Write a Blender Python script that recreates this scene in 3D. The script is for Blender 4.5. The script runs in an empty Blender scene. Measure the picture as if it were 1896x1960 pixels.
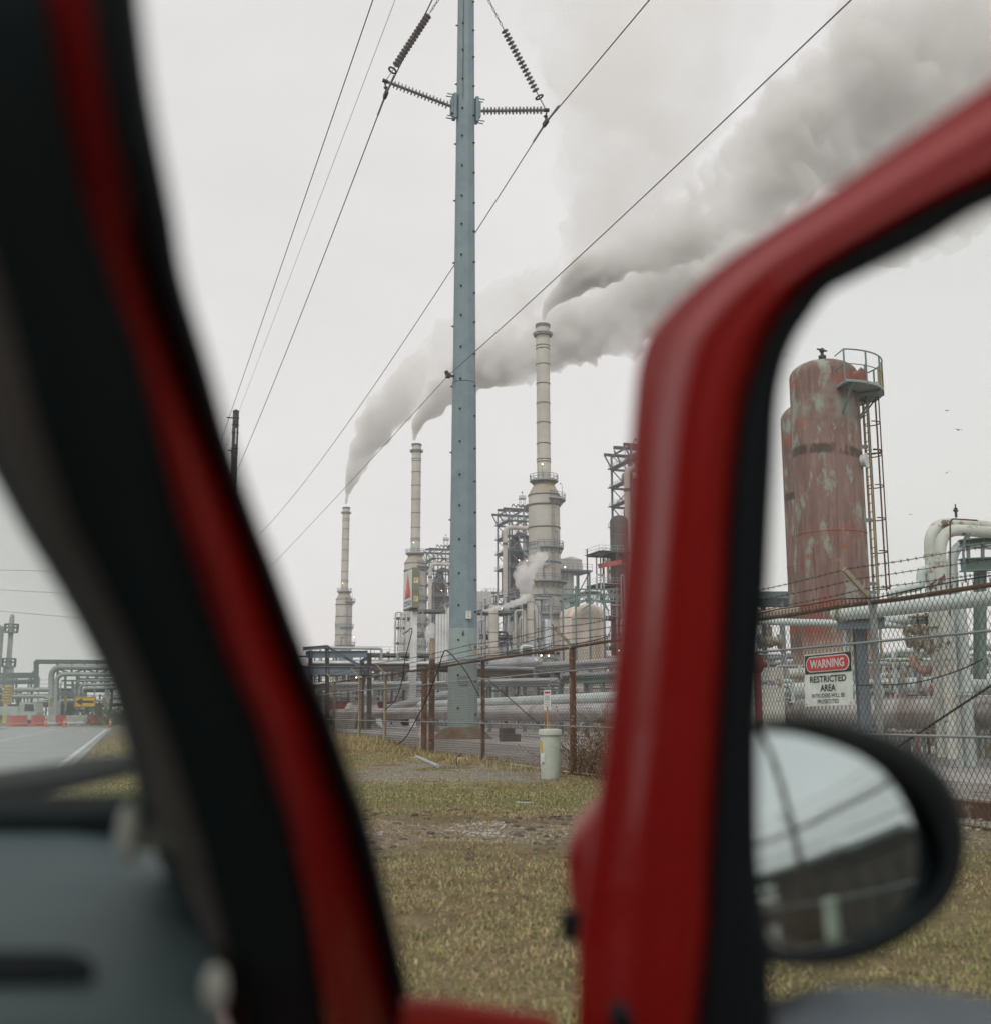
import bpy, math, random
import numpy as np
from mathutils import Vector, Matrix
sc = bpy.context.scene
COL = sc.collection
R = math.radians
rng = random.Random(7)

# ------------------------------------------------------------------ camera model
# street axes: X = to the right of the road, Y = along the road, Z up; the camera sits in the parked car
PITCH = math.atan(386/2200); PSI = math.atan(706/2233.6); EYE = 1.15
_cp, _sp = math.cos(PITCH), math.sin(PITCH); _cy, _sy = math.cos(PSI), math.sin(PSI)
def ray(x, y):
    dx = x-948; up = 980-y
    f = 2200*_cp-up*_sp; z = up*_cp+2200*_sp
    return Vector((dx*_cy+f*_sy, -dx*_sy+f*_cy, z)), f
def P(x, y, dep):
    d, f = ray(x, y); v = d*(dep/f); v.z += EYE; return v
def PX(x, y, a):
    d, f = ray(x, y); v = d*(a/d.x); v.z += EYE; return v
def G(x, y, z=0.0):
    d, f = ray(x, y); v = d*((z-EYE)/d.z); v.z = z; return v
def PP(x, y, p0, n):
    d, f = ray(x, y); o = Vector((0, 0, EYE)); t = (Vector(p0)-o).dot(n)/d.dot(n); return o+d*t
def zy(y, dep):
    d, f = ray(948, y); return EYE+d.z/f*dep
CR = Vector((_cy, -_sy, 0)); CF = Vector((_sy, _cy, 0))   # camera right / forward on the ground

# ------------------------------------------------------------------ mesh builder
class MB:
    def __init__(s): s.v = []; s.f = []
    def add(s, vs, fs):
        b = len(s.v); s.v.extend([tuple(v) for v in vs]); s.f.extend([tuple(b+i for i in f) for f in fs]); return s
    def box(s, c, d, rz=0.0):
        cx, cy, cz = c; x, y, z = d[0]/2, d[1]/2, d[2]/2
        ca, sa = math.cos(rz), math.sin(rz)
        vs = []
        for dz in (-z, z):
            for dx, dy in ((-x, -y), (x, -y), (x, y), (-x, y)):
                vs.append((cx+dx*ca-dy*sa, cy+dx*sa+dy*ca, cz+dz))
        return s.add(vs, [(0,3,2,1),(4,5,6,7),(0,1,5,4),(1,2,6,5),(2,3,7,6),(3,0,4,7)])
    def beam(s, p, q, w, h=None, up=(0,0,1)):
        p, q = Vector(p), Vector(q); h = h or w; d = (q-p)
        if d.length < 1e-6: return s
        d.normalize(); u = Vector(up)
        if abs(d.dot(u)) > .98: u = Vector((1,0,0))
        a = d.cross(u).normalized(); b = a.cross(d).normalized()
        vs = []
        for o in (p, q):
            for i, j in ((-1,-1),(1,-1),(1,1),(-1,1)): vs.append(o+a*(w/2*i)+b*(h/2*j))
        return s.add(vs, [(0,1,2,3),(7,6,5,4),(0,4,5,1),(1,5,6,2),(2,6,7,3),(3,7,4,0)])
    def hbeam(s, p, q, w, h, t=None, up=(0,0,1)):
        # I section: two flanges and a web
        p, q = Vector(p), Vector(q); t = t or w*.12; d = (q-p).normalized(); u = Vector(up)
        if abs(d.dot(u)) > .98: u = Vector((1,0,0))
        a = d.cross(u).normalized(); b = a.cross(d).normalized()
        o = b*(h/2-t/2)
        s.beam(p+o, q+o, w, t, up); s.beam(p-o, q-o, w, t, up)
        return s.beam(p, q, t, h-2*t-.002, up)
    def tube(s, pts, r, n=8, caps=True, closed=False):
        pts = [Vector(p) for p in pts]; m = len(pts)
        rs = r if isinstance(r, (list, tuple)) else [r]*m
        t0 = (pts[1]-pts[0]).normalized(); u = Vector((0,0,1))
        if abs(t0.dot(u)) > .95: u = Vector((1,0,0))
        a = t0.cross(u).normalized(); vs = []
        for i in range(m):
            if closed: t = (pts[(i+1) % m]-pts[i-1]).normalized()
            elif i == 0: t = t0
            elif i == m-1: t = (pts[-1]-pts[-2]).normalized()
            else:
                t = (pts[i+1]-pts[i]).normalized()+(pts[i]-pts[i-1]).normalized()
                t = t.normalized() if t.length > 1e-6 else t0
            a = (a-t*a.dot(t)); a = a.normalized() if a.length > 1e-6 else t.orthogonal().normalized()
            b = t.cross(a)
            for k in range(n):
                an = 2*math.pi*k/n; vs.append(pts[i]+(a*math.cos(an)+b*math.sin(an))*rs[i])
        fs = []
        for i in range(m if closed else m-1):
            j = (i+1) % m
            for k in range(n):
                k2 = (k+1) % n; fs.append((i*n+k, i*n+k2, j*n+k2, j*n+k))
        if caps and not closed:
            fs.append(tuple(range(n-1, -1, -1))); fs.append(tuple((m-1)*n+k for k in range(n)))
        return s.add(vs, fs)
    def cyl(s, p, q, r, r1=None, n=16): return s.tube([p, q], [r, r if r1 is None else r1], n)
    def lathe(s, c, prof, n=32, a0=0.0, a1=2*math.pi, axis='z'):
        c = Vector(c); full = abs(a1-a0-2*math.pi) < 1e-6; m = n if full else n+1; vs = []
        for r, z in prof:
            for k in range(m):
                an = a0+(a1-a0)*k/n
                if axis == 'z': vs.append(c+Vector((r*math.cos(an), r*math.sin(an), z)))
                elif axis == 'y': vs.append(c+Vector((r*math.cos(an), z, r*math.sin(an))))
                else: vs.append(c+Vector((z, r*math.cos(an), r*math.sin(an))))
        fs = []
        for i in range(len(prof)-1):
            for k in range(n):
                k2 = (k+1) % m if full else k+1
                fs.append((i*m+k, i*m+k2, (i+1)*m+k2, (i+1)*m+k))
        return s.add(vs, fs)
    def ring(s, c, r, t, n=32, a0=0.0, a1=2*math.pi, seg=6):
        full = abs(a1-a0-2*math.pi) < 1e-6
        pts = [Vector(c)+Vector((r*math.cos(a0+(a1-a0)*k/n), r*math.sin(a0+(a1-a0)*k/n), 0)) for k in range(n if full else n+1)]
        return s.tube(pts, t, seg, closed=full)
    def deck(s, c, r0, r1, z, t, a0, a1, n=24):
        # annular plate
        prof = [(r0, z), (r1, z), (r1, z+t), (r0, z+t), (r0, z)]
        s.lathe(c, prof, n, a0, a1)
        if abs(a1-a0-2*math.pi) > 1e-6:
            for an in (a0, a1):
                d = Vector((math.cos(an), math.sin(an), 0)); cc = Vector(c)
                s.add([cc+d*r0+Vector((0,0,z)), cc+d*r1+Vector((0,0,z)), cc+d*r1+Vector((0,0,z+t)), cc+d*r0+Vector((0,0,z+t))], [(0,1,2,3)])
        return s
    def sphere(s, c, r, n=10, sz=1.0):
        prof = [(max(r*math.sin(math.pi*i/n), 1e-5), -r*sz*math.cos(math.pi*i/n)) for i in range(n+1)]
        return s.lathe(c, prof, n*2)
    def prism(s, pts, off):
        # planar polygon (3-D points) extruded by a vector
        m = len(pts); off = Vector(off); a = [Vector(p) for p in pts]; b = [p+off for p in a]
        fs = [tuple(range(m-1, -1, -1)), tuple(range(m, 2*m))]
        for i in range(m):
            j = (i+1) % m; fs.append((i, j, m+j, m+i))
        return s.add(a+b, fs)
    def grid(s, rows):
        m = len(rows[0]); vs = [p for r in rows for p in r]; fs = []
        for i in range(len(rows)-1):
            for k in range(m-1): fs.append((i*m+k, i*m+k+1, (i+1)*m+k+1, (i+1)*m+k))
        return s.add(vs, fs)
    def build(s, name, mat, parent=None, smooth=True, angle=38, fix=True):
        me = bpy.data.meshes.new(name)
        o0 = parent_origin(parent)
        me.from_pydata([(x-o0[0], y-o0[1], z-o0[2]) for x, y, z in s.v], [], s.f)
        if fix:
            import bmesh
            bm = bmesh.new(); bm.from_mesh(me)
            bmesh.ops.recalc_face_normals(bm, faces=bm.faces[:]); bm.to_mesh(me); bm.free()
        if smooth:
            me.polygons.foreach_set('use_smooth', [True]*len(me.polygons))
            me.set_sharp_from_angle(angle=R(angle))
        me.materials.append(mat); me.update()
        ob = bpy.data.objects.new(name, me); COL.objects.link(ob)
        if parent is not None: ob.parent = parent
        return ob

def parent_origin(p):
    v = Vector((0,0,0))
    while p is not None: v = v+p.location; p = p.parent
    return v
def tag(o, label=None, cat=None, group=None, kind=None):
    if label: o['label'] = label
    if cat: o['category'] = cat
    if group: o['group'] = group
    if kind: o['kind'] = kind
    return o
def thing(name, label, cat, loc=(0,0,0), group=None):
    o = bpy.data.objects.new(name, None); COL.objects.link(o); o.location = loc; o.empty_display_size = .2
    return tag(o, label, cat, group)
def solo(ob, label, cat, group=None):      # a thing that is one mesh: move its origin to its base
    me = ob.data; n = len(me.vertices); a = np.empty(n*3); me.vertices.foreach_get('co', a); a = a.reshape(-1, 3)
    c = np.array([(a[:,0].min()+a[:,0].max())/2, (a[:,1].min()+a[:,1].max())/2, a[:,2].min()])
    me.vertices.foreach_set('co', (a-c).ravel()); ob.location = c; me.update()
    return tag(ob, label, cat, group)
def copy_tree(o, loc=None, label=None, parent=None):
    c = o.copy(); COL.objects.link(c)
    if parent is not None: c.parent = parent
    if loc is not None: c.location = loc
    if label: c['label'] = label
    for ch in list(o.children): copy_tree(ch, parent=c)
    return c
def kind(o, k='structure'): o['kind'] = k; return o
def text_mesh(body, name, mat, parent, org, xdir, updir, height, width=None, extr=.002, bold=0.0, align='CENTER'):
    cu = bpy.data.curves.new('tmp_text', 'FONT'); cu.body = body; cu.align_x = align; cu.size = 1.0; cu.extrude = 0.0; cu.offset = bold
    cu.resolution_u = 4
    t = bpy.data.objects.new('tmp_text', cu); COL.objects.link(t)
    dg = bpy.context.evaluated_depsgraph_get(); dg.update()
    me = bpy.data.meshes.new_from_object(t.evaluated_get(dg)); bpy.data.objects.remove(t)
    n = len(me.vertices); a = np.empty(n*3); me.vertices.foreach_get('co', a); a = a.reshape(-1, 3)
    h = a[:,1].max()-a[:,1].min(); w = a[:,0].max()-a[:,0].min()
    sy = height/h; sx = sy if width is None else width/w
    a[:,1] -= a[:,1].min(); cx = (a[:,0].min()+a[:,0].max())/2
    if align == 'CENTER': a[:,0] -= cx
    X = np.array(Vector(xdir).normalized()); U = np.array(Vector(updir).normalized()); N = np.cross(X, U)
    out = np.array(org)[None]+a[:,0:1]*sx*X+a[:,1:2]*sy*U+extr*N
    out = out-np.array(parent_origin(parent))
    me.vertices.foreach_set('co', out.ravel()); me.materials.clear(); me.materials.append(mat); me.update()
    ob = bpy.data.objects.new(name, me); COL.objects.link(ob)
    if parent is not None: ob.parent = parent
    return ob
def arc(c, r, a0, a1, n, u, v):
    c, u, v = Vector(c), Vector(u), Vector(v)
    return [c+u*(r*math.cos(a0+(a1-a0)*i/n))+v*(r*math.sin(a0+(a1-a0)*i/n)) for i in range(n+1)]
def bend(pts, r, n=6):
    # round the corners of a polyline
    pts = [Vector(p) for p in pts]; out = [pts[0]]
    for i in range(1, len(pts)-1):
        a = (pts[i-1]-pts[i]); b = (pts[i+1]-pts[i]); rr = min(r, a.length*.49, b.length*.49)
        p0 = pts[i]+a.normalized()*rr; p2 = pts[i]+b.normalized()*rr
        for k in range(n+1):
            t = k/n; out.append(p0*(1-t)**2+pts[i]*2*t*(1-t)+p2*t*t)
    out.append(pts[-1]); return out
def catrom(cols, n):
    # rows of values per station -> n interpolated rows
    A = np.array(cols, float); m = len(A); out = []
    for i in np.linspace(0, m-1, n):
        k = min(int(i), m-2); t = i-k
        p0, p1, p2, p3 = A[max(k-1,0)], A[k], A[k+1], A[min(k+2, m-1)]
        out.append(.5*((2*p1)+(-p0+p2)*t+(2*p0-5*p1+4*p2-p3)*t*t+(-p0+3*p1-3*p2+p3)*t**3))
    return out

# ------------------------------------------------------------------ materials
def _nt(name):
    m = bpy.data.materials.new(name); m.use_nodes = True; nt = m.node_tree
    return m, nt, nt.nodes, nt.links, nt.nodes['Principled BSDF']
def _noise(N, L, vec, scale, detail=5, rough=.6):
    n = N.new('ShaderNodeTexNoise'); n.inputs['Scale'].default_value = scale; n.inputs['Detail'].default_value = detail
    n.inputs['Roughness'].default_value = rough; L.new(vec, n.inputs['Vector']); return n.outputs['Fac']
def _ramp(N, L, fac, a, b):
    r = N.new('ShaderNodeMapRange'); r.inputs['From Min'].default_value = a; r.inputs['From Max'].default_value = b
    r.clamp = True; L.new(fac, r.inputs['Value']); return r.outputs['Result']
def _mix(N, L, fac, a, b):
    m = N.new('ShaderNodeMix'); m.data_type = 'RGBA'
    for sock, v in ((m.inputs[0], fac), (m.inputs[6], a), (m.inputs[7], b)):
        if isinstance(v, (int, float)): sock.default_value = v
        elif isinstance(v, tuple): sock.default_value = (*v, 1)
        else: L.new(v, sock)
    return m.outputs[2]
def _math(N, L, op, a, b=None):
    m = N.new('ShaderNodeMath'); m.operation = op
    for sock, v in zip(m.inputs, (a, b)):
        if v is None: continue
        if isinstance(v, (int, float)): sock.default_value = v
        else: L.new(v, sock)
    return m.outputs[0]
def _coord(N, L, scale=(1,1,1), world=False):
    if world: c = N.new('ShaderNodeNewGeometry').outputs['Position']
    else: c = N.new('ShaderNodeTexCoord').outputs['Object']
    mp = N.new('ShaderNodeMapping'); mp.inputs['Scale'].default_value = scale; L.new(c, mp.inputs['Vector']); return mp.outputs['Vector'], c
def mat(name, base, rough=.6, metal=0.0, alt=None, alt2=None, scale=3.0, lo=.45, hi=.62, lo2=.55, hi2=.6, streak=0.0,
        bump=0.0, bscale=None, coat=0.0, spec=.5, var=.18, world=False):
    m, nt, N, L, bs = _nt(name)
    bs.inputs['Roughness'].default_value = rough; bs.inputs['Metallic'].default_value = metal
    bs.inputs['Coat Weight'].default_value = coat; bs.inputs['Coat Roughness'].default_value = .08
    bs.inputs['Specular IOR Level'].default_value = spec
    v, raw = _coord(N, L, (1,1,1), world)
    n1 = _noise(N, L, v, scale*.35, 6, .65)
    dark = tuple(c*(1-var*1.6) for c in base); light = tuple(min(1, c*(1+var)) for c in base)
    col = _mix(N, L, _ramp(N, L, n1, .3, .7), dark, light)
    if streak:
        vs, _ = _coord(N, L, (scale*2.2, scale*2.2, scale*.12), world)
        ns = _noise(N, L, vs, 1.0, 4, .6)
        f = _math(N, L, 'MULTIPLY', _ramp(N, L, ns, .5, .78), streak)
        col = _mix(N, L, f, col, tuple(c*.35 for c in base) if alt is None else alt)
    if alt is not None:
        n2 = _noise(N, L, v, scale, 8, .68)
        col = _mix(N, L, _ramp(N, L, n2, lo, hi), col, alt)
    if alt2 is not None:
        vv = N.new('ShaderNodeVectorMath'); vv.operation = 'ADD'; vv.inputs[1].default_value = (13.7, 5.1, 2.2); L.new(v, vv.inputs[0])
        n3 = _noise(N, L, vv.outputs[0], scale*1.4, 8, .7)
        col = _mix(N, L, _ramp(N, L, n3, lo2, hi2), col, alt2)
    L.new(col, bs.inputs['Base Color'])
    nr = _noise(N, L, v, scale*2.3, 4)
    rr = N.new('ShaderNodeMapRange'); rr.inputs['To Min'].default_value = max(.02, rough-.1); rr.inputs['To Max'].default_value = min(1, rough+.12)
    L.new(nr, rr.inputs['Value']); L.new(rr.outputs['Result'], bs.inputs['Roughness'])
    if bump:
        nb = _noise(N, L, v, bscale or scale*6, 6, .7)
        b = N.new('ShaderNodeBump'); b.inputs['Strength'].default_value = bump; b.inputs['Distance'].default_value = .02
        L.new(nb, b.inputs['Height']); L.new(b.outputs['Normal'], bs.inputs['Normal'])
    return m
def emit(name, col, s):
    m, nt, N, L, bs = _nt(name)
    bs.inputs['Base Color'].default_value = (*col, 1); bs.inputs['Emission Color'].default_value = (*col, 1); bs.inputs['Emission Strength'].default_value = s
    return m

M = {}
M['concrete_tower'] = mat('weathered_stack_concrete', (.52,.50,.44), .85, alt=(.41,.39,.33), scale=.12, lo=.5, hi=.75, streak=.55, bump=.15, bscale=.6)
M['steel_ring'] = mat('dark_steel_ring', (.16,.17,.17), .6, .2)
M['blue_steel'] = mat('blue_grey_steel', (.15,.19,.22), .6, alt=(.20,.15,.11), scale=.5, lo=.55, hi=.75)
M['pale_steel'] = mat('pale_galvanised_steel', (.30,.33,.34), .5, .25, alt=(.22,.19,.15), scale=.8, lo=.6, hi=.8)
M['green_steel'] = mat('green_painted_steel', (.17,.235,.215), .6, alt=(.22,.14,.09), scale=1.0, lo=.6, hi=.75)
M['maroon_drum'] = mat('maroon_drum_steel', (.085,.05,.05), .7, alt=(.05,.05,.06), scale=.2, lo=.5, hi=.7, streak=.4)
M['beige_pipe'] = mat('beige_insulated_pipe', (.47,.44,.38), .7, alt=(.30,.2,.12), scale=.4, lo=.6, hi=.8)
M['beige_wall'] = mat('beige_cladding', (.47,.46,.42), .7, alt=(.3,.24,.16), scale=.3, lo=.62, hi=.8)
M['dome'] = mat('cream_vessel_paint', (.55,.49,.42), .6, alt=(.32,.14,.07), scale=.9, lo=.6, hi=.78, streak=.6)
M['silver'] = mat('dull_aluminium_jacket', (.50,.52,.53), .38, .6, alt=(.36,.34,.32), scale=.7, lo=.55, hi=.75)
M['white_pipe'] = mat('pale_green_white_pipe', (.56,.62,.60), .45, alt=(.46,.48,.44), scale=1.6, lo=.5, hi=.75, streak=.2, bump=.05)
M['rusty_white'] = mat('rust_stained_white_pipe', (.55,.57,.51), .55, alt=(.28,.15,.085), alt2=(.13,.07,.055), scale=1.9, lo=.56, hi=.64, lo2=.60, hi2=.63, streak=.4, bump=.1)
M['brown_pipe'] = mat('brown_black_coated_pipe', (.46,.44,.43), .30, .6, alt=(.27,.215,.18), scale=.8, lo=.5, hi=.68, bump=.05)
M['grey_pipe'] = mat('grey_pipe_paint', (.36,.38,.38), .45, .1, alt=(.28,.27,.25), scale=.9, lo=.55, hi=.75)
M['concrete'] = mat('stained_concrete', (.34,.32,.28), .9, alt=(.19,.17,.14), scale=1.6, lo=.5, hi=.7, streak=.5, bump=.4, bscale=18)
M['rust_post'] = mat('rusted_fence_post', (.15,.082,.048), .9, alt=(.30,.28,.25), alt2=(.075,.04,.025), scale=7, lo=.56, hi=.64, lo2=.58, hi2=.66, bump=.35, bscale=60)
M['galv_post'] = mat('galvanised_post', (.38,.40,.40), .55, .35, alt=(.27,.2,.13), scale=6, lo=.6, hi=.75, bump=.1)
M['tan_post'] = mat('tan_stained_post', (.36,.31,.21), .8, alt=(.24,.13,.06), scale=6, lo=.5, hi=.7, bump=.2)
M['rust_rail'] = mat('rusted_top_rail', (.13,.075,.045), .9, alt=(.33,.30,.24), scale=6, lo=.58, hi=.68, bump=.3)
M['grey_rail'] = mat('grey_cable_rail', (.27,.29,.30), .6, .3)
M['chain'] = mat('rusty_chain_link_wire', (.095,.075,.062), .75, .2, alt=(.17,.15,.13), scale=3, lo=.55, hi=.7)
M['barb'] = mat('rusted_barbed_wire', (.085,.06,.055), .8, .2)
M['pole'] = mat('blue_green_painted_pole', (.225,.29,.312), .55, alt=(.185,.245,.27), scale=1.3, lo=.45, hi=.65, streak=.3, var=.08)
M['pole_base'] = mat('paler_green_pole_coating', (.31,.385,.37), .6, alt=(.27,.33,.32), scale=.9, lo=.5, hi=.7, var=.08)
M['bolt'] = mat('dark_bolt_steel', (.07,.075,.08), .6, .4)
M['insulator'] = mat('grey_glazed_insulator', (.20,.205,.195), .3, coat=.3)
M['wire'] = mat('reddish_brown_cable', (.21,.095,.10), .7)
M['wire_grey'] = mat('grey_cable', (.17,.16,.17), .6)
M['black_cable'] = mat('black_cable', (.018,.018,.02), .6)
M['wood_dark'] = mat('weathered_pole_timber', (.12,.12,.105), .9, alt=(.07,.065,.06), scale=4, streak=.4)
M['red_paint'] = mat('faded_red_panel', (.42,.08,.07), .6, alt=(.3,.07,.06), scale=1.2)
M['white_paint'] = mat('white_painted_metal', (.66,.67,.65), .55, alt=(.5,.5,.47), scale=1.2, lo=.6, hi=.8)
M['yellow'] = mat('yellow_sign_sheet', (.72,.43,.03), .5)
M['black'] = mat('black_lettering', (.012,.013,.015), .6)
M['sign_white'] = mat('white_sign_enamel', (.62,.66,.62), .5, alt=(.5,.5,.42), scale=9, lo=.66, hi=.8)
M['sign_red'] = mat('red_sign_enamel', (.52,.035,.035), .5)
M['olive'] = mat('olive_grey_sign_casing', (.21,.215,.165), .7, streak=.3, scale=1.5)
M['hydrant'] = mat('dark_red_hydrant_paint', (.24,.03,.035), .6, alt=(.16,.05,.05), scale=6)
M['logo_red'] = mat('red_logo_sheet', (.62,.07,.05), .5)
M['logo_orange'] = mat('orange_red_logo_sheet', (.68,.16,.08), .5)
M['logo_blue'] = mat('navy_lettering', (.03,.05,.16), .5)
M['cream'] = mat('cream_panel', (.65,.55,.31), .6)
M['lamp'] = emit('lit_lamp', (1.0,.72,.42), 6.0)
M['pedestal'] = mat('pale_green_plastic', (.50,.555,.47), .5, alt=(.44,.48,.41), scale=4, streak=.25)
M['orange_stake'] = mat('orange_wooden_stake', (.55,.23,.04), .7)
M['twig'] = mat('dry_brown_twig', (.15,.085,.045), .9)
M['leaf_dry'] = mat('dry_brown_leaf', (.13,.085,.045), .8, alt=(.22,.15,.07), scale=9)
M['barrier_red'] = mat('red_plastic_barrier', (.62,.09,.06), .5, alt=(.5,.12,.09), scale=1.5)
M['barrier_white'] = mat('white_plastic_barrier', (.62,.63,.62), .5, alt=(.45,.45,.44), scale=1.5)
M['cone'] = mat('orange_cone_plastic', (.65,.12,.03), .5)
M['crane_yellow'] = mat('faded_yellow_paint', (.62,.43,.10), .6)
M['truck_grey'] = mat('pale_grey_green_body', (.42,.46,.42), .6)
M['dark_steel'] = mat('dark_brown_steel', (.085,.075,.07), .7, alt=(.14,.08,.05), scale=1.0, lo=.55, hi=.7)
M['green_teal'] = mat('teal_green_rack_steel', (.12,.17,.17), .6)
M['rust_valve'] = mat('rusty_valve_iron', (.25,.2,.14), .8, alt=(.42,.42,.37), scale=8, bump=.2)
M['pink_pipe'] = mat('faded_pink_red_pipe', (.50,.33,.30), .6, alt=(.46,.13,.10), scale=2, lo=.5, hi=.66)
M['bird'] = mat('dark_feathers', (.05,.05,.05), .8)
M['stone_white'] = mat('pale_stone', (.47,.44,.39), .9, alt=(.25,.23,.2), scale=14)
M['gravel'] = mat('grey_gravel_stone', (.33,.31,.28), .9, alt=(.17,.15,.13), scale=11)
M['rubbish'] = mat('crumpled_white_plastic', (.6,.6,.58), .6)
M['bark'] = mat('dark_bark', (.06,.05,.04), .9)
M['leaf'] = mat('dark_hedge_leaf', (.05,.07,.03), .7, alt=(.09,.10,.04), scale=5)
# ------------------------------------------------------------------ ground materials
def dotq(N, L, vec, d):
    v = N.new('ShaderNodeVectorMath'); v.operation = 'DOT_PRODUCT'; v.inputs[1].default_value = d; L.new(vec, v.inputs[0]); return v.outputs['Value']
def band(N, L, val, a, b, s):
    return _math(N, L, 'MULTIPLY', _ramp(N, L, val, a-s, a+s), _ramp(N, L, val, b+s, b-s))
def verge_material():
    m, nt, N, L, bs = _nt('dry_grass_and_dirt'); bs.inputs['Roughness'].default_value = .95; bs.inputs['Specular IOR Level'].default_value = .15
    v, pos = _coord(N, L, (1,1,1), True)
    nbig = _noise(N, L, v, .55, 6, .65); nmid = _noise(N, L, v, 3.2, 7, .7); nfine = _noise(N, L, v, 26, 6, .7)
    col = _mix(N, L, _ramp(N, L, nmid, .35, .65), (.15,.11,.062), (.26,.205,.115))
    col = _mix(N, L, _math(N, L, 'MULTIPLY', _ramp(N, L, nbig, .48, .62), .6), col, (.12,.125,.05))
    q0 = dotq(N, L, pos, (_sy, _cy, 0)); q = _math(N, L, 'ADD', q0, _math(N, L, 'MULTIPLY', _math(N, L, 'SUBTRACT', nbig, .5), 6.0))
    e = dotq(N, L, pos, (_cy, -_sy, 0))
    col = _mix(N, L, _math(N, L, 'MULTIPLY', band(N, L, q, 14.2, 17.4, .8), .55), col, (.13,.15,.05))
    # mud and stones, ruts
    f = _math(N, L, 'MULTIPLY', band(N, L, q, 9.6, 13.0, .7), _math(N, L, 'MULTIPLY', _ramp(N, L, nmid, .42, .62), .75))
    col = _mix(N, L, f, col, (.165,.135,.10))
    f = _math(N, L, 'MULTIPLY', band(N, L, q, 10.0, 12.0, .3), _ramp(N, L, nfine, .5, .62))
    col = _mix(N, L, f, col, (.38,.34,.29))
    # flat grey concrete remains by the fence
    qq = _math(N, L, 'ADD', q0, _math(N, L, 'MULTIPLY', _math(N, L, 'SUBTRACT', nbig, .5), 17.0))
    f = _math(N, L, 'MULTIPLY', band(N, L, qq, 19.6, 25.4, .5), band(N, L, e, -2.6, .95, .5))
    col = _mix(N, L, _math(N, L, 'MULTIPLY', f, _ramp(N, L, nbig, .3, .42)), col, (.25,.235,.205))
    # shoulder gravel at the road edge
    sx = N.new('ShaderNodeSeparateXYZ'); L.new(pos, sx.inputs[0])
    f = _ramp(N, L, _math(N, L, 'ADD', sx.outputs['X'], _math(N, L, 'MULTIPLY', nmid, 1.2)), .4, -.5)
    col = _mix(N, L, f, col, (.20,.18,.155))
    col = _mix(N, L, _math(N, L, 'MULTIPLY', _ramp(N, L, nfine, .55, .3), .55), col, (.05,.036,.02))
    L.new(col, bs.inputs['Base Color'])
    b = N.new('ShaderNodeBump'); b.inputs['Strength'].default_value = .8; b.inputs['Distance'].default_value = .04
    L.new(nfine, b.inputs['Height']); L.new(b.outputs['Normal'], bs.inputs['Normal']); return m
M['verge'] = verge_material()
M['asphalt'] = mat('wet_pale_asphalt', (.20,.205,.205), .38, alt=(.14,.145,.145), scale=.5, lo=.45, hi=.7, bump=.12, bscale=60, world=True, var=.06)
M['marking'] = mat('worn_road_paint', (.6,.6,.57), .7, alt=(.26,.26,.25), scale=2.5, lo=.56, hi=.7, world=True)
M['yard'] = mat('pale_yard_concrete', (.34,.325,.315), .8, alt=(.25,.235,.225), scale=.35, lo=.45, hi=.75, bump=.15, bscale=20, world=True)
M['yardgravel'] = mat('brown_grey_gravel_ground', (.20,.185,.165), .95, alt=(.30,.275,.25), alt2=(.12,.10,.085), scale=1.3, lo=.5, hi=.62, bump=.8, bscale=16, world=True)
M['plain'] = mat('far_ground', (.17,.155,.12), .95, alt=(.11,.12,.07), scale=.05, world=True)

def sheet(name, x0, x1, y0, y1, z, m, nx=1, ny=1):
    b = MB(); b.grid([[(x0+(x1-x0)*i/nx, y0+(y1-y0)*j/ny, z) for i in range(nx+1)] for j in range(ny+1)])
    return kind(b.build(name, m, None, smooth=False))
sheet('ground', -500, 640, -240, 900, 0.0, M['plain'])
# road with a bend to the left at its far end
b = MB(); b.grid([[(x, y, .012) for x in (-8.6, -1.05)] for y in (-80, 0, 40, 80, 98)])
b.add([(-60, 98, .012), (-1.05, 98, .012), (-3.0, 106, .012), (-6.5, 112, .012), (-60, 112, .012)], [(0,1,2,3,4)])
kind(b.build('road', M['asphalt'], None, smooth=False, fix=False))
b = MB()
for x0, x1, y0, y1 in ((-1.42, -1.27, -60, 88), (-5.02, -4.88, -60, 93), (-5.3, -5.16, -60, 40)):
    b.add([(x0, y0, .017), (x1, y0, .017), (x1, y1, .017), (x0, y1, .017)], [(0,1,2,3)])
# edge line turning off to the left
pts = arc((-6.4, 88, .017), 5.05, 0, R(78), 10, (1,0,0), (0,1,0)); pin = arc((-6.4, 88, .017), 4.9, 0, R(78), 10, (1,0,0), (0,1,0))
b.grid([[p, q] for p, q in zip(pts, pin)])
b.add([(-24, 94.8, .017), (-12.5, 96.4, .017), (-12.5, 96.6, .017), (-24, 95.0, .017)], [(0,1,2,3)])
kind(b.build('road_marking', M['marking'], None, smooth=False, fix=False))
sheet('yard', 13.6, 420, -60, 800, .008, M['yard'])
sheet('gravel_strip', 7.95, 13.6, -60, 120, .012, M['yardgravel'])

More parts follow.
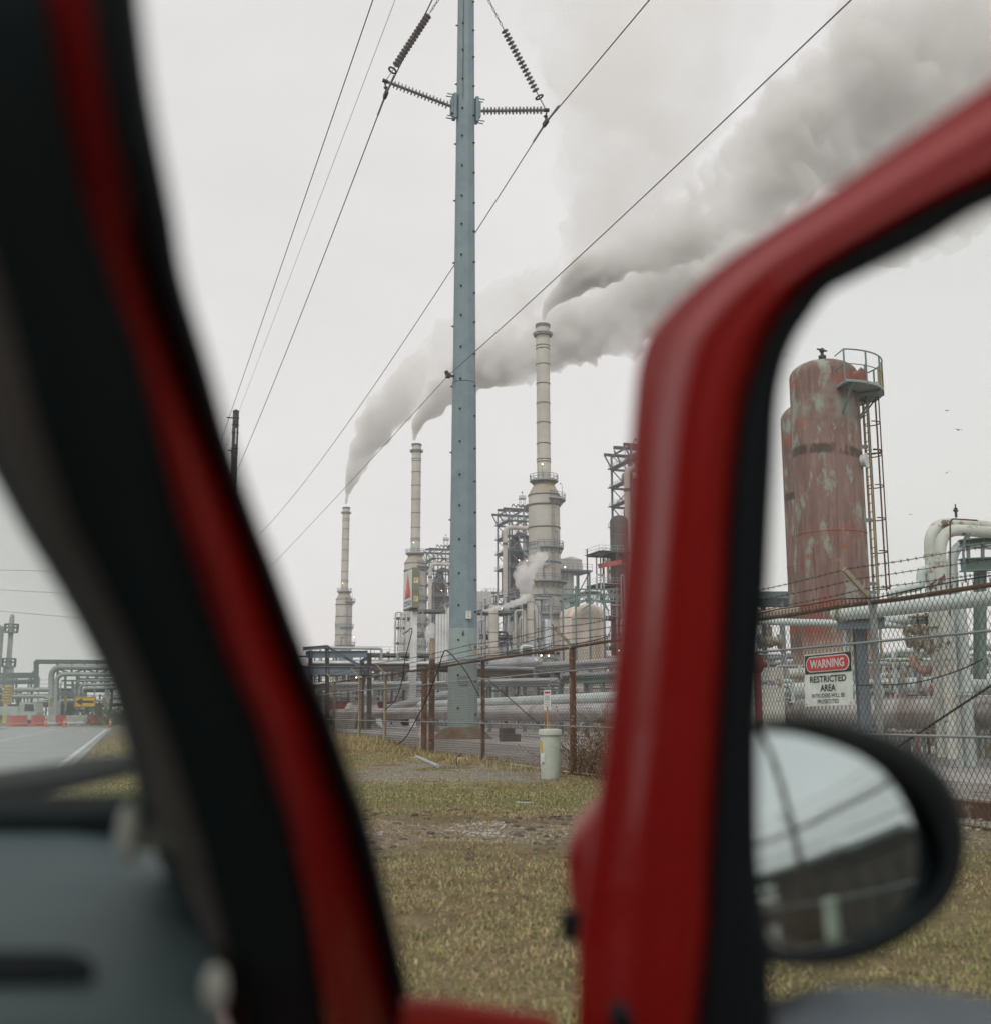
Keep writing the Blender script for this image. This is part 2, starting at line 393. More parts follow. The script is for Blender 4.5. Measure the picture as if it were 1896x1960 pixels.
# ------------------------------------------------------------------ bumpy verge
_NG = {}
def vnoise(x, y, s, seed):
    if seed not in _NG: _NG[seed] = np.random.RandomState(seed).rand(256, 256)
    g = _NG[seed]
    X, Y = x/s, y/s; xi, yi = np.floor(X).astype(int), np.floor(Y).astype(int); fx, fy = X-xi, Y-yi
    fx, fy = fx*fx*(3-2*fx), fy*fy*(3-2*fy); a = lambda i, j: g[(xi+i) % 256, (yi+j) % 256]
    return (a(0,0)*(1-fx)+a(1,0)*fx)*(1-fy)+(a(0,1)*(1-fx)+a(1,1)*fx)*fy
def fbm(x, y, s, seed): return sum(vnoise(x, y, s/2**k, seed+k)/2**k for k in range(4))/1.875
def verge_h(x, y):
    q = x*_sy+y*_cy; e = x*_cy-y*_sy
    h = .02+.05*(fbm(x, y, 3.0, 3)-.3)+.02*fbm(x, y, .5, 9)
    st = np.clip((q-8.5)/1.0, 0, 1)*np.clip((14.0-q)/1.2, 0, 1)
    h = h+st*(.10*(fbm(x, y, .7, 21)-.42))
    flat = np.clip((q-19.5)/.8, 0, 1)*np.clip((25.5-q)/.8, 0, 1)*np.clip((e+2.8)/.5, 0, 1)*np.clip((1.2-e)/.5, 0, 1)
    h = h*(1-.8*flat)
    rise = np.clip((y-31)/7, 0, 1); rise = rise*rise*(3-2*rise)*np.clip((x+1)/4, 0, 1)
    h = h+.24*rise
    edge = np.clip((x+1.1)/.7, 0, 1)*np.clip((8.6-x)/.6, 0, 1)
    return .004+np.clip(h, 0, 1)*edge
ys = list(np.arange(-20, 1, .5))+list(np.arange(1, 16, .09))+list(np.arange(16, 34, .16))+list(np.arange(34, 110, .8))
xs = np.arange(-1.15, 8.65, .11)
XX, YY = np.meshgrid(xs, np.array(ys)); ZZ = verge_h(XX, YY)
b = MB(); nx = len(xs); b.v = [tuple(t) for t in np.stack([XX.ravel(), YY.ravel(), ZZ.ravel()], 1)]
b.f = [(j*nx+i, j*nx+i+1, (j+1)*nx+i+1, (j+1)*nx+i) for j in range(len(ys)-1) for i in range(nx-1)]
kind(b.build('grass_verge', M['verge'], None, smooth=True, angle=80, fix=False))

# ------------------------------------------------------------------ grass blades (stuff)
def grass_mat():
    m, nt, N, L, bs = _nt('dry_grass_blade'); a = N.new('ShaderNodeAttribute'); a.attribute_name = 'tint'
    L.new(a.outputs['Color'], bs.inputs['Base Color']); bs.inputs['Roughness'].default_value = .75; bs.inputs['Specular IOR Level'].default_value = .2
    return m
def grass():
    rs = np.random.RandomState(5); n = 620000
    y = np.exp(rs.uniform(np.log(2.2), np.log(48), n)); x = rs.uniform(-.9, 8.3, n)
    q = x*_sy+y*_cy; e = x*_cy-y*_sy
    keep = np.abs(e) < .62*q+1.2
    stones = (q > 9.9+3.5*(fbm(x, y, 1.3, 31)-.5)) & (q < 12.2+4.5*(fbm(x, y, 1.2, 33)-.5))
    keep &= ~(stones & (rs.rand(n) < .86*np.clip(fbm(x, y, .7, 40)*3.2-.95, 0, 1)+.06))
    mud = (q > 8.8) & (q < 14.5); keep &= ~(mud & (fbm(x, y, .8, 51) > .56) & (rs.rand(n) < .6))
    qn = q+13*(fbm(x, y, 1.7, 61)-.5); e = e+2.0*(fbm(x, y, 1.2, 63)-.5)
    conc = (qn > 19.6) & (qn < 25.4) & (e > -2.6) & (e < .95); keep &= ~(conc & (rs.rand(n) < .25+.8*fbm(x, y, .8, 65)))
    bare = fbm(x, y, .8, 73); keep &= rs.rand(n) < np.clip(.25+1.1*fbm(x, y, .4, 71), 0, 1)*np.clip(2.6-4*(bare-.18)*(bare > .55), .08, 1)
    x, y, q, e = x[keep], y[keep], q[keep], e[keep]; n = len(x); z = verge_h(x, y)-.004
    tall = ((x > 7.2) & (y > 21)) | (y > 33)
    ln = rs.uniform(.012, .052, n)*np.where(tall, rs.uniform(1.2, 4.0, n), 1.0)*(1+.012*q)
    az = rs.uniform(0, 2*np.pi, n); lean = np.where(tall, rs.uniform(.1, .8, n), rs.uniform(.6, 1.75, n))
    w = rs.uniform(.0009, .0021, n)*(1+.05*q)
    dx, dy = np.cos(az), np.sin(az); px, py = -dy, dx
    co = np.zeros((n, 5, 3))
    def put(k, s, t, lz, lh):
        co[:, k, 0] = x+dx*lh*ln+px*w*s; co[:, k, 1] = y+dy*lh*ln+py*w*s; co[:, k, 2] = z+lz*ln
    c1, s1 = np.cos(lean*.7), np.sin(lean*.7); c2, s2 = np.cos(lean*1.25), np.sin(lean*1.25)
    put(0, -1, 0, 0*c1, 0*s1); put(1, 1, 0, 0*c1, 0*s1)
    put(2, -.8, 0, .55*c1, .55*s1); put(3, .8, 0, .55*c1, .55*s1)
    put(4, 0, 0, .55*c1+.45*np.maximum(c2, -.2), .55*s1+.45*s2); co[:, :, 2] = np.maximum(co[:, :, 2], z[:, None]+.003)
    me = bpy.data.meshes.new('grass'); me.vertices.add(n*5); me.vertices.foreach_set('co', co.ravel())
    base = np.arange(n)*5
    loops = np.stack([base, base+1, base+3, base+2, base+2, base+3, base+4], 1).ravel()
    me.loops.add(n*7); me.loops.foreach_set('vertex_index', loops.astype(np.int32))
    st = np.stack([np.arange(n)*7, np.arange(n)*7+4], 1).ravel(); me.polygons.add(n*2)
    me.polygons.foreach_set('loop_start', st.astype(np.int32)); me.update(calc_edges=True)
    greenish = np.clip(.34+1.9*(fbm(x, y, 2.2, 81)-.45)+.38*((q > 14) & (q < 17.6))+.22*(q < 8)+.3*(fbm(x, y, 1.0, 121)-.4), 0, .85)*np.where(tall, .25, 1)
    cl = fbm(x, y, .16, 101); greenish = np.clip(greenish+1.3*(cl-.5), 0, .9); g = rs.rand(n) < greenish; r = rs.rand(n)[:, None]
    tan = np.array([.36,.28,.14])*(1-r)+np.array([.55,.46,.26])*r
    brown = np.array([.19,.125,.065]); tan = np.where((rs.rand(n) < .30+1.6*(fbm(x, y, .22, 111)-.5))[:, None], brown*(.7+.6*r), tan)
    grn = np.array([.18,.20,.065])*(1-r)+np.array([.36,.36,.14])*r
    c = np.where(g[:, None], grn, tan); c4 = np.concatenate([c, np.ones((n, 1))], 1)
    at = me.color_attributes.new('tint', 'FLOAT_COLOR', 'POINT'); at.data.foreach_set('color', np.repeat(c4, 5, 0).ravel().astype(np.float32))
    me.materials.append(grass_mat()); o = bpy.data.objects.new('grass', me); COL.objects.link(o); return kind(o, 'stuff')
tag(grass(), 'short dry brown and green grass on the verge')

def stones(name, pts, m, r0, r1, label):
    b = MB(); rs = random.Random(11)
    for x, y, z in pts:
        r = rs.uniform(r0, r1); n = 5; vs = []; a0 = rs.uniform(0, 6)
        sx, sy = rs.uniform(.7, 1.5), rs.uniform(.7, 1.3)
        for lz, lr in ((-.25, .8), (.25, 1.0), (.6, .6)):
            for k in range(n):
                an = a0+2*math.pi*k/n; q = r*lr*rs.uniform(.75, 1.15); vs.append((x+math.cos(an)*q*sx, y+math.sin(an)*q*sy, z+lz*r))
        fs = [(i*n+k, i*n+(k+1) % n, (i+1)*n+(k+1) % n, (i+1)*n+k) for i in range(2) for k in range(n)]+[tuple(2*n+k for k in range(n))]
        b.add(vs, fs)
    return tag(kind(b.build(name, m, None, smooth=False, fix=False), 'stuff'), label)
_rs = np.random.RandomState(77); _x, _y = _rs.uniform(-.6, 8, 60000), _rs.uniform(8, 14, 60000); _q = _x*_sy+_y*_cy; _n = fbm(_x, _y, 1.1, 91)
_k = (_q > 10.0+.6*_n) & (_q < 11.9+1.2*(_n-.4)) & (np.abs(_x*_cy-_y*_sy) < 6) & (_rs.rand(60000) < _n*3.2-1.45); _x, _y = _x[_k][:4200], _y[_k][:4200]
pts = list(zip(_x.tolist(), _y.tolist(), verge_h(_x, _y).tolist()))
stones('gravel', pts, M['stone_white'], .006, .021, 'pale broken stones in the mud of the verge')
pts = [(8.2+abs(rng.gauss(0, 1.6)), rng.uniform(-6, 30), .014) for _ in range(5200)]
stones('gravel', pts, M['gravel'], .012, .035, 'loose grey gravel along the inside of the fence')
# dark clods of turned earth
b = MB()
M['clod'] = mat('dark_wet_earth', (.085,.07,.055), .95, alt=(.13,.10,.07), scale=12, bump=.5)
cl = []
while len(cl) < 420:
    x, y = rng.uniform(-.6, 7.5), rng.uniform(8.5, 19); q = x*_sy+y*_cy
    if (8.9 < q < 14.0 and rng.random() < .5) or 12.7 < q < 13.7: cl.append((x, y, float(verge_h(np.array([x]), np.array([y]))[0])-.006))
stones('dirt', cl, M['clod'], .015, .05, 'dark clods of turned earth in the ruts')
# rusty dirt mound round the pole foot
b = MB(); prof = [(1.45,.0),(1.25,.14),(1.05,.36),(.85,.48),(.5,.52),(.01,.52)]
b.lathe((14.75, 51.75, .01), prof, 28); o = b.build('dirt_mound', mat('rusty_dirt', (.15,.10,.06), .95, alt=(.16,.145,.13), scale=2.5, lo=.5, hi=.62, bump=.8, bscale=20), None); kind(o)
# ------------------------------------------------------------------ chain link fence along x = 7.9
AF = 7.9
fence = thing('chain_link_fence', 'long rusty chain link fence with outward barbed wire arms beside the verge', 'fence', (AF, 20, 0))
def post(y, m, r=.045, top=2.42, arm=True, lean=0.0, base=0.0):
    b = MB(); b.tube([(AF+.045, y, base-.05), (AF+.045+lean, y, top)], r, 12); p = b.build('post', m, fence)
    if arm:
        b = MB(); b.lathe((AF+.045+lean, y, top-.06), [(r+.008, 0), (r+.012, .05), (r+.008, .1), (.001, .12)], 12); b.build('post_cap', M['galv_post'], p)
        b = MB(); b.beam((AF+.03+lean, y, top+.0), (AF-.31+lean, y, top+.33), .035, .05); b.build('barb_arm', M['tan_post'], p)
    return p
PY = {-9.3: ('galv_post', .045), -4.6: ('rust_post', .045), 0.2: ('galv_post', .045), 5.6: ('rust_post', .05), 11.05: ('galv_post', .042), 15.7: ('rust_post', .045),
      20.35: ('rust_post', .062), 26.1: ('rust_post', .048), 36.9: ('tan_post', .05), 41.2: ('tan_post', .06), 46.6: ('tan_post', .055), 52.0: ('tan_post', .05), 58.0: ('tan_post', .05), 64.0: ('tan_post', .05)}
for y, (mn, r) in PY.items(): post(y, M[mn], r, base=.0)
post(30.9, M['rust_post'], .085, 2.62, False); post(31.75, M['rust_post'], .085, 2.35, False)
b = MB(); b.tube([(AF+.045, 30.9, 2.62), (AF+.045, 30.9, 3.2)], .075, 10); b.build('post', M['tan_post'], fence)
def wob(y0, y1, z, amp, step, x=AF+.02, seed=1):
    r = random.Random(seed); n = int((y1-y0)/step)+1; out = []
    for i in range(n+1):
        out.append((x+r.uniform(-amp, amp)*.4, y0+(y1-y0)*i/n, z+r.uniform(-amp, amp)))
    return out
b = MB(); b.tube(wob(-12, 66, 2.38, .012, 1.2), .026, 8); b.build('top_rail', M['rust_rail'], fence)
b = MB(); b.tube(wob(-12, 66, 1.94, .008, 2.2, AF-.03, 2), .016, 6); b.build('cable_rail', M['grey_rail'], fence)
b = MB(); b.tube(wob(-12, 66, .92, .008, 2.6, AF-.03, 3), .016, 6); b.build('cable_rail', M['grey_rail'], fence)
b = MB(); b.tube(wob(-12, 31, .07, .01, 2.0, AF+.02, 4), .024, 6); b.build('bottom_rail', M['tan_post'], fence)
# top tension wire, wavy
b = MB(); b.tube(wob(-12, 31, 2.445, .03, .7, AF-.01, 5), .008, 5); b.build('tension_wire', M['black_cable'], fence)
for k, (dx, dz) in enumerate(((-.29, .31), (-.18, .20), (-.07, .09))):
    b = MB(); ys = np.arange(-12, 66, .5); r = random.Random(20+k); pts = []
    py = sorted(PY)
    for y in ys:
        a = max([p for p in py if p <= y] or [py[0]]); c = min([p for p in py if p > y] or [py[-1]]); t = min(1, max(0, (y-a)/max(c-a, .1)))
        pts.append((AF+dx+r.uniform(-.006, .006), y, 2.44+dz-.05*4*t*(1-t)+r.uniform(-.006, .006)))
    b.tube(pts, .0042, 4)
    for i in range(len(pts)-1):
        p, q = Vector(pts[i]), Vector(pts[i+1])
        for t in (.12, .38, .62, .88):
            if p.y > 40 and t in (.12, .62): continue
            c = p.lerp(q, t); an = r.uniform(0, 3)
            for a2 in (an, an+1.4):
                d = Vector((math.cos(a2), .35*(1 if a2 == an else -1), math.sin(a2)))*.02
                b.beam(c-d, c+d, .005)
    b.build('barbed_wire', M['barb'], fence)
def chain(y0, y1, zt, zb, pitch, w, x):
    # woven diagonals: two families of slightly bowed bars crossing at the diamonds' knuckles
    b = MB(); h = zt-zb; ratio = 1.42; run = h/ratio; n = int((y1-y0+run)/pitch); r = random.Random(3)
    V = b.v; F = b.f
    for fam in (0, 1):
        xx = x+(.003 if fam else -.003)
        for i in range(n):
            s = y0-run+i*pitch
            segs = 5; prev = None
            ya, yb = (s, s+run) if fam == 0 else (s+run, s)
            for k in range(segs+1):
                t = k/segs; y = ya+(yb-ya)*t; z = zb+h*t
                if y < y0 or y > y1: prev = None; continue
                ox = .012*math.sin(y*1.7+z*2.0)+.02*math.sin(y*.37)
                base = len(V)
                V.extend([(xx+ox-w*.5, y, z-w*.3), (xx+ox+w*.5, y, z-w*.3), (xx+ox, y+(w*.6 if fam else -w*.6), z+w*.5)])
                if prev is not None:
                    for a in range(3): F.append((prev+a, prev+(a+1) % 3, base+(a+1) % 3, base+a))
                prev = base
    # twisted barbed selvage above the rail
    i = 0; y = y0
    while y < y1:
        ox = .012*math.sin(y*1.7+4.8)+.02*math.sin(y*.37)
        for s in (-1, 1): b.beam((x+ox, y, zt), (x+ox+.004, y+s*.016, zt+.055+r.uniform(-.012, .012)), w)
        y += pitch
    return b
chain(-11, 31.6, 2.40, .05, .078, .0058, AF).build('chain_mesh', M['chain'], fence, smooth=False, fix=False)
chain(31.8, 60, 2.36, .12, .10, .0065, AF).build('chain_mesh', M['chain'], fence, smooth=False, fix=False)
# braces and loose ties belonging to the fence
b = MB(); b.tube([(AF+.1, 26.1, 2.0), (AF+.1, 20.4, .35)], .011, 6); b.build('brace_rod', M['black_cable'], fence)
b = MB(); b.tube([(AF+.1, 11.0, .72), (AF+.1, 8.6, 1.72), (AF+.1, 6.0, 2.3)], .012, 6); b.build('brace_rod', M['black_cable'], fence)
# galvanised band clips on the corner posts
for z in (.5, 1.0, 1.94, 2.3): b = MB(); b.ring((AF+.045, 30.9, z), .09, .008, 16); b.build('post_band', M['grey_rail'], fence)

# hanging black cables draped over the fence
def cable(pts, r, label, m='black_cable'):
    b = MB(); cs = catrom([tuple(p) for p in pts], 40); b.tube(cs, r, 6); return solo(b.build('loose_cable', M[m]), label, 'cable')
cable([PX(746, 1433, 7.6), PX(774, 1415, 7.65), PX(798, 1375, 7.7), PX(816, 1339, 7.72), PX(837, 1286, 7.74), PX(848, 1252, 7.76), PX(856, 1246, 7.78), PX(877, 1267, 7.8), PX(895, 1291, 7.83), PX(916, 1331, 7.86)], .016, 'loose black cable looped over the corner of the rusty fence')
cable([PX(738, 1358, 7.7), PX(758, 1338, 7.72), PX(770, 1300, 7.74), PX(776, 1260, 7.76), PX(789, 1205, 7.8), PX(776, 1212, 7.82)], .014, 'thin black cable sagging between tan fence posts')
cable([PX(628, 1392, 7.5), PX(636, 1412, 7.4), PX(662, 1424, 7.2), PX(700, 1430, 7.0)], .013, 'pale grey hose lying in the grass below the left fence posts', 'wire_grey')
cable([PX(1640, 1312, 8.1), PX(1700, 1311, 8.1), PX(1760, 1305, 8.1), PX(1830, 1285, 8.1), PX(1880, 1262, 8.1)], .007, 'thin dark cable sagging in front of the large pale pipe')
cable([PX(1100, 1282-18, 7.82), PX(1130, 1286, 7.82), PX(1165, 1276, 7.82), PX(1190, 1268, 7.82)], .006, 'thin grey wire hanging off the top rail beside the thick rusted post', 'wire_grey')

# ------------------------------------------------------------------ warning sign on the fence
S0 = Vector((AF-.055, 11.85, 1.55)); XD = Vector((.06, -1, .015)).normalized(); UD = Vector((.03, 0, 1)).normalized(); ND = XD.cross(UD)
sign = thing('warning_sign', 'white warning sign with black header and red oval wired to the fence', 'sign', tuple(S0-UD*.31))
SW, SH = .90, .62
def spt(u, v, o=0): return S0+XD*(u*SW)+UD*(v*SH)+ND*o
def plate(name, m, u0, u1, v0, v1, o, th=.002):
    b = MB(); b.prism([spt(u0, v0, o), spt(u1, v0, o), spt(u1, v1, o), spt(u0, v1, o)], ND*th); return b.build(name, m, sign, smooth=False)
plate('sign_plate', M['sign_white'], -.5, .5, -.5, .5, -.003, .003)
plate('black_header', M['black'], -.485, .485, .115, .475, .0015, .002)
def stadium(name, m, hu, hv, o, th):
    cu, cv = 0, .295; b = MB(); r = hv*SH; w = hu*SW-r; pts = []
    for i in range(13): a = -math.pi/2+math.pi*i/12; pts.append(spt(cu, cv, o)+XD*(w+r*math.cos(a))+UD*(r*math.sin(a)))
    for i in range(13): a = math.pi/2+math.pi*i/12; pts.append(spt(cu, cv, o)+XD*(-w+r*math.cos(a))+UD*(r*math.sin(a)))
    b.prism(pts, ND*th); return b.build(name, m, sign, smooth=False)
stadium('oval_border', M['sign_white'], .455, .150, .005, .0015); stadium('red_oval', M['sign_red'], .437, .130, .008, .0015)
def stext(body, v, h, w, m, o=.012, bold=.012): text_mesh(body, 'lettering', m, sign, spt(0, v, o), XD, UD, h*SH, w*SW, .001, bold)
stext('WARNING', .215, .165, .72, M['sign_white'], bold=.03)
stext('RESTRICTED', -.055, .125, .76, M['black'], .003, .02)
stext('AREA', -.225, .125, .32, M['black'], .003, .02)
stext('INTRUDERS WILL BE', -.345, .078, .69, M['black'], .003, .004)
stext('PROSECUTED', -.455, .078, .44, M['black'], .003, .004)
for u in (-.46, .46):
    for v in (-.46, .46): b = MB(); b.cyl(spt(u, v, .001), spt(u, v, .006), .008, None, 8); b.build('rivet', M['bolt'], sign)

# ------------------------------------------------------------------ green pedestal and marker stake
pc = Vector((7.17, 19.48, 0)); ped = thing('utility_pedestal', 'pale green round utility pedestal standing in grass before the fence', 'utility box', tuple(pc))
b = MB(); b.lathe(pc, [(.165,-.02),(.172,.0),(.178,.3),(.182,.79),(.19,.80)], 28); b.build('pedestal_body', M['pedestal'], ped)
b = MB(); b.lathe(pc, [(.17,.775),(.206,.775),(.206,.86),(.196,.875),(.10,.885),(.001,.886)], 28); b.build('pedestal_lid', M['pedestal'], ped)
def sticker(a0, a1, z0, z1, m, nm):
    b = MB(); base = math.atan2(-CF.y, -CF.x)
    rows = [[pc+Vector((.188*math.cos(base+a), .188*math.sin(base+a), z)) for a in np.linspace(a0, a1, 6)] for z in (z0, z1)]
    b.grid(rows); b.build(nm, m, ped)
sticker(-1.35, -.98, .48, .68, M['yellow'], 'yellow_sticker'); sticker(-1.2, -.62, .28, .47, M['sign_white'], 'white_sticker')
sticker(-.95, -.66, .285, .31, M['logo_blue'], 'blue_print')
ms = P(1047, 1400, 20.9); mk = thing('marker_post', 'small white marker sign on orange stake behind the green pedestal', 'sign', (ms.x, ms.y, 0))
b = MB(); b.beam((ms.x, ms.y, -.05), (ms.x, ms.y, 1.27), .05, .022, up=CR); b.build('stake', M['orange_stake'], mk)
def mpl(name, m, u0, u1, z0, z1, o, th=.004):
    c = Vector((ms.x, ms.y, 0))-CF*(.016+o); b = MB()
    b.prism([c+CR*u0+Vector((0,0,z0)), c+CR*u1+Vector((0,0,z0)), c+CR*u1+Vector((0,0,z1)), c+CR*u0+Vector((0,0,z1))], -CF*th); return b.build(name, m, mk, smooth=False)
mpl('sign_plate', M['sign_white'], -.063, .063, 1.215, 1.565, 0)
mpl('sign_print', M['sign_red'], -.048, .048, 1.505, 1.54, .005, .001)
mp = MB()
for z0, z1, w in ((1.45,1.463,.035),(1.418,1.432,.042),(1.385,1.40,.042),(1.345,1.355,.045),(1.31,1.318,.04),(1.275,1.283,.045),(1.245,1.252,.035)):
    c = Vector((ms.x, ms.y, 0))-CF*.0215
    mp.prism([c+CR*-w+Vector((0,0,z0)), c+CR*w+Vector((0,0,z0)), c+CR*w+Vector((0,0,z1)), c+CR*-w+Vector((0,0,z1))], -CF*.001)
mp.build('sign_print', M['grey_rail'], mk, smooth=False)

# ------------------------------------------------------------------ dry vine thicket on the fence
def thicket(name, label, y0, y1, x0, x1, hmax, ntwig, nleaf, seed):
    r = random.Random(seed); t = thing(name, label, 'bush', ((x0+x1)/2, (y0+y1)/2, 0))
    b = MB(); tips = []
    for i in range(ntwig):
        x, y = r.uniform(x0, x1), y0+(y1-y0)*r.betavariate(1.1, 1.3); p = Vector((x, y, -.02)); d = Vector((r.uniform(-.4,.4), r.uniform(-.5,.5), 1)).normalized()
        L_ = r.uniform(.4, 1.0)*hmax; pts = [p.copy()]; k = 7
        for j in range(k):
            d = (d+Vector((r.uniform(-.35,.35), r.uniform(-.35,.35), r.uniform(-.28,.12)))).normalized(); p = p+d*(L_/k); pts.append(p.copy()); tips.append((p.copy(), d.copy()))
        b.tube(pts, [.006*(1-.75*j/k) for j in range(k+1)], 4)
        for j in range(2, k, 1):
            if r.random() < .75:
                dd = (d+Vector((r.uniform(-1,1), r.uniform(-1,1), r.uniform(-.5,.6)))).normalized(); q = pts[j]+dd*r.uniform(.08, .25); b.tube([pts[j], pts[j].lerp(q, .5)+Vector((0,0,.02)), q], [.0035,.0025,.0012], 3); tips.append((q, dd))
    b.build('stem', M['twig'], t, smooth=False, fix=False)
    b = MB()
    for i in range(nleaf):
        p, d = r.choice(tips); s = r.uniform(.012, .035); c = p+Vector((r.uniform(-.05,.05), r.uniform(-.05,.05), r.uniform(-.05,.05)))
        a = Vector((r.uniform(-1,1), r.uniform(-1,1), r.uniform(-1,1))).normalized(); e = a.orthogonal().normalized()
        b.add([c-a*s, c+e*s*.5, c+a*s, c-e*s*.5], [(0,1,2,3)])
    b.build('foliage', M['leaf_dry'], t, smooth=False, fix=False); return t
thicket('dry_bush', 'tangled dry brown thicket climbing the fence behind the green pedestal', 16.3, 20.6, 7.75, 8.35, 1.5, 330, 5200, 3)
# debris along the fence foot
def lump(name, c, r, m, label, cat, seed, flat=.5):
    rs = random.Random(seed); b = MB(); n = 9; rows = []
    for i in range(5):
        z = -.2+1.2*i/4; rr = math.sqrt(max(0, 1-(z-.2)**2/1.1)); rows.append([(c[0]+math.cos(2*math.pi*k/n)*rr*r*rs.uniform(.7,1.25), c[1]+math.sin(2*math.pi*k/n)*rr*r*rs.uniform(.7,1.25), c[2]+z*r*flat) for k in range(n)])
    for q in rows: q.append(q[0])
    b.grid(rows); return solo(b.build(name, m, None, angle=25), label, cat)
p0, p1 = G(797, 1449, .06), G(838, 1467, .05); b = MB(); b.tube([p0, p1], .045, 12); solo(b.build('steel_pipe', M['galv_post']), 'short length of grey pipe lying at the fence corner', 'pipe')
lump('plastic_scrap', G(768, 1436), .14, M['rubbish'], 'crumpled white scrap in the dry grass left of the fence corner', 'litter', 1)
lump('plastic_scrap', G(790, 1454), .11, M['rubbish'], 'crumpled white scrap beside the end of the grey pipe', 'litter', 2)
lump('plastic_scrap', G(884, 1459), .19, M['rubbish'], 'largest crumpled pale scrap at the foot of the mesh', 'litter', 3, .6)
lump('broken_stone', G(820, 1455), .12, M['stone_white'], 'pale broken stone behind the grey pipe', 'stone', 4)
lump('broken_stone', G(1264-200, 1572), .10, M['clod'], 'dark lump of asphalt at the edge of the stony patch', 'stone', 6)
lump('broken_stone', G(1005, 1541), .16, M['gravel'], 'flat grey lump of concrete in the turned earth', 'stone', 7, .3)
b = MB(); q0 = G(874, 1467, .02); b.tube([q0, q0+Vector((0,.02,.18)), q0+CR*.12+Vector((0,0,.28))], .012, 6); solo(b.build('bent_rod', M['dark_steel']), 'bent dark rod sticking up beside the pale scrap', 'rod')
# ------------------------------------------------------------------ steel transmission pole
TP = Vector((14.9, 52.2, 0)); tp = thing('transmission_pole', 'tall tapered blue grey steel transmission pole with bolted steps inside the fence', 'utility pole', tuple(TP))
SPL, COAT = zy(737, 52.5+2), zy(1204, 54.3)
def rad(z): return .715-.0072*z
def octs(z, off=0.0, k=12): return rad(z)+off
a0 = math.radians(17.5+15)
def shaft(z0, z1, m, name, off=0.0):
    b = MB(); n = 12; vs = []
    for z in (z0, z1):
        for k in range(n):
            a = a0+2*math.pi*k/n; vs.append(TP+Vector((math.cos(a)*(rad(z)+off), math.sin(a)*(rad(z)+off), z)))
    b.add(vs, [(k, (k+1) % n, n+(k+1) % n, n+k) for k in range(n)]+[tuple(range(n, 2*n)), tuple(range(n-1, -1, -1))])
    return b.build(name, m, tp, smooth=False)
shaft(-.2, COAT, M['pole_base'], 'coated_base', .006); shaft(COAT, SPL, M['pole'], 'lower_shaft'); shaft(SPL, 46, M['pole'], 'upper_shaft', -.018)
b = MB(); 
for k in range(12):
    a = a0+2*math.pi*k/12; c = TP+Vector((math.cos(a)*(rad(SPL)+.0), math.sin(a)*(rad(SPL)+.0), SPL))
    a2 = a0+2*math.pi*(k+1)/12; c2 = TP+Vector((math.cos(a2)*rad(SPL), math.sin(a2)*rad(SPL), SPL)); b.beam(c, c2, .012, .03)
b.build('splice_seam', M['bolt'], tp)
def facing(dx, z, out=0.0):
    # point on the pole surface: dx in -1..1 across its face as seen from the road
    r = rad(z)*.985; u = dx*r; w = math.sqrt(max(r*r-u*u, 0)); return TP+CR*u-CF*(w+out)+Vector((0,0,z))
def bolts(dxs, z0, z1, step, nm='step_bolt'):
    z = z0; i = 0
    while z < z1:
        c = facing(dxs, z); d = (c-TP-Vector((0,0,z))).normalized(); b = MB()
        b.cyl(c-d*.02, c+d*.02, .055, None, 8); b.cyl(c+d*.02, c+d*.085, .03, None, 6); b.build(nm, M['bolt'], tp)
        z += step*(1 if i % 3 else .93); i += 1
bolts(-.28, 1.4, 41, 1.62); bolts(.86, 1.1, 41, 1.62); bolts(-.985, 7.2, 40, 3.3)
b = MB(); c = facing(.42, zy(1177, 53.6)); b.box(c-CF*.07, (.26, .16, .36), -PSI); b.build('control_box', M['sign_white'], tp)
b = MB(); c = facing(.42, zy(1177, 53.6))-CF*.155
for dz in (-.07, .07): b.cyl(c+Vector((0,0,dz)), c-CF*.02+Vector((0,0,dz)), .022, None, 8)
b.build('box_button', M['bolt'], tp)
b = MB(); c = facing(.05, zy(1303, 53.6), .0); b.box(c-CF*.01, (.46, .05, .42), -PSI); b.build('number_plate', M['logo_blue' if False else 'pole'], tp)
b = MB(); b.tube([facing(-.02, zy(1216, 53.6), .03), facing(.06, zy(1209, 53.6), .05)], .02, 6); b.tube([facing(.04, zy(1207, 53.6), .04), facing(.1, zy(1216, 53.6), .03)], .02, 6); b.build('ground_lug', M['bolt'], tp)
b = MB(); zs = np.linspace(31.9, 38.5, 16); b.tube([facing(-.24+.03*math.sin(i*1.3), z, .012) for i, z in enumerate(zs)], .014, 5); b.build('ground_wire', M['bolt'], tp)
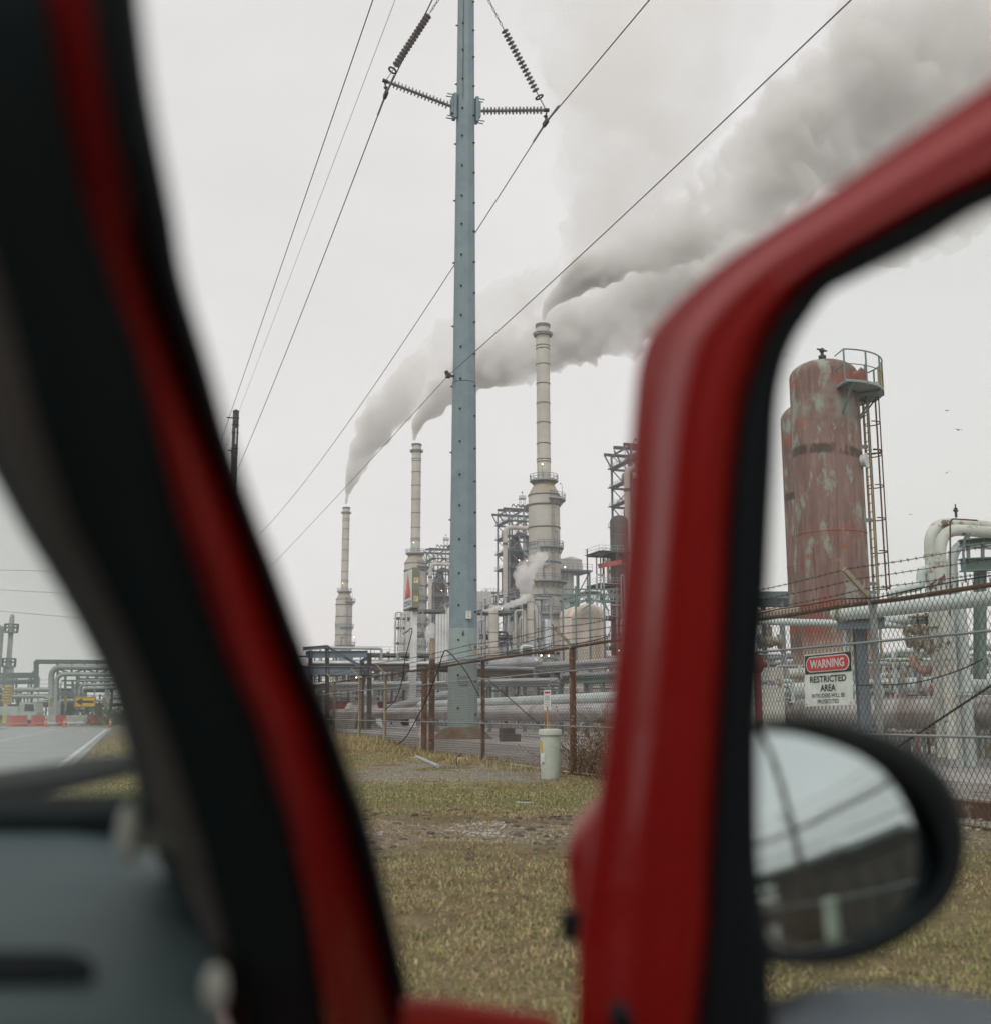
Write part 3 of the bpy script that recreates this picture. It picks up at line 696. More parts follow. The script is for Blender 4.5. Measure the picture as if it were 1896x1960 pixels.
# insulators: braced post on each side, hung up by a disc string
ZI = 31.6
def post_ins(sgn):
    p = TP+Vector((sgn*(rad(ZI)+.28), 0, ZI)); q = TP+Vector((sgn*4.15, -.05 if sgn < 0 else -.5, ZI+(.35 if sgn > 0 else .75)))
    t = thing('post_insulator', 'ribbed post insulator on the %s of the steel pole' % ('left side' if sgn < 0 else 'right side'), 'insulator', tuple(p), 'post insulators')
    b = MB(); b.box(TP+Vector((sgn*(rad(ZI)+.1), 0, ZI)), (.16, .42, 1.35)); b.box(TP+Vector((sgn*(rad(ZI)+.24), 0, ZI)), (.1, .34, .8))
    for dz in (-.6, .6):
        for dy in (-.13, .13): b.cyl(TP+Vector((sgn*(rad(ZI)+.1), dy, ZI+dz)), TP+Vector((sgn*(rad(ZI)+.5), dy, ZI+dz)), .03, None, 6)
    b.build('mounting_bracket', M['pole'], t)
    d = (q-p).normalized(); L_ = (q-p).length; b = MB(); b.tube([p, q], .075, 10); n = 17
    b.build('core', M['insulator'], t); b = MB()
    for i in range(n):
        c = p+d*(L_*(.06+.86*i/(n-1))); r = .21 if i % 2 == 0 else .185
        b.tube([c-d*.035, c+d*.0, c+d*.05], [.085, r, r*.96], 18)
    b.build('shed', M['insulator'], t)
    b = MB(); b.cyl(q-d*.1, q+d*.18, .10, None, 10); b.tube([q+d*.1, q+Vector((0,0,-.3)), q+Vector((0,0,-.62))], .045, 6)
    b.box(q+Vector((0,0,-.7)), (.16,.6,.22)); b.ring(q+Vector((0,0,-.35)), .09, .03, 10)
    b.build('clamp', M['bolt'], t); return q
ends = [post_ins(-1), post_ins(1)]
for sgn, q in zip((-1, 1), ends):
    top = TP+Vector((sgn*(rad(39)+.1), 0, 39.2)); q0 = q+Vector((0,0,.05)); d = (top-q0).normalized(); L_ = (top-q0).length
    t = thing('suspension_insulator', 'slanting string of disc insulators %s of the steel pole' % ('left' if sgn < 0 else 'right'), 'insulator', tuple(q0), 'suspension insulators')
    b = MB(); b.tube([q0, q0+d*L_*.62], .03, 6); b.build('core', M['insulator'], t)
    b = MB()
    for i in range(16):
        c = q0+d*(L_*(.14+.44*i/15)); b.tube([c-d*.05, c, c+d*.03, c+d*.07], [.05, .19, .20, .07], 16)
    b.build('shed', M['insulator'], t)
    b = MB(); c = q0+d*L_*.09; b.tube(arc(c, .2, 0, 2*math.pi, 16, d.orthogonal().normalized(), d.cross(d.orthogonal().normalized()))[:-1], .05, 6, closed=True); b.build('corona_ring', M['bolt'], t)
    b = MB(); l0 = .64; s = .22; k = 0
    while l0*L_+k*s < L_-.1:
        c = q0+d*(l0*L_+k*s); u = d.orthogonal().normalized(); u = u if k % 2 else d.cross(u)
        ring = [c+d*(s*.6*math.cos(a))+u*(.055*math.sin(a)) for a in np.linspace(0, 2*math.pi, 11)[:-1]]; b.tube(ring, .016, 5, closed=True); k += 1
    b.build('chain_link', M['bolt'], t)

# ------------------------------------------------------------------ overhead lines, all along the road
def sagline(name, label, pts, r, m, group='overhead lines along the road'):
    b = MB(); b.tube(pts, r, 6); return solo(b.build(name, m, None), label, 'power line', group)
def span(y0, z0, y1, z1, x0, x1, sag, n=36):
    return [(x0+(x1-x0)*t, y0+(y1-y0)*t, z0+(z1-z0)*t-4*sag*t*(1-t)) for t in (i/n for i in range(n+1))]
for sgn, q, lab in zip((-1, 1), ends, ('left', 'right')):
    c = q+Vector((0, 0, -.72))
    b = MB(); b.tube([tuple(p) for p in span(c.y-230, c.z+1.0, c.y, c.z, c.x, c.x, 5.2)]+[tuple(p) for p in span(c.y, c.z, c.y+200, c.z+ (2.8 if sgn > 0 else .8), c.x, c.x, 3.8 if sgn > 0 else 3.2)][1:], .030, 6)
    o = solo(b.build('conductor', M['wire'], None), 'reddish conductor clamped under the %s post insulator' % lab, 'power line', 'overhead lines along the road')
    b = MB(); b.tube([(c.x, c.y-1.9, c.z-.06), (c.x, c.y, c.z+.0), (c.x, c.y+1.9, c.z-.09)], .055, 8)
    a = b.build('armour_rod', M['insulator'], o)
def wire_at(pa, pb_, x, r, m, label, yend=220, ystart=-80):
    A, B = PX(*pa, x), PX(*pb_, x); t0 = (ystart-A.y)/(B.y-A.y); t1 = (yend-A.y)/(B.y-A.y)
    pts = [A.lerp(B, t0+(t1-t0)*i/24) for i in range(25)]
    return sagline('overhead_wire', label, pts, r, m)
b = MB(); c = TP+Vector((-rad(18.2)-.25, -.1, zy(722, 54.2))); b.tube([c+Vector((.3,0,0)), c], .06, 8); b.box(c, (.2,.3,.2)); b.sphere(c+Vector((-.08,0,.15)), .11, 6); b.build('wire_bracket', M['bolt'], tp)
pp = span(-60, c.z-.2, c.y, c.z, c.x, c.x, 1.2)+span(c.y, c.z, 230, c.z-.0, c.x, c.x, .55)[1:]
sagline('overhead_wire', 'thin dark wire clamped low on the left edge of the steel pole', pp, .018, M['wire_grey'])
wire_at((700, 40), (435, 810), 4.0, .012, M['wire'], 'leftmost thin red wire strung to the timber pole')
wire_at((741, 40), (468, 760), 4.6, .006, M['wire_grey'], 'faintest hair-thin wire between the two left wires')

def wood_pole(loc, label, h, arm=False, r=.16):
    t = thing('timber_pole', label, 'utility pole', loc); b = MB(); x, y, _ = loc
    b.tube([(x, y, -.2), (x, y, h*.5), (x, y, h)], [r*1.25, r*1.1, r*.92], 14); b.build('pole_shaft', M['wood_dark'], t)
    b = MB(); b.lathe((x, y, h), [(r*1.0, -.06), (r*1.02, .0), (r*.4, .08), (.001, .09)], 12); b.build('pole_cap', M['bolt'], t)
    b = MB()
    for z in (h-.35, h-.7, h-1.1, h-1.9, h-2.1): b.ring((x, y, z), r+.005, .022, 14)
    b.beam((x-.45, y, h-.35), (x+.05, y, h-.35), .05); b.beam((x-.3, y, h-2.0), (x+.05, y, h-2.0), .05)
    b.build('pole_hardware', M['bolt'], t); b = MB(); b.box((x+.02, y-r*1.0, h-1.3), (.07,.03,.8)); b.build('pole_plate', M['sign_white'], t)
    if arm:
        b = MB(); b.beam((x-1.3, y, h-.5), (x+1.3, y, h-.5), .1, .12); b.build('crossarm', M['wood_dark'], t)
    return t
w = P(452, 787, 55); wood_pole((w.x, w.y, 0), 'weathered timber pole against the sky beside the car windscreen pillar', w.z)
# poles behind the car, seen in the wing mirror
wood_pole((9.2, -11.5, 0), 'tall timber pole with crossarm reflected in the wing mirror', 9.5, True)
wood_pole((14.0, -9.0, 0), 'plain timber pole behind the fence reflected in the wing mirror', 8.0)

# three thin lines crossing the road far ahead
for k, (ya, yb_, lab) in enumerate(((1091, 1094, 'highest'), (1129, 1136, 'middle'), (1170, 1181, 'lowest'))):
    A, B = P(0, ya, 108), P(130, yb_, 108); d = B-A
    b = MB(); b.tube([A-d*5, A, B, B+d*.9], .02, 5); solo(b.build('overhead_wire', M['wire_grey'], None), '%s of three faint wires crossing above the road ahead' % lab, 'power line', 'wires crossing the road')
# birds
for i, (x, y, s, an) in enumerate(((1474, 900, .8, .5), (1812, 786, .55, 0), (1834, 823, .8, -.15), (1812, 905, .75, .35), (1743, 985, .45, .1), (1501, 679, .6, .1))):
    c = P(x, y, 60); t = thing('bird', ['dark bird banking just right of the door frame', 'small dark gliding bird, highest at far right', 'dark bird with spread wings at far right edge', 'dark bird with raised wing right of the ladder', 'tiny dark bird beyond the ladder above the bent pipes', 'small dark bird left of the rusty tank top'][i], 'bird', tuple(c), 'birds circling over the plant')
    ux = (CR*math.cos(an)+Vector((0,0,math.sin(an)))).normalized(); uz = (Vector((0,0,math.cos(an)))-CR*math.sin(an)).normalized(); s *= .30
    b = MB(); b.tube([c-CF*.16*s*2-ux*.0, c-CF*.05, c+CF*.1, c+CF*.24*s*2], [.012*s*2, .045*s*2, .04*s*2, .01], 8); b.build('body', M['bird'], t)
    b = MB()
    for sg in (-1, 1):
        b.add([c+CF*.06, c-CF*.06, c+ux*(sg*.5*s)+uz*.16*s-CF*.05, c+ux*(sg*.5*s)+uz*.17*s+CF*.05], [(0,1,2,3)])
        b.add([c+ux*(sg*.5*s)+uz*.16*s-CF*.05, c+ux*(sg*.5*s)+uz*.17*s+CF*.05, c+ux*(sg*1.05*s)+uz*.06*s-CF*.06], [(0,1,2)])
    b.build('wing', M['bird'], t, smooth=False, fix=False)
# ------------------------------------------------------------------ rusted tanks
def tank_mat():
    m, nt, N, L, bs = _nt('peeling_red_tank_paint'); bs.inputs['Roughness'].default_value = .8
    v, pos = _coord(N, L)
    vs, _ = _coord(N, L, (2.6, 2.6, .35)); vw, _ = _coord(N, L, (1.5, 1.5, .62))
    n1 = _noise(N, L, v, .55, 5); ns = _noise(N, L, vs, 1.5, 6, .7); np_ = _noise(N, L, vw, 1.3, 9, .66); nf = _noise(N, L, v, 7, 8, .7)
    col = _mix(N, L, _ramp(N, L, n1, .35, .65), (.165,.095,.080), (.235,.145,.122))
    col = _mix(N, L, _math(N, L, 'MULTIPLY', _ramp(N, L, ns, .46, .66), .7), col, (.31,.215,.19))
    vd, _ = _coord(N, L, (5, 5, .16)); nd = _noise(N, L, vd, 1.3, 5, .6)
    col = _mix(N, L, _math(N, L, 'MULTIPLY', _ramp(N, L, nd, .56, .70), .65), col, (.105,.055,.04))
    f = _ramp(N, L, _math(N, L, 'ADD', np_, _math(N, L, 'MULTIPLY', nf, .12)), .595, .665)
    col = _mix(N, L, _math(N, L, 'MULTIPLY', f, .82), col, (.30,.335,.285))
    vo = N.new('ShaderNodeVectorMath'); vo.operation = 'ADD'; vo.inputs[1].default_value = (7, 3, 11); L.new(v, vo.inputs[0])
    n4 = _noise(N, L, vo.outputs[0], .75, 7, .6)
    col = _mix(N, L, _math(N, L, 'MULTIPLY', _ramp(N, L, n4, .62, .67), .75), col, (.33,.075,.045))
    sz = N.new('ShaderNodeSeparateXYZ'); L.new(pos, sz.inputs[0]); z = sz.outputs['Z']; zn = _math(N, L, 'ADD', z, _math(N, L, 'MULTIPLY', _math(N, L, 'SUBTRACT', ns, .5), 1.4))
    x = sz.outputs['X']
    # seams: primer red, a scorched band near the top, pale grey head
    for zc, w, c, a in ((7.35, .16, (.27,.085,.06), .45), (4.75, .22, (.36,.085,.05), .7), (12.75, .18, (.34,.07,.035), .75)):
        col = _mix(N, L, _math(N, L, 'MULTIPLY', band(N, L, zn, zc-w, zc+w, .06), _math(N, L, 'MULTIPLY', _ramp(N, L, n4, .38, .55), a)), col, c)
    zt = _math(N, L, 'ADD', z, _math(N, L, 'MULTIPLY', x, .12))
    col = _mix(N, L, _math(N, L, 'MULTIPLY', band(N, L, zt, 9.98, 10.32, .05), _math(N, L, 'MULTIPLY', _ramp(N, L, np_, .42, .5), .85)), col, (.06,.042,.033))
    col = _mix(N, L, _math(N, L, 'MULTIPLY', _math(N, L, 'MULTIPLY', band(N, L, zn, 11.3, 12.4, .4), .7), _ramp(N, L, n1, .5, .62)), col, (.30,.335,.285))
    col = _mix(N, L, _math(N, L, 'MULTIPLY', _ramp(N, L, zn, 13.1, 13.4), _ramp(N, L, np_, .46, .56)), col, (.30,.33,.27))
    col = _mix(N, L, _ramp(N, L, zn, 3.95, 3.45), col, (.40,.31,.245))
    col = _mix(N, L, _math(N, L, 'MULTIPLY', band(N, L, zn, 3.6, 4.4, .25), _math(N, L, 'MULTIPLY', _ramp(N, L, n4, .50, .6), .7)), col, (.36,.085,.06))
    L.new(col, bs.inputs['Base Color'])
    b = N.new('ShaderNodeBump'); b.inputs['Strength'].default_value = .25; b.inputs['Distance'].default_value = .03; L.new(np_, b.inputs['Height']); L.new(b.outputs['Normal'], bs.inputs['Normal']); return m
M['tank'] = tank_mat()
TC = P(1604, 1290, 40); TC.z = 0; TR = 1.20; TH = zy(688, 39.8)
tk = thing('rusted_tank', 'tall red vertical tank with peeling paint, platform and caged ladder', 'tank', tuple(TC))
def vessel(c, r, h, dome, n=48):
    prof = [(r*.96, 0), (r*.96, 3.55), (r, 3.75), (r, 7.32), (r+.012, 7.33), (r+.012, 7.39), (r, 7.4), (r, h-dome)]+[(r*math.cos(a), h-dome+dome*math.sin(a)) for a in np.linspace(0, math.pi/2-.02, 9)[1:]]
    b = MB(); b.lathe(c, prof, n); return b
vessel(TC, TR, TH, .62).build('tank_shell', M['tank'], tk)
b = MB(); t0 = TC+Vector((0,0,TH)); b.cyl(t0-Vector((0,0,.05)), t0+Vector((0,0,.10)), .09, None, 10); b.cyl(t0+Vector((0,0,.1)), t0+Vector((0,0,.2)), .14, None, 10); b.cyl(t0+Vector((0,0,.2)), t0+Vector((0,0,.42)), .06, None, 8); b.sphere(t0+Vector((.0,0,.4)), .10, 6); b.beam(t0+Vector((-.2,0,.44)), t0+Vector((.2,0,.40)), .05); b.build('relief_valve', M['bolt'], tk)
A0 = math.atan2(CR.y, CR.x)            # angle pointing to camera right
pa0, pa1 = A0-R(86), A0+R(62); ZP = zy(741, 39)
b = MB(); b.deck(TC, TR-.02, 2.05, ZP-.09, .09, pa0, pa1, 26); pf = b.build('platform', M['pale_steel'], tk)
b = MB()
for zz, th in ((ZP+.55, .018), (ZP+1.07, .026)): b.ring(TC+Vector((0,0,zz)), 2.03, th, 26, pa0, pa1)
for i in range(7):
    a = pa0+(pa1-pa0)*i/6; c = TC+Vector((2.03*math.cos(a), 2.03*math.sin(a), 0)); b.beam(c+Vector((0,0,ZP-.15)), c+Vector((0,0,ZP+1.08)), .045)
for a in (pa0,): 
    d = Vector((math.cos(a), math.sin(a), 0))
    for zz in (ZP+.55, ZP+1.07): b.beam(TC+d*TR+Vector((0,0,zz)), TC+d*2.03+Vector((0,0,zz)), .03)
b.build('railing', M['green_steel'], pf)
b = MB()
for i in range(4):
    a = pa0+(pa1-pa0)*(i+.2)/3.4; d = Vector((math.cos(a), math.sin(a), 0)); b.beam(TC+d*TR+Vector((0,0,ZP-1.0)), TC+d*1.95+Vector((0,0,ZP-.1)), .05); b.beam(TC+d*TR+Vector((0,0,ZP-.14)), TC+d*2.0+Vector((0,0,ZP-.14)), .06)
b.build('bracket', M['green_steel'], pf)
b = MB(); a = A0-R(12); d = Vector((math.cos(a), math.sin(a), 0)); c = TC+d*1.93; tdir = Vector((-d.y, d.x, 0))
for zz in (ZP+.25, ZP+.62, ZP+.95): b.beam(c-tdir*.32+Vector((0,0,zz)), c+tdir*.32+Vector((0,0,zz)), .04)
b.beam(c-tdir*.32+Vector((0,0,ZP+.1)), c-tdir*.32+Vector((0,0,ZP+1)), .05); b.box(c+tdir*.2+Vector((0,0,ZP+.55)), (.06,.24,.8), a); b.build('yellow_gate', M['crane_yellow'], pf)
b = MB(); a = A0-R(40); d = Vector((math.cos(a), math.sin(a), 0)); c = TC+d*(TR)+Vector((0,0,ZP+.35)); b.cyl(c-d*.1, c+d*.22, .3, None, 18); b.cyl(c+d*.2, c+d*.27, .36, None, 18); b.build('manway', M['tank'], tk)
b = MB(); a = A0-R(33); d = Vector((math.cos(a), math.sin(a), 0)); c = TC+d*TR+Vector((0,0,zy(878, 39))); b.cyl(c-d*.1, c+d*.14, .22, None, 18); b.cyl(c+d*.13, c+d*.18, .27, None, 18); b.build('nozzle_flange', M['white_pipe'], tk)
# caged ladder
LA = A0+R(2); ld = Vector((math.cos(LA), math.sin(LA), 0)); lt = Vector((-ld.y, ld.x, 0)); lc = TC+ld*1.47
b = MB()
for s in (-.2, .2): b.beam(lc+lt*s, lc+lt*s+Vector((0,0,ZP+1.1)), .05, .07)
z = .5
while z < ZP: b.beam(lc-lt*.2+Vector((0,0,z)), lc+lt*.2+Vector((0,0,z)), .022); z += .32
lad = b.build('ladder', M['tan_post'], tk)
b = MB()
for yy in (752, 799, 854, 861, 922, 986, 1050, 1121):
    z = zy(yy, 39.2); pts = arc(lc+Vector((0,0,z)), .36, R(-100), R(100), 14, ld, lt); b.tube([p+ld*.12 for p in pts], .022 if yy != 854 else .035, 5)
for a in (-70, -25, 25, 70):
    o = ld*(.12+.36*math.cos(R(a)))+lt*(.36*math.sin(R(a))); b.beam(lc+o+Vector((0,0,zy(1128, 39.2))), lc+o+Vector((0,0,ZP-.1)), .022, .04)
b.build('ladder_cage', M['rust_rail'], lad)
b = MB()
for yy in (842, 868, 986, 1111, 1128): z = zy(yy, 39); b.beam(TC+ld*TR+Vector((0,0,z)), lc+Vector((0,0,z)), .10, .12)
b.build('ladder_bracket', M['pale_steel'], lad)
T2 = P(1590, 1290, 49); T2.z = 0
tk2 = thing('rusted_tank', 'second red tank half hidden behind the big one', 'tank', tuple(T2)); vessel(T2, 1.62, zy(768, 49), .8).build('tank_shell', M['tank'], tk2)
b = MB(); b.cyl(T2+Vector((0,0,zy(768, 49)-.1)), T2+Vector((0,0,zy(768, 49)+.25)), .1, None, 8); b.build('nozzle', M['bolt'], tk2)

# ------------------------------------------------------------------ two big pipelines along the fence
def pipeline(name, label, pts, r, m, joints=(), n=24):
    t = thing(name, label, 'pipeline', tuple(Vector(pts[0])), 'pipes along the fence'); b = MB(); b.tube(pts, r, n); b.build('pipe', m, t)
    if joints:
        b = MB()
        for y in joints: b.tube([(pts[0][0], y-.05, pts[0][2]), (pts[0][0], y+.05, pts[0][2])], r+.006, n)
        b.build('weld_band', m, t)
    return t
ex = 18.6; ez = 1.17; er = .395
pe = pipeline('pipeline', 'thick dark pipe, silvery on top, nearest the fence', [(ex, y, ez) for y in (-70, 0, 30, 60, 100, 118)], er, M['brown_pipe'], (6, 21, 36, 52, 70))
b = MB(); b.tube([(ex, 118, ez), (ex-.2, 122, ez-.1), (ex-.3, 126, ez-.6), (ex-.3, 127.5, -.2)], [er, er, er, er], 20); b.build('elbow', M['brown_pipe'], pe)
DX = 21.0
dl = [PX(1853, 1313, DX), PX(1500, 1323, DX), PX(1161, 1337, DX), PX(922, 1346, DX)]
d0, d1 = dl[0], dl[-1]; pd = pipeline('pipeline', 'pale grey-green pipe just above and behind the dark one', [d0+(d0-d1)*1.2, d0, dl[2], d1, d1+(d1-dl[2])*.8], .295, M['white_pipe'])
# survey targets on it
b = MB(); b2 = MB()
for x, y in ((1664, 1312), (1786, 1308)):
    c = PX(x, y, DX-.31)
    for i in (-1, 1):
        for j in (-1, 1): (b if i*j > 0 else b2).box(c+Vector((-.004, i*.045, j*.045)), (.006, .09, .09))
b.build('survey_target', M['black'], pd); b2.build('survey_target', M['sign_white'], pd)
br0, br1 = PX(741, 1357, 19.4), PX(862, 1328, 24.5)
pipeline('branch_pipe', 'pale pipe rising diagonally behind the steel pole', [br0, br0.lerp(br1, .5), br1, br1+(br1-br0)*.5], .33, M['grey_pipe'])
def support(y, w=1.2, x=ex, top=None, label=None, name='pipe_support'):
    top = ez-er if top is None else top
    t = thing(name, label, 'pipe support', (x, y, 0), 'pipe supports'); b = MB(); h = w/2
    b.lathe((x, y, 0), [(h*1.25,-.1),(h*1.2,.08),(h*1.0,.22),(h*.72,.35),(h*.62,top-.05),(h*.7,top)], 8); b.build('pedestal', M['concrete'], t)
    b = MB(); b.box((x, y, top+.06), (.9, .42, .12)); b.build('saddle', M['rust_rail'], t)
for y, lab in ((17, 'concrete pipe foot near the right edge below the dark pipe'), (30, 'concrete pipe foot behind the door frame'), (44, 'concrete pipe foot right of the steel pole'), (73, 'concrete pipe foot seen left of the rusty corner posts'), (92, 'wider concrete pipe foot at the far left end')):
    support(y, 1.5 if y > 60 else .8, label=lab)
# culvert end and low concrete beams
b = MB(); c = PX(672, 1384, 16.5); b.box((16.5, c.y, .62), (1.4, 7.5, 1.25)); cv = b.build('headwall', M['concrete'], None, smooth=False); solo(cv, 'long stained concrete block under the far end of the dark pipe', 'concrete block')
b = MB(); b.box((27.5, 40, .2), (.4, 150, .4)); solo(b.build('kerb_wall', M['concrete'], None, smooth=False), 'low dark concrete kerb wall across the yard behind the pipes', 'kerb')
b = MB(); b.box((15.2, 46.5, .3), (.55,.5,.5)); b.box((15.2, 46.1, .16), (.8,.4,.3)); solo(b.build('pump_box', M['dark_steel'], None, smooth=False), 'small dark box on the gravel right of the steel pole', 'box')
b = MB(); b.box((9.0, 13.2, .1), (.25, 9, .2)); solo(b.build('timber_sleeper', M['rust_rail'], None, smooth=False), 'brown timber sleeper lying on gravel behind the fence near the mirror', 'sleeper')

# ------------------------------------------------------------------ pale pipework at the right
def pp_(x, y, d): return P(x, y, d)
def pipe_thing(name, label, pts, r, m, flanges=(), cap=None, group='pale pipework right of the door', n=18):
    pts = [Vector(p) for p in pts]; t = thing(name, label, 'pipe', tuple(pts[0]), group); b = MB(); b.tube(pts, r, n); b.build('pipe', m, t)
    for k, f in enumerate(flanges):
        i, s = f; p = pts[i]; d = ((pts[i+1]-p) if i+1 < len(pts) and i >= 0 else (p-pts[i-1])).normalized()
        b = MB(); b.cyl(p+d*(s-.03), p+d*(s+.0), r*1.35, None, n); b.cyl(p+d*(s+.01), p+d*(s+.04), r*1.35, None, n); b.build('flange', m if k % 2 else M['rust_valve'], t)
    if cap: b = MB(); p = pts[0]; d = (pts[0]-pts[1]).normalized(); b.tube([p, p+d*r*.55, p+d*r*.8], [r, r*.8, r*.3], n); b.build('end_cap', m, t)
    return t
pa, pb = P(1600, 1176, 26), P(1860, 1149, 23.5); pA = pipe_thing('header_pipe', 'fat pale pipe with rounded blind end on steel bracket', [pa, pb, pb+(pb-pa)*.6], .155, M['white_pipe'], [(0, .12)], True)
pa, pb = P(1655, 1187, 28), P(1797, 1184, 27); pipe_thing('header_pipe', 'pale pipe under the fat one, ending at a dark valve', [pa-(pb-pa)*.3, pa, pb], .13, M['white_pipe'])
pa, pb = P(1380, 1188, 29), P(1600, 1193, 28); pc = P(1735, 1197, 27.5); pipe_thing('header_pipe', 'thin pale pipe leaving left behind the tank foot', [pa-(pb-pa)*.5, pa, pb, pc], .088, M['white_pipe'])
b = MB(); c = P(1797, 1186, 27); v = thing('valve', 'dark round valve bonnet at the end of the pale pipe', 'valve', tuple(c)); b.cyl(c-CR*.1, c+CR*.1, .16, None, 16); b.build('bonnet', M['bolt'], v); b = MB(); b.cyl(c-CF*.2, c-CF*.26, .09, None, 12); b.cyl(c-CF*.26, c-CF*.28, .05, None, 10); b.build('stem', M['pale_steel'], v); b = MB(); b.beam(c-CR*.5-Vector((0,0,.02)), c, .03); b.build('handle', M['bolt'], v)
# support frame with H columns
sp = thing('pipe_stand', 'blue-grey steel post and bracket holding the pale pipes', 'pipe stand', tuple(P(1644, 1297, 27)))
g0 = P(1644, 1200, 27); g0b = Vector((g0.x, g0.y, 0)); b = MB(); b.hbeam(g0b, g0+Vector((0,0,.0)), .26, .24, .03, up=CF); b.build('post', M['blue_steel'], sp)
b = MB(); l, r_ = P(1602, 1195, 27), P(1692, 1192, 26.4); b.hbeam(l, r_, .2, .26, .03); b.build('bracket', M['blue_steel'], sp)
b = MB(); b.beam(P(1620, 1200, 27.1), P(1620, 1300, 27.1), .12, .12); b.build('pipe_leg', M['white_pipe'], sp)
# inverted U pipes
def ubend(name, label, x0, xr, yt, dep, r, m, reach=3.2, yb=1330):
    leg = P(x0, 1130, dep); leg0 = Vector((leg.x, leg.y, .2)); zt = zy(yt, dep); d = (CR*.93+CF*.35).normalized()
    top = Vector((leg.x, leg.y, zt)); end = top+d*reach; pts = bend([leg0, top, end, Vector((end.x, end.y, .2))], .62, 9); t = thing(name, label, 'pipe', tuple(leg0), 'inverted U pipes'); b = MB(); b.tube(pts, r, 20); b.build('pipe', m, t)
    b = MB()
    for z in (2.3, zt-.75): b.cyl(leg0*1+Vector((0,0,z-.2)), leg0+Vector((0,0,z-.185)), r+.012, None, 20)
    b.build('weld_band', m, t); return t
u1 = ubend('bent_pipe', 'rust streaked bent pipe, rearmost and tallest of the inverted U pipes', 1785, 0, 1000, 26.0, .135, M['rusty_white'], 2.6)
c = P(1829, 984, 26.6); b = MB(); b.cyl(c-Vector((0,0,.08)), c+Vector((0,0,.06)), .03, None, 8); b.box(c+Vector((0,0,.1)), (.06,.06,.1)); b.beam(c+Vector((-.07,0,.08)), c+Vector((.07,0,.08)), .03); b.cyl(c+Vector((0,0,.12)), c+Vector((0,0,.24)), .015, None, 6); b.build('vent_valve', M['bolt'], u1)
ubend('bent_pipe', 'cleaner pale bent pipe in front of the rust streaked one', 1803, 0, 1012, 25.0, .128, M['rusty_white'], 2.4)
ubend('bent_pipe', 'lowest slender pale bent pipe nearest the right edge', 1825, 0, 1038, 26.5, .115, M['white_pipe'], 2.2)
b = MB(); pts = [P(1818, 1180, 24.6), P(1818, 1000, 24.6), P(1822, 993, 24.6), P(1870, 996, 24.6)]; b.tube(bend(pts, .08), .018, 6); solo(b.build('tubing', M['rust_rail']), 'thin rusty tube running up in front of the bent pipes', 'tube')
b = MB(); pts = [P(1848, 1115, 25.2), P(1843, 1060, 25.2), P(1846, 1030, 25.2), P(1856, 1020, 25.2)]; b.tube(pts, .028, 6); solo(b.build('tubing', M['blue_steel']), 'curved grey conduit at the right edge beside the bent pipes', 'tube')
b = MB(); pts = [P(1700, 1140, 26), P(1726, 1128, 26), P(1752, 1124, 26), P(1762, 1119, 26), P(1762, 1098, 26), P(1768, 1091, 26), P(1784, 1092, 26)]; b.tube(bend(pts, .25, 5), .105, 14); solo(b.build('gooseneck_pipe', M['white_pipe']), 'pale gooseneck pipe curving up left of the bent pipes', 'pipe')
pl = thing('steel_platform', 'small steel platform edge at the right frame edge beside bent pipes', 'platform', tuple(P(1860, 1085, 26))); b = MB(); b.hbeam(P(1836, 1040, 26), P(1930, 1030, 26), .2, .16, .03); b.hbeam(P(1838, 1082, 26), P(1930, 1078, 26), .25, .3, .03); b.build('beam', M['green_steel'], pl); b = MB(); b.beam(P(1853, 1075, 26), P(1852, 1020, 26), .06); b.beam(P(1880, 1075, 26), P(1880, 1020, 26), .06); b.build('post', M['pale_steel'], pl)
b = MB(); b.beam(P(1875, 1300, 26.2), P(1875, 1080, 26.2), .2); b.build('column', M['green_steel'], pl)
for x, dep, w, lab in ((1810, 25.4, .24, 'broad pale vertical leg right of the valve cluster'), (1838, 26.0, .2, 'narrower pale vertical leg at the right edge')):
    q = P(x, 1165, dep); b = MB(); b.cyl((q.x, q.y, 0), (q.x, q.y, q.z), w*.62, None, 18); t = solo(b.build('vertical_pipe', M['white_pipe']), lab, 'pipe')
    b = MB(); b.cyl((q.x, q.y, 1.55), (q.x, q.y, 1.6), w*.8, None, 18); b.cyl((q.x, q.y, 1.61), (q.x, q.y, 1.66), w*.8, None, 18); b.build('flange', M['white_pipe'], t)
b = MB(); pts = arc(P(1768, 1262, 26.4), .26, R(-200), R(60), 16, CR, Vector((0,0,1))); b.tube(pts, .085, 14); b2 = solo(b.build('curved_pipe', M['pink_pipe']), 'faded pink curved pipe low beside the valve cluster', 'pipe')
# valves in the cluster
def handwheel_valve(x, y, dep, s, label, m='rust_valve'):
    c = P(x, y, dep); t = thing('valve', label, 'valve', tuple(c), 'valves behind the fence'); b = MB(); b.cyl(c-CR*.22*s, c+CR*.22*s, .085*s, None, 14); b.cyl(c-CR*.22*s, c-CR*.17*s, .15*s, None, 14); b.cyl(c+CR*.17*s, c+CR*.22*s, .15*s, None, 14); b.sphere(c, .13*s, 8); b.cyl(c, c+Vector((0,0,.3*s)), .06*s, None, 10); b.build('valve_body', M[m], t)
    b = MB(); b.cyl(c+Vector((0,0,.3*s)), c+Vector((0,0,.52*s)), .02*s, None, 6); b.build('stem', M['bolt'], t)
    b = MB(); k = c+Vector((0,0,.46*s)); b.ring(k, .16*s, .02*s, 16)
    for a in (0, 2.1, 4.2): b.beam(k, k+Vector((.16*s*math.cos(a), .16*s*math.sin(a), 0)), .02*s)
    b.build('handwheel', M[m], t)
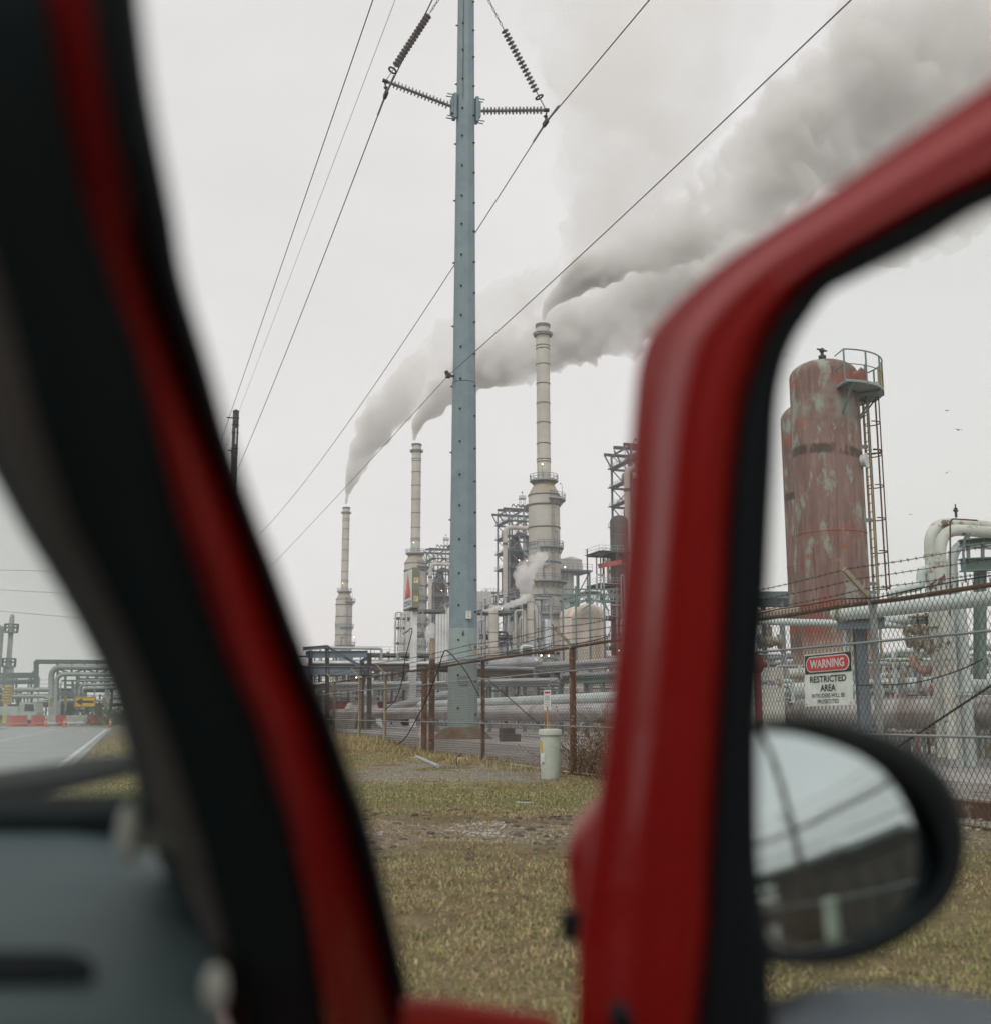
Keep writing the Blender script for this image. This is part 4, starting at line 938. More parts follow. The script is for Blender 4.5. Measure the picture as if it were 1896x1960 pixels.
for a in ((1758, 1226, 27, 1.2, 'rusty handwheel valve left of the brown yellow one'), (1775, 1232, 26.5, 1.35, 'brown yellow handwheel valve at the middle of the cluster'), (1748, 1206, 28, 1.0, 'small valve under the pale pipe'), (1790, 1240, 26, 1.0, 'pale valve against the broad leg'), (1472, 1228, 30, 1.3, 'rusty valve just right of the door frame')):
    handwheel_valve(*a)
# red hydrant and pale box with lettering close to the door frame
hy = P(1449, 1300, 24); h = thing('hydrant', 'dark red hydrant with bulbous head right of the door frame', 'hydrant', (hy.x, hy.y, 0)); zz = zy(1283, 24)
b = MB(); b.cyl((hy.x, hy.y, 0), (hy.x, hy.y, zz), .075, None, 14); b.build('standpipe', M['hydrant'], h); b = MB(); b.lathe((hy.x, hy.y, zz-.05), [(.08,0),(.13,.05),(.15,.18),(.13,.3),(.06,.38),(.001,.4)], 16); b.cyl((hy.x, hy.y, zz+.12), Vector((hy.x, hy.y, zz+.12))+CR*.2, .06, None, 10); b.build('head', M['hydrant'], h)
bx = P(1452, 1294, 25.5); bt = thing('water_tank', 'rust stained pale box with dark water lettering beside the red hydrant', 'tank', (bx.x, bx.y, 0)); b = MB(); zt, zb = zy(1279, 25.5), 0
b.box((bx.x, bx.y, (zt)/2), (.95, .5, zt), -PSI); b.build('tank_body', M['rusty_white'], bt, smooth=False); text_mesh('NWATER', 'lettering', M['logo_blue'], bt, Vector((bx.x, bx.y, zy(1311, 25.2)))-CF*.256+CR*.08, CR, Vector((0,0,1)), .085, .44, .002, .01)
b = MB(); b.cyl(P(1508, 1290, 27), P(1540, 1288, 27), .12, None, 14); b.cyl(P(1528, 1289, 27), P(1532, 1289, 27), .17, None, 14); solo(b.build('flanged_pipe', M['rusty_white']), 'short rust stained flanged pipe left of the warning sign', 'pipe')
# lower small bore piping and frames that fill the depth behind the fence on the right
def pipe_run(label, x, y0, y1, zs, rs, m, seed, cols=True):
    t = thing('pipe_rack', label, 'pipe rack', (x, (y0+y1)/2, 0), 'pipe racks behind the fence'); r = random.Random(seed)
    for z, rr in zip(zs, rs):
        b = MB(); y = y0; pts = [(x+r.uniform(-.5,.5), y, z)]; dx = pts[0][0]
        b.tube([(dx, y0, z), (dx, y1, z)], rr, 12); b.build('pipe', M[r.choice(m)], t)
    if cols:
        y = y0+1; i = 0
        while y < y1:
            b = MB(); top = max(zs)+.1
            for s in (-.8, .8): b.hbeam((x+s, y, 0), (x+s, y, top), .2, .2, .03)
            for z in sorted(set(round(v, 1) for v in zs)): b.beam((x-.9, y, z-.22), (x+.9, y, z-.22), .12, .16)
            b.build('frame', M[r.choice(['blue_steel','dark_steel','green_steel'])], t); y += 4.2; i += 1
    return t
pipe_run('crowded low pipe rack across the yard behind the warning sign', 33.5, 4, 48, (.6,.62,1.0,1.35,1.4,2.1,2.5,2.9), (.12,.08,.15,.09,.1,.12,.06,.14), ['white_pipe','grey_pipe','pink_pipe','rust_valve','silver'], 4)
pipe_run('higher pale pipe rack farther back past the red tank', 42, 10, 70, (2.6,2.7,3.6,3.7,4.6,1.4,1.0), (.16,.1,.14,.1,.16,.12,.1), ['white_pipe','grey_pipe','silver','dark_steel'], 9)
# dark roofed shed edge seen left of the tanks
sh = P(1440, 1160, 60); s = thing('open_shed', 'dark flat roofed open shed behind the left side of the red tanks', 'shed', (sh.x, sh.y, 0)); b = MB(); z = zy(1148, 60); b.box((sh.x, sh.y, z), (9, 5, .35), -PSI); b.build('roof', M['green_teal'], s, smooth=False)
b = MB()
for i in (-4, -1.5, 1, 4):
    for j in (-2, 2): q = Vector((sh.x, sh.y, 0))+CR*i+CF*j; b.beam(q, q+Vector((0,0,z)), .2)
b.build('post', M['pale_steel'], s)
b = MB(); a = P(1400, 1183, 44); c = P(1540, 1170, 44); b.tube([a, c, c+CR*2], .22, 12); solo(b.build('rusty_pipe', M['tank']), 'rusty red pipe crossing behind the red tanks', 'pipe')
def jumble(label, cx, dep, wid, nv, seed, ztop, mats):
    # instrument piping: verticals and laterals of one skid
    c0 = P(cx, 1300, dep); r = random.Random(seed); t = thing('piping_skid', label, 'piping', (c0.x, c0.y, 0), 'piping skids')
    for i in range(nv):
        b = MB(); u = r.uniform(-wid/2, wid/2); w = r.uniform(-1.2, 1.2); z = r.uniform(.5, ztop); d = r.uniform(.4, wid*.5)*r.choice((-1, 1)); base = Vector((c0.x, c0.y, 0))+CR*u+CF*w
        b.tube(bend([base, base+Vector((0,0,z)), base+CR*d+Vector((0,0,z)), base+CR*d+Vector((0,0,max(.1, z-r.uniform(.3, 1.6))))], .12, 3), r.uniform(.018, .075), 8)
        k = base+Vector((0,0,z*.6)); rr = r.uniform(.05, .1); b.cyl(k, k+Vector((0,0,.05)), rr*1.3, None, 10); b.cyl(k+Vector((0,0,.2)), k+Vector((0,0,.25)), rr*1.3, None, 10)
        b.build('pipe', M[r.choice(mats)], t)
    b = MB()
    for u in (-wid/2, 0, wid/2):
        q = Vector((c0.x, c0.y, 0))+CR*u; b.beam(q, q+Vector((0,0,ztop*.8)), .1)
    b.beam(Vector((c0.x, c0.y, ztop*.55))-CR*wid/2, Vector((c0.x, c0.y, ztop*.55))+CR*wid/2, .1); b.build('frame', M['pale_steel'], t)
jumble('dense grey valve piping between the tank foot and the bent pipes', 1730, 33, 3.4, 30, 5, 3.1, ['grey_pipe','rust_valve','white_pipe','white_pipe','pale_steel'])
jumble('small grey piping seen between the door frame and the red tank', 1490, 34, 2.6, 26, 8, 2.9, ['grey_pipe','white_pipe','pale_steel','rust_valve'])
jumble('fine rusty instrument piping at the right edge low behind the fence', 1830, 31, 3.0, 22, 12, 2.6, ['grey_pipe','rust_valve','white_pipe','pink_pipe'])
# ------------------------------------------------------------------ three concrete coloured stacks
D0 = 240.0; Z0 = lambda y: zy(y, D0)
def pxr(w, y): return w/2*((D0*_cp+(Z0(y)-EYE)*_sp))/2200
def railing(b, c, r, z, a0=0.0, a1=2*math.pi, h=1.1, n=16, t=.05):
    for k in (.55, 1.0): b.ring(Vector(c)+Vector((0,0,z+h*k)), r, t, max(10, n*2), a0, a1, 4)
    full = abs(a1-a0-2*math.pi) < 1e-6
    for i in range(n+(0 if full else 1)):
        a = a0+(a1-a0)*i/n; p = Vector(c)+Vector((r*math.cos(a), r*math.sin(a), z)); b.beam(p, p+Vector((0,0,h)), t*1.6)
def make_stack(label):
    t = thing('chimney_stack', label, 'chimney', (0,0,0), 'smoking stacks in a row'); m = M['concrete_tower']; O = (0,0,0)
    rb = pxr(60, 960); rt0 = pxr(26.4, 900); rt1 = pxr(25.6, 622); zc0, zc1, zt = Z0(948), Z0(924), Z0(620)
    b = MB(); b.lathe(O, [(rb*1.04, 0), (rb*1.03, Z0(1180)), (rb*1.02, Z0(1174)), (rb, zc0)], 40); b.build('column', m, t)
    b = MB(); b.lathe(O, [(rb, zc0), (rb*.99, zc0+.3), (pxr(36, 926), zc1), (rt0, zc1+1.0)], 40); b.build('cone', mat('rust_tinged_cone', (.40,.36,.28), .85, alt=(.36,.22,.11), scale=.25, lo=.55, hi=.75, streak=.4), t)
    b = MB(); b.lathe(O, [(rt0, zc1+.6), (rt1, zt), (rt1*.9, zt), (rt1*.88, zt-6)], 32); b.build('shaft', m, t)
    for y in (660, 666, 696, 733, 770.5, 808, 848, 878, 883): b = MB(); b.ring((0,0,Z0(y)), rt0*1.0+.02, .10, 32); b.build('stiffener_ring', M['steel_ring'], t)
    for y, s in ((948, 1.0), (967, 1.01), (1010, 1.01), (1077, 1.02), (1140, 1.03), (1205, 1.04)): b = MB(); b.ring((0,0,Z0(y)), rb*s+.04, .13 if y != 967 else .2, 40); b.build('stiffener_ring', M['steel_ring'], t)
    b = MB(); b.lathe(O, [(rt1, zt-.5), (rt1+.16, zt-.5), (rt1+.16, zt+.12), (rt1-.1, zt+.12)], 28); b.deck(O, rt1, rt1+.55, Z0(641), .25, 0, 2*math.pi, 32); b.ring((0,0,Z0(637)), rt1+.62, .12, 32)
    for k in range(8): a = k*math.pi/4; d = Vector((math.cos(a), math.sin(a), 0)); b.beam(d*rt1+Vector((0,0,Z0(637))), d*(rt1+.6)+Vector((0,0,Z0(637))), .1)
    b.build('cap_ring', M['steel_ring'], t)
    def plat(y, r0, r1, a0, a1, lamps=2, n=14, th=.35):
        z = Z0(y); b = MB(); b.deck(O, r0, r1, z-th, th, a0, a1, 28); k = 0
        for i in range(n): a = a0+(a1-a0)*(i+.5)/n; d = Vector((math.cos(a), math.sin(a), 0)); b.beam(d*r0+Vector((0,0,z-1.5)), d*(r1-.2)+Vector((0,0,z-th)), .14)
        p = b.build('platform', M['pale_steel'], t); b = MB(); railing(b, O, r1-.06, z, a0, a1, 1.15, n); b.build('railing', M['blue_steel'], p)
        for i in range(lamps):
            a = a0+(a1-a0)*(i+.35)/max(lamps, 1); d = Vector((math.cos(a), math.sin(a), 0)); b = MB(); q = d*(r1-.06)+Vector((0,0,z)); b.tube([q, q+Vector((0,0,2.8)), q+Vector((0,0,3.1))-d*.4], .05, 5); b.build('lamp_post', M['steel_ring'], p)
            b = MB(); b.sphere(q+Vector((0,0,3.0))-d*.45, .14, 5); b.build('lamp', M['lamp'] if i % 2 else M['steel_ring'], p)
    A = A0
    plat(918, rt0+.1, pxr(55, 918), 0, 2*math.pi, 2, 16)
    plat(955, rb, rb+1.25, A-R(75), A+R(40), 1, 6)
    plat(1049, rb+.05, pxr(63, 1049), A-R(200), A-R(118), 1, 6); plat(1047, rb+.05, rb+.75, A-R(110), A+R(60), 1, 10)
    plat(1112, rb+.05, rb+1.5, A-R(130), A+R(60), 2, 10)
    plat(1174, rb+.1, rb+.9, A-R(110), A+R(80), 2, 10)
    b = MB(); a = A-R(62); d = Vector((math.cos(a), math.sin(a), 0)); tt = Vector((-d.y, d.x, 0)); c = d*(rb+.3)
    for s in (-.28, .28): b.beam(c+tt*s+Vector((0,0,Z0(1110))), c+tt*s+Vector((0,0,Z0(940))), .08)
    z = Z0(1110)
    while z < Z0(940): b.beam(c-tt*.28+Vector((0,0,z)), c+tt*.28+Vector((0,0,z)), .05); z += .6
    for z in np.arange(Z0(1105), Z0(945), 1.6): b.tube(arc(c+d*.1+Vector((0,0,float(z))), .5, R(-100), R(100), 8, d, tt), .04, 4)
    b.build('ladder', M['pale_steel'], t)
    b = MB(); 
    for da, y0, y1 in ((-96, 1240, 1085), (-104, 1240, 1150), (-84, 1240, 1160)):
        a = A+R(da); d = Vector((math.cos(a), math.sin(a), 0)); tt = Vector((-d.y, d.x, 0)); c = d*(rb+.35); b.tube(bend([c+Vector((0,0,Z0(y0))), c+Vector((0,0,Z0(y1))), c+tt*1.2+Vector((0,0,Z0(y1))), c+tt*1.2+Vector((0,0,Z0(y1-16)))], .3, 4), .16, 8)
    b.build('riser_pipe', M['pale_steel'], t)
    return t
SX = 82.4; SY = (226.5, 345.0, 464.0)
st = make_stack('nearest and largest smoking stack right of the steel pole'); st.location = (SX, SY[0], 0)
copy_tree(st, (SX+.6, SY[1], 0), 'middle smoking stack, behind the pylon sign with the red triangle')
copy_tree(st, (SX-.2, SY[2], 0), 'farthest, leftmost smoking stack, standing apart against pale sky')

# ------------------------------------------------------------------ coker drum towers
def make_coker(label):
    t = thing('drum_tower', label, 'process tower', (0,0,0), 'drum towers behind the stacks'); r = random.Random(2)
    lv = [0, 12, 26, 40, 47.5, 58, 64.5, 70.5, 76.5, 81.0]; hx, hy = 9.0, 7.5
    X = [-hx, -3, 3, hx]; b = MB()
    for x in X:
        for y in (-hy, 0, hy): b.beam((x, y, 0), (x, y, 58 if abs(x) == hx and y == 0 else 81), .55)
    for z in lv[1:]:
        for y in (-hy, hy): b.beam((-hx, y, z), (hx, y, z), .35, .7)
        for x in X: b.beam((x, -hy, z), (x, hy, z), .35, .6)
    for i in range(len(lv)-1):
        z0, z1 = lv[i], lv[i+1]
        for j in range(3):
            for y in (-hy, hy):
                if (i+j) % 2 == 0: b.beam((X[j], y, z0), (X[j+1], y, z1), .28)
                else: b.beam((X[j+1], y, z0), (X[j], y, z1), .28)
                if i > 5 or r.random() < .3: b.beam((X[j], y, z1), (X[j+1], y, z0), .24)
    b.build('frame', M['blue_steel'], t)
    # derrick head with outrigger crane beam and beacon
    b = MB(); b.beam((-hx-2.5, -hy, 81.2), (hx+1, -hy, 81.2), .5, .9); b.beam((-hx-2.5, hy, 81.2), (hx+1, hy, 81.2), .5, .9); b.beam((-hx-2.5, 0, 81.8), (hx+1, 0, 82.3), .6, 1.0)
    for y in (-hy, 0, hy): b.beam((-hx-2.4, y, 81), (-hx, y, 76.8), .35)
    for x in np.arange(-8, 9, 2): b.beam((x, -hy, 82), (x+1, -hy+1.5, 83.6), .3); b.beam((x+1, -hy+1.5, 83.6), (x+2, -hy, 82), .3)
    b.beam((-1, -6, 83.6), (9, -6, 83.9), .5, .6); b.box((3.5, 0, 83.5), (6, 5, 2.2)); b.build('crane_head', M['dark_steel'], t)
    b = MB(); 
    for dx in (-.9, .9):
        for dy in (-.9, .9): b.beam((-1+dx, dy, 82), (-1+dx, dy, 87), .18)
    for z in (84, 87): b.box((-1, 0, z), (2.6, 2.6, .25))
    railing(b, (-1, 0, 0), 1.4, 87, h=1.2, n=8, t=.07); b.beam((-1, 0, 87), (-1, 0, 89.5), .15); b.build('beacon_mast', M['pale_steel'], t)
    b = MB(); b.sphere((-1, 0, 89.7), .35, 6); b.build('beacon', M['red_paint'], t)
    b = MB(); b.beam((-hx-2, -hy, 81), (-hx-2, -hy, 72.5), .14); b.lathe((-hx-2, -hy, 69.5), [(1.0,.2),(1.25,.6),(1.25,2.0),(.9,2.7),(.3,3.0)], 14)
    for k in range(6): a = k*1.05; b.cyl((-hx-2+math.cos(a)*.9, -hy+math.sin(a)*.9, 69.7), (-hx-2+math.cos(a)*.9, -hy+math.sin(a)*.9, 68.4), .13, None, 6)
    b.build('hoist_block', M['blue_steel'], t)
    for k, x in enumerate((-4.2, 4.8)):
        b = MB(); b.lathe((x, 0, 0), [(1.2, 34), (3.6, 41), (4.0, 44), (4.0, 62), (3.4, 65), (1.8, 69.5), (1.3, 72)], 24); b.build('drum', M['maroon_drum'], t)
    b = MB(); b.box((0, .5, 53.2), (16.4, 9, 9.8)); b.build('cladding', M['maroon_drum'], t, smooth=False)
    for z, e in ((12, .8), (26, 1.6), (40, 1.6), (47.5, 1.2), (58, 1.4), (64.5, 1.0), (70.5, .8), (76.5, 1.0)):
        b = MB(); b.box((0, -hy+.2, z+.1), (2*hx+e*2, 3.0, .25)); b.box((-hx, 0, z+.12), (2.6, 2*hy+e, .25)); b.box((hx, 0, z+.12), (2.6, 2*hy+e, .25)); p = b.build('platform', M['blue_steel'], t, smooth=False); b = MB()
        for (p0, p1) in (((-hx-e, -hy-1.2), (hx+e, -hy-1.2)), ((-hx-e, -hy-1.2), (-hx-e, hy)), ((hx+e, -hy-1.2), (hx+e, hy))):
            v0, v1 = Vector((*p0, z+.2)), Vector((*p1, z+.2)); n = 8
            for k in (.6, 1.15): b.beam(v0+Vector((0,0,k)), v1+Vector((0,0,k)), .09)
            for i in range(n+1): q = v0.lerp(v1, i/n); b.beam(q, q+Vector((0,0,1.2)), .09)
        b.build('railing', M['pale_steel'], p)
    b = MB(); z = 26.0; s = 1
    for z0, z1 in ((26,33),(33,40),(40,47.5),(47.5,53),(53,58),(58,64.5)):
        for o in (0, .9): b.beam((-3.6*s-1, -hy-1.9-o*.4, z0), (3.6*s-1, -hy-1.9-o*.4, z1), .22, .4)
        for o in (1.1,): b.beam((-3.6*s-1, -hy-2.2, z0+o), (3.6*s-1, -hy-2.2, z1+o), .09)
        b.box((3.6*s-1, -hy-1.9, z1-.05), (2.0, 1.6, .16)); s = -s
    b.build('stair', M['pale_steel'], t)
    b = MB(); zz = 73.5; b.tube(bend([(-hx-2.2, -hy-1.5, 20), (-hx-2.2, -hy-1.5, zz), (1.2, -hy-1.5, zz), (5.2, -2, zz-1.0), (4.8, 0, 68)], 2.4, 8), .92, 16); b.build('vapour_pipe', M['beige_pipe'], t)
    b = MB(); b.tube(bend([(-4.2, 0, 71), (-4.2, -3, 72.5), (-1.2, -hy-.2, 70.5), (-1.2, -hy-.2, 60)], 1.6, 6), .6, 12); b.build('vapour_pipe', M['dark_steel'], t)
    b = MB(); 
    for z in (66.8,): b.tube([(-hx-2.2, -hy-1.5, z-.5), (-hx-2.2, -hy-1.5, z+.5)], 1.02, 16)
    b.build('pipe_flange', M['rust_rail'], t)
    # side structure with a bowed pipe
    b = MB(); 
    for z in (20, 34, 48):
        b.box((-hx-6.5, -3, z), (5.5, 6, .4)); 
    for x in (-hx-8.8, -hx-4.2):
        for y in (-5.8, -.2): b.beam((x, y, 0), (x, y, 49), .35)
    for z0, z1 in ((0,20),(20,34),(34,48)): b.beam((-hx-8.8, -5.8, z0), (-hx-4.2, -5.8, z1), .22); b.beam((-hx-4.2, -5.8, z0), (-hx-8.8, -5.8, z1), .22)
    p = b.build('side_frame', M['blue_steel'], t); b = MB()
    for z in (20.2, 34.2, 48.2):
        for k in (.6, 1.2): b.beam((-hx-9.4, -6.1, z+k), (-hx-3.6, -6.1, z+k), .09); b.beam((-hx-9.4, -6.1, z+k), (-hx-9.4, 0, z+k), .09)
        for i in range(6): b.beam((-hx-9.4+i*1.15, -6.1, z), (-hx-9.4+i*1.15, -6.1, z+1.2), .09)
    b.build('railing', M['pale_steel'], p)
    b = MB(); b.tube(bend([(-hx-7.8, -6.6, 47), (-hx-7.8, -6.6, 36), (-hx-4.4, -6.6, 29), (-hx-4.4, -6.6, 18)], 2.5, 6), .42, 10); b.build('bowed_pipe', mat('brown_insulated_pipe', (.2,.13,.1), .7), t)
    b = MB()
    for i in range(9): q = (r.uniform(-8, 8), -hy-1.3, r.choice([27, 41, 48.5, 59, 65.5, 71.5])+1.6); b.sphere(q, .2, 5)
    b.build('lamp', M['lamp'], t)
    return t
ck = make_coker('blue steel drum tower with beige vapour pipe, left of the nearest stack'); ck.location = (149.5, 434, 0); ck.rotation_euler = (0, 0, 0)
k0 = copy_tree(ck, (150.0, 318, 0), 'drum tower cut off by the red door frame, nearest of its kind')
k2 = copy_tree(ck, (149.5, 552, 0), 'farthest drum tower, between the middle stack and the steel pole')

# ------------------------------------------------------------------ pylon sign
nb = P(789, 1155, 100); px_, py_ = nb.x, nb.y; zs0, zs1 = zy(1163, 100), zy(1086, 100); SL = 3.35
ps = thing('pylon_sign', 'tall pylon sign with red triangle logo on a white post', 'sign', (px_+.31, py_+1.5, 0))
b = MB(); b.box((px_+.32, py_+SL/2, (zs0+zs1)/2), (.64, SL, zs1-zs0)); b.build('casing', M['olive'], ps, smooth=False)
XN = Vector((0,-1,0)); UN = Vector((0,0,1)); fx = px_-.012
def fp(u, v): return Vector((fx, py_+SL*(1-u), zs0+(zs1-zs0)*v))
b = MB(); b.prism([fp(.04,.03), fp(.96,.03), fp(.96,.97), fp(.04,.97)], (.02,0,0)); b.build('sign_face', M['sign_white'], ps, smooth=False)
def tri(name, m, pts, o):
    b = MB(); b.prism([fp(*p)-Vector((o,0,0)) for p in pts], (.004,0,0)); return b.build(name, m, ps, smooth=False)
tri('triangle_logo', M['logo_orange'], [(.14,.27),(.5,.93),(.5,.40)], .006); tri('triangle_logo', M['logo_red'], [(.5,.40),(.5,.93),(.86,.27)], .0065); tri('triangle_logo', mat('deep_red_logo_sheet', (.45,.03,.04), .5), [(.14,.27),(.5,.40),(.86,.27)], .007)
text_mesh('CITGO', 'lettering', M['logo_blue'], ps, fp(.5,.075)-Vector((.006,0,0)), XN, UN, .45, 2.6, .002, .03)
for z in (zs0+(zs1-zs0)*.22, zs0+(zs1-zs0)*.68):
    b = MB(); b.box((px_+.33, py_-.012, z), (.42, .03, .5)); p = b.build('access_panel', M['cream'], ps, smooth=False); b = MB(); b.box((px_+.27, py_-.03, z), (.03, .012, .3)); b.box((px_+.37, py_-.03, z+.12), (.06, .012, .05)); b.build('latch', M['bolt'], p, smooth=False)
b = MB(); b.box((px_+.34, py_+.8, zs0-.14), (.4, 1.4, .26)); b.build('mounting_beam', M['dark_steel'], ps, smooth=False)
b = MB(); b.box((px_+.34, py_+.75, (zs0-.25)/2), (.5, .5, zs0-.25)); b.build('post', M['white_paint'], ps, smooth=False)

# ------------------------------------------------------------------ generic process blocks
def process_block(name, label, x, dep, w, d, levels, seed, steel='pale_steel', vess=(), pipes=8, lamps=3, grp='process frames'):
    c = P(x, 1300, dep); r = random.Random(seed); o = Vector((c.x, c.y, 0)); t = thing(name, label, 'process frame', tuple(o), grp); a = -PSI*.0
    nx = max(2, int(w/3.2)+1); b = MB(); xs = [(-w/2+w*i/(nx-1)) for i in range(nx)]; H = levels[-1]
    for xx in xs:
        for yy in (-d/2, d/2): b.beam(o+Vector((xx, yy, 0)), o+Vector((xx, yy, H+(1.5 if r.random() < .3 else 0))), .22)
    z0 = 0
    for z in levels:
        for yy in (-d/2, d/2): b.beam(o+Vector((-w/2, yy, z)), o+Vector((w/2, yy, z)), .2, .35)
        for xx in xs: b.beam(o+Vector((xx, -d/2, z)), o+Vector((xx, d/2, z)), .18, .3)
        for i in range(nx-1):
            if r.random() < .55:
                p, q = (xs[i], xs[i+1]) if r.random() < .5 else (xs[i+1], xs[i]); b.beam(o+Vector((p, -d/2, z0)), o+Vector((q, -d/2, z)), .13)
        z0 = z
    b.build('frame', M[steel], t)
    for z in levels:
        b = MB(); b.box(o+Vector((0, 0, z+.2)), (w+.8, d+.8, .1)); p = b.build('platform', M[r.choice(['pale_steel','blue_steel'])], t, smooth=False); b = MB()
        for sy_ in (-1,):
            for k in (.55, 1.1): b.beam(o+Vector((-w/2-.4, sy_*(d/2+.4), z+.25+k)), o+Vector((w/2+.4, sy_*(d/2+.4), z+.25+k)), .06); b.beam(o+Vector((-w/2-.4, -d/2-.4, z+.25+k)), o+Vector((-w/2-.4, d/2+.4, z+.25+k)), .06)
            for i in range(int(w/1.4)+2): xx = -w/2-.4+(w+.8)*i/(int(w/1.4)+1); b.beam(o+Vector((xx, -d/2-.4, z+.2)), o+Vector((xx, -d/2-.4, z+1.35)), .06)
        b.build('railing', M['pale_steel'], p)
    for (u, v, rad_, zb, zt, m) in vess:
        b = MB(); b.lathe(o+Vector((u, v, 0)), [(rad_*.9, zb-rad_*.3), (rad_, zb), (rad_, zt), (rad_*.8, zt+rad_*.45), (rad_*.3, zt+rad_*.65), (.001, zt+rad_*.68)], 22); k = b.build('vessel', M[m], t); b = MB()
        for z in np.arange(zb+1, zt, 3.0): b.ring(o+Vector((u, v, float(z))), rad_+.02, .05, 20)
        b.build('band', M['steel_ring'], k)
    for i in range(pipes):
        b = MB(); u, v = r.uniform(-w/2, w/2), -d/2-r.uniform(.2, 1.0); z1, z2 = r.uniform(1, H*.6), r.uniform(H*.4, H+2); du = r.uniform(-w*.5, w*.5)
        b.tube(bend([o+Vector((u, v, 0)), o+Vector((u, v, z2)), o+Vector((max(-w/2-1, min(w/2+1, u+du)), v, z2)), o+Vector((max(-w/2-1, min(w/2+1, u+du)), v, z1))], .5, 4), r.uniform(.07, .24), 8); b.build('pipe', M[r.choice(['silver','beige_pipe','grey_pipe','pale_steel','white_pipe','dark_steel'])], t)
    if lamps:
        for i in range(lamps): b = MB(); b.sphere(o+Vector((r.uniform(-w/2, w/2), -d/2-.5, r.choice(levels)-.6)), .11, 5); b.build('lamp', M['lamp'], t)
    return t
process_block('process_frame', 'grey steel frame with vessels directly right of the steel pole', 945, 190, 6, 6, [5, 9, 13.5, 17.5], 3, 'pale_steel', [(-1.5,-4.4,.75,1,18,'beige_pipe'), (1.6,0,1.2,2,12,'silver')], 10)
process_block('process_frame', 'blue steel frame with cross braces between pole and nearest stack', 973, 200, 6.5, 6, [4.5, 9, 14, 19.5], 4, 'blue_steel', [(.5,0,1.5,3,16,'beige_wall'), (2.7,-3.8,.6,1,21,'beige_pipe')], 10, 4)
process_block('process_frame', 'narrow frame with slim column and wide platform touching the nearest stack', 1012, 205, 6.5, 5, [6, 14, 21.5], 5, 'pale_steel', [(-2.2,-3.3,.62,0,26.5,'beige_wall'), (2.0,-3.5,.9,0,17,'silver')], 9, 4)
process_block('process_frame', 'low silver piping block in front of the nearest stack foot', 1050, 150, 9, 5, [3.2, 6.4, 9], 6, 'pale_steel', [(0,0,1.0,1,7,'silver')], 14, 4)
process_block('process_frame', 'tall dark frame with red fascia beside the red door frame', 1170, 232, 7, 7, [8, 14, 20, 26.5, 33], 7, 'dark_steel', [(2.2,0,1.9,6,40,'dark_steel')], 8, 4)
process_block('process_frame', 'pale frame behind the middle stack foot left of the steel pole', 842, 240, 9, 6, [6, 11, 17, 22], 8, 'pale_steel', [(2,-4,1.6,0,22,'white_paint')], 8, 4)
process_block('process_frame', 'bushy little platform structure left of the sign post', 771, 300, 3.6, 4, [14, 19, 23, 25.5], 9, 'blue_steel', [(.6,-2.4,.8,6,24,'beige_wall')], 9, 2)
process_block('process_frame', 'low grey process clutter left behind the sign post', 735, 210, 24, 8, [4, 8, 11.5], 10, 'pale_steel', [(-6,0,1.6,2,9,'beige_wall'), (4,-4,1.2,1,8,'silver')], 18, 5)
process_block('process_frame', 'long low grey pipe structure far left behind the fence', 640, 230, 26, 8, [3.5, 7, 10], 11, 'dark_steel', [(3,0,1.4,1,8,'grey_pipe')], 18, 4)
process_block('process_frame', 'mid distance silver jacketed pipe frame behind the thick rusted post', 1120, 125, 10, 6, [2.6, 5.2], 12, 'green_steel', [(-2,0,.9,.6,4.6,'silver'), (2.4,0,.8,.6,4.2,'white_pipe')], 14, 2)
process_block('process_frame', 'low silver pipe frame between the steel pole and the thick rusted post', 985, 130, 12, 5, [2.6, 5.4], 13, 'pale_steel', [(-3,0,.8,.6,4.6,'silver')], 16, 4)
c = P(1165, 1084, 228); b = MB(); b.beam(c-CR*2.2, c+CR*2.5+Vector((0,0,.9)), .3, .9); solo(b.build('red_fascia', M['red_paint'], None, smooth=False), 'sloping red board on the dark tower beside the door frame', 'panel')
# beige penthouse and platform behind the nearest stack
c = P(1084, 1110, 262); t = thing('plant_building', 'beige box building on steel legs right of the nearest stack', 'building', (c.x, c.y, 0)); z0, z1 = zy(1093, 262), zy(1074, 262)
b = MB(); b.box((c.x, c.y, (z0+z1)/2), (5.2, 6, z1-z0)); b.build('wall', M['beige_wall'], t, smooth=False); b = MB(); b.prism([(c.x-2.7, c.y-3.1, z1), (c.x+2.7, c.y-3.1, z1), (c.x+.0, c.y-3.1, z1+.7)], (0,6.2,0)); b.build('roof', M['white_paint'], t, smooth=False)
b = MB(); b.box((c.x+.5, c.y, z0-.3), (8.5, 8, .4))
for dx in (-2.5, 1.2, 4.2):
    for dy in (-3.4, 3.4): b.beam((c.x+dx, c.y+dy, 0), (c.x+dx, c.y+dy, z0), .35)
b.beam((c.x+1.2, c.y-3.4, z0-6), (c.x+4.2, c.y-3.4, z0-.5), .22); b.beam((c.x-2.5, c.y-3.4, z0-6), (c.x+4.4, c.y-3.4, z0-6), .3); p = b.build('platform', M['blue_steel'], t); b = MB()
for k in (.6, 1.2): b.beam((c.x-3.6, c.y-4, z0+k), (c.x+4.7, c.y-4, z0+k), .08)
for i in range(8): b.beam((c.x-3.6+i*1.18, c.y-4, z0-.2), (c.x-3.6+i*1.18, c.y-4, z0+1.2), .08)
b.build('railing', M['pale_steel'], p)
b = MB(); b.lathe((c.x-.2, c.y-1, 0), [(2.0,0),(2.0,z0-7),(1.4,z0-5),(1.4,z0-.5)], 18); b.build('silo', M['beige_wall'], t)
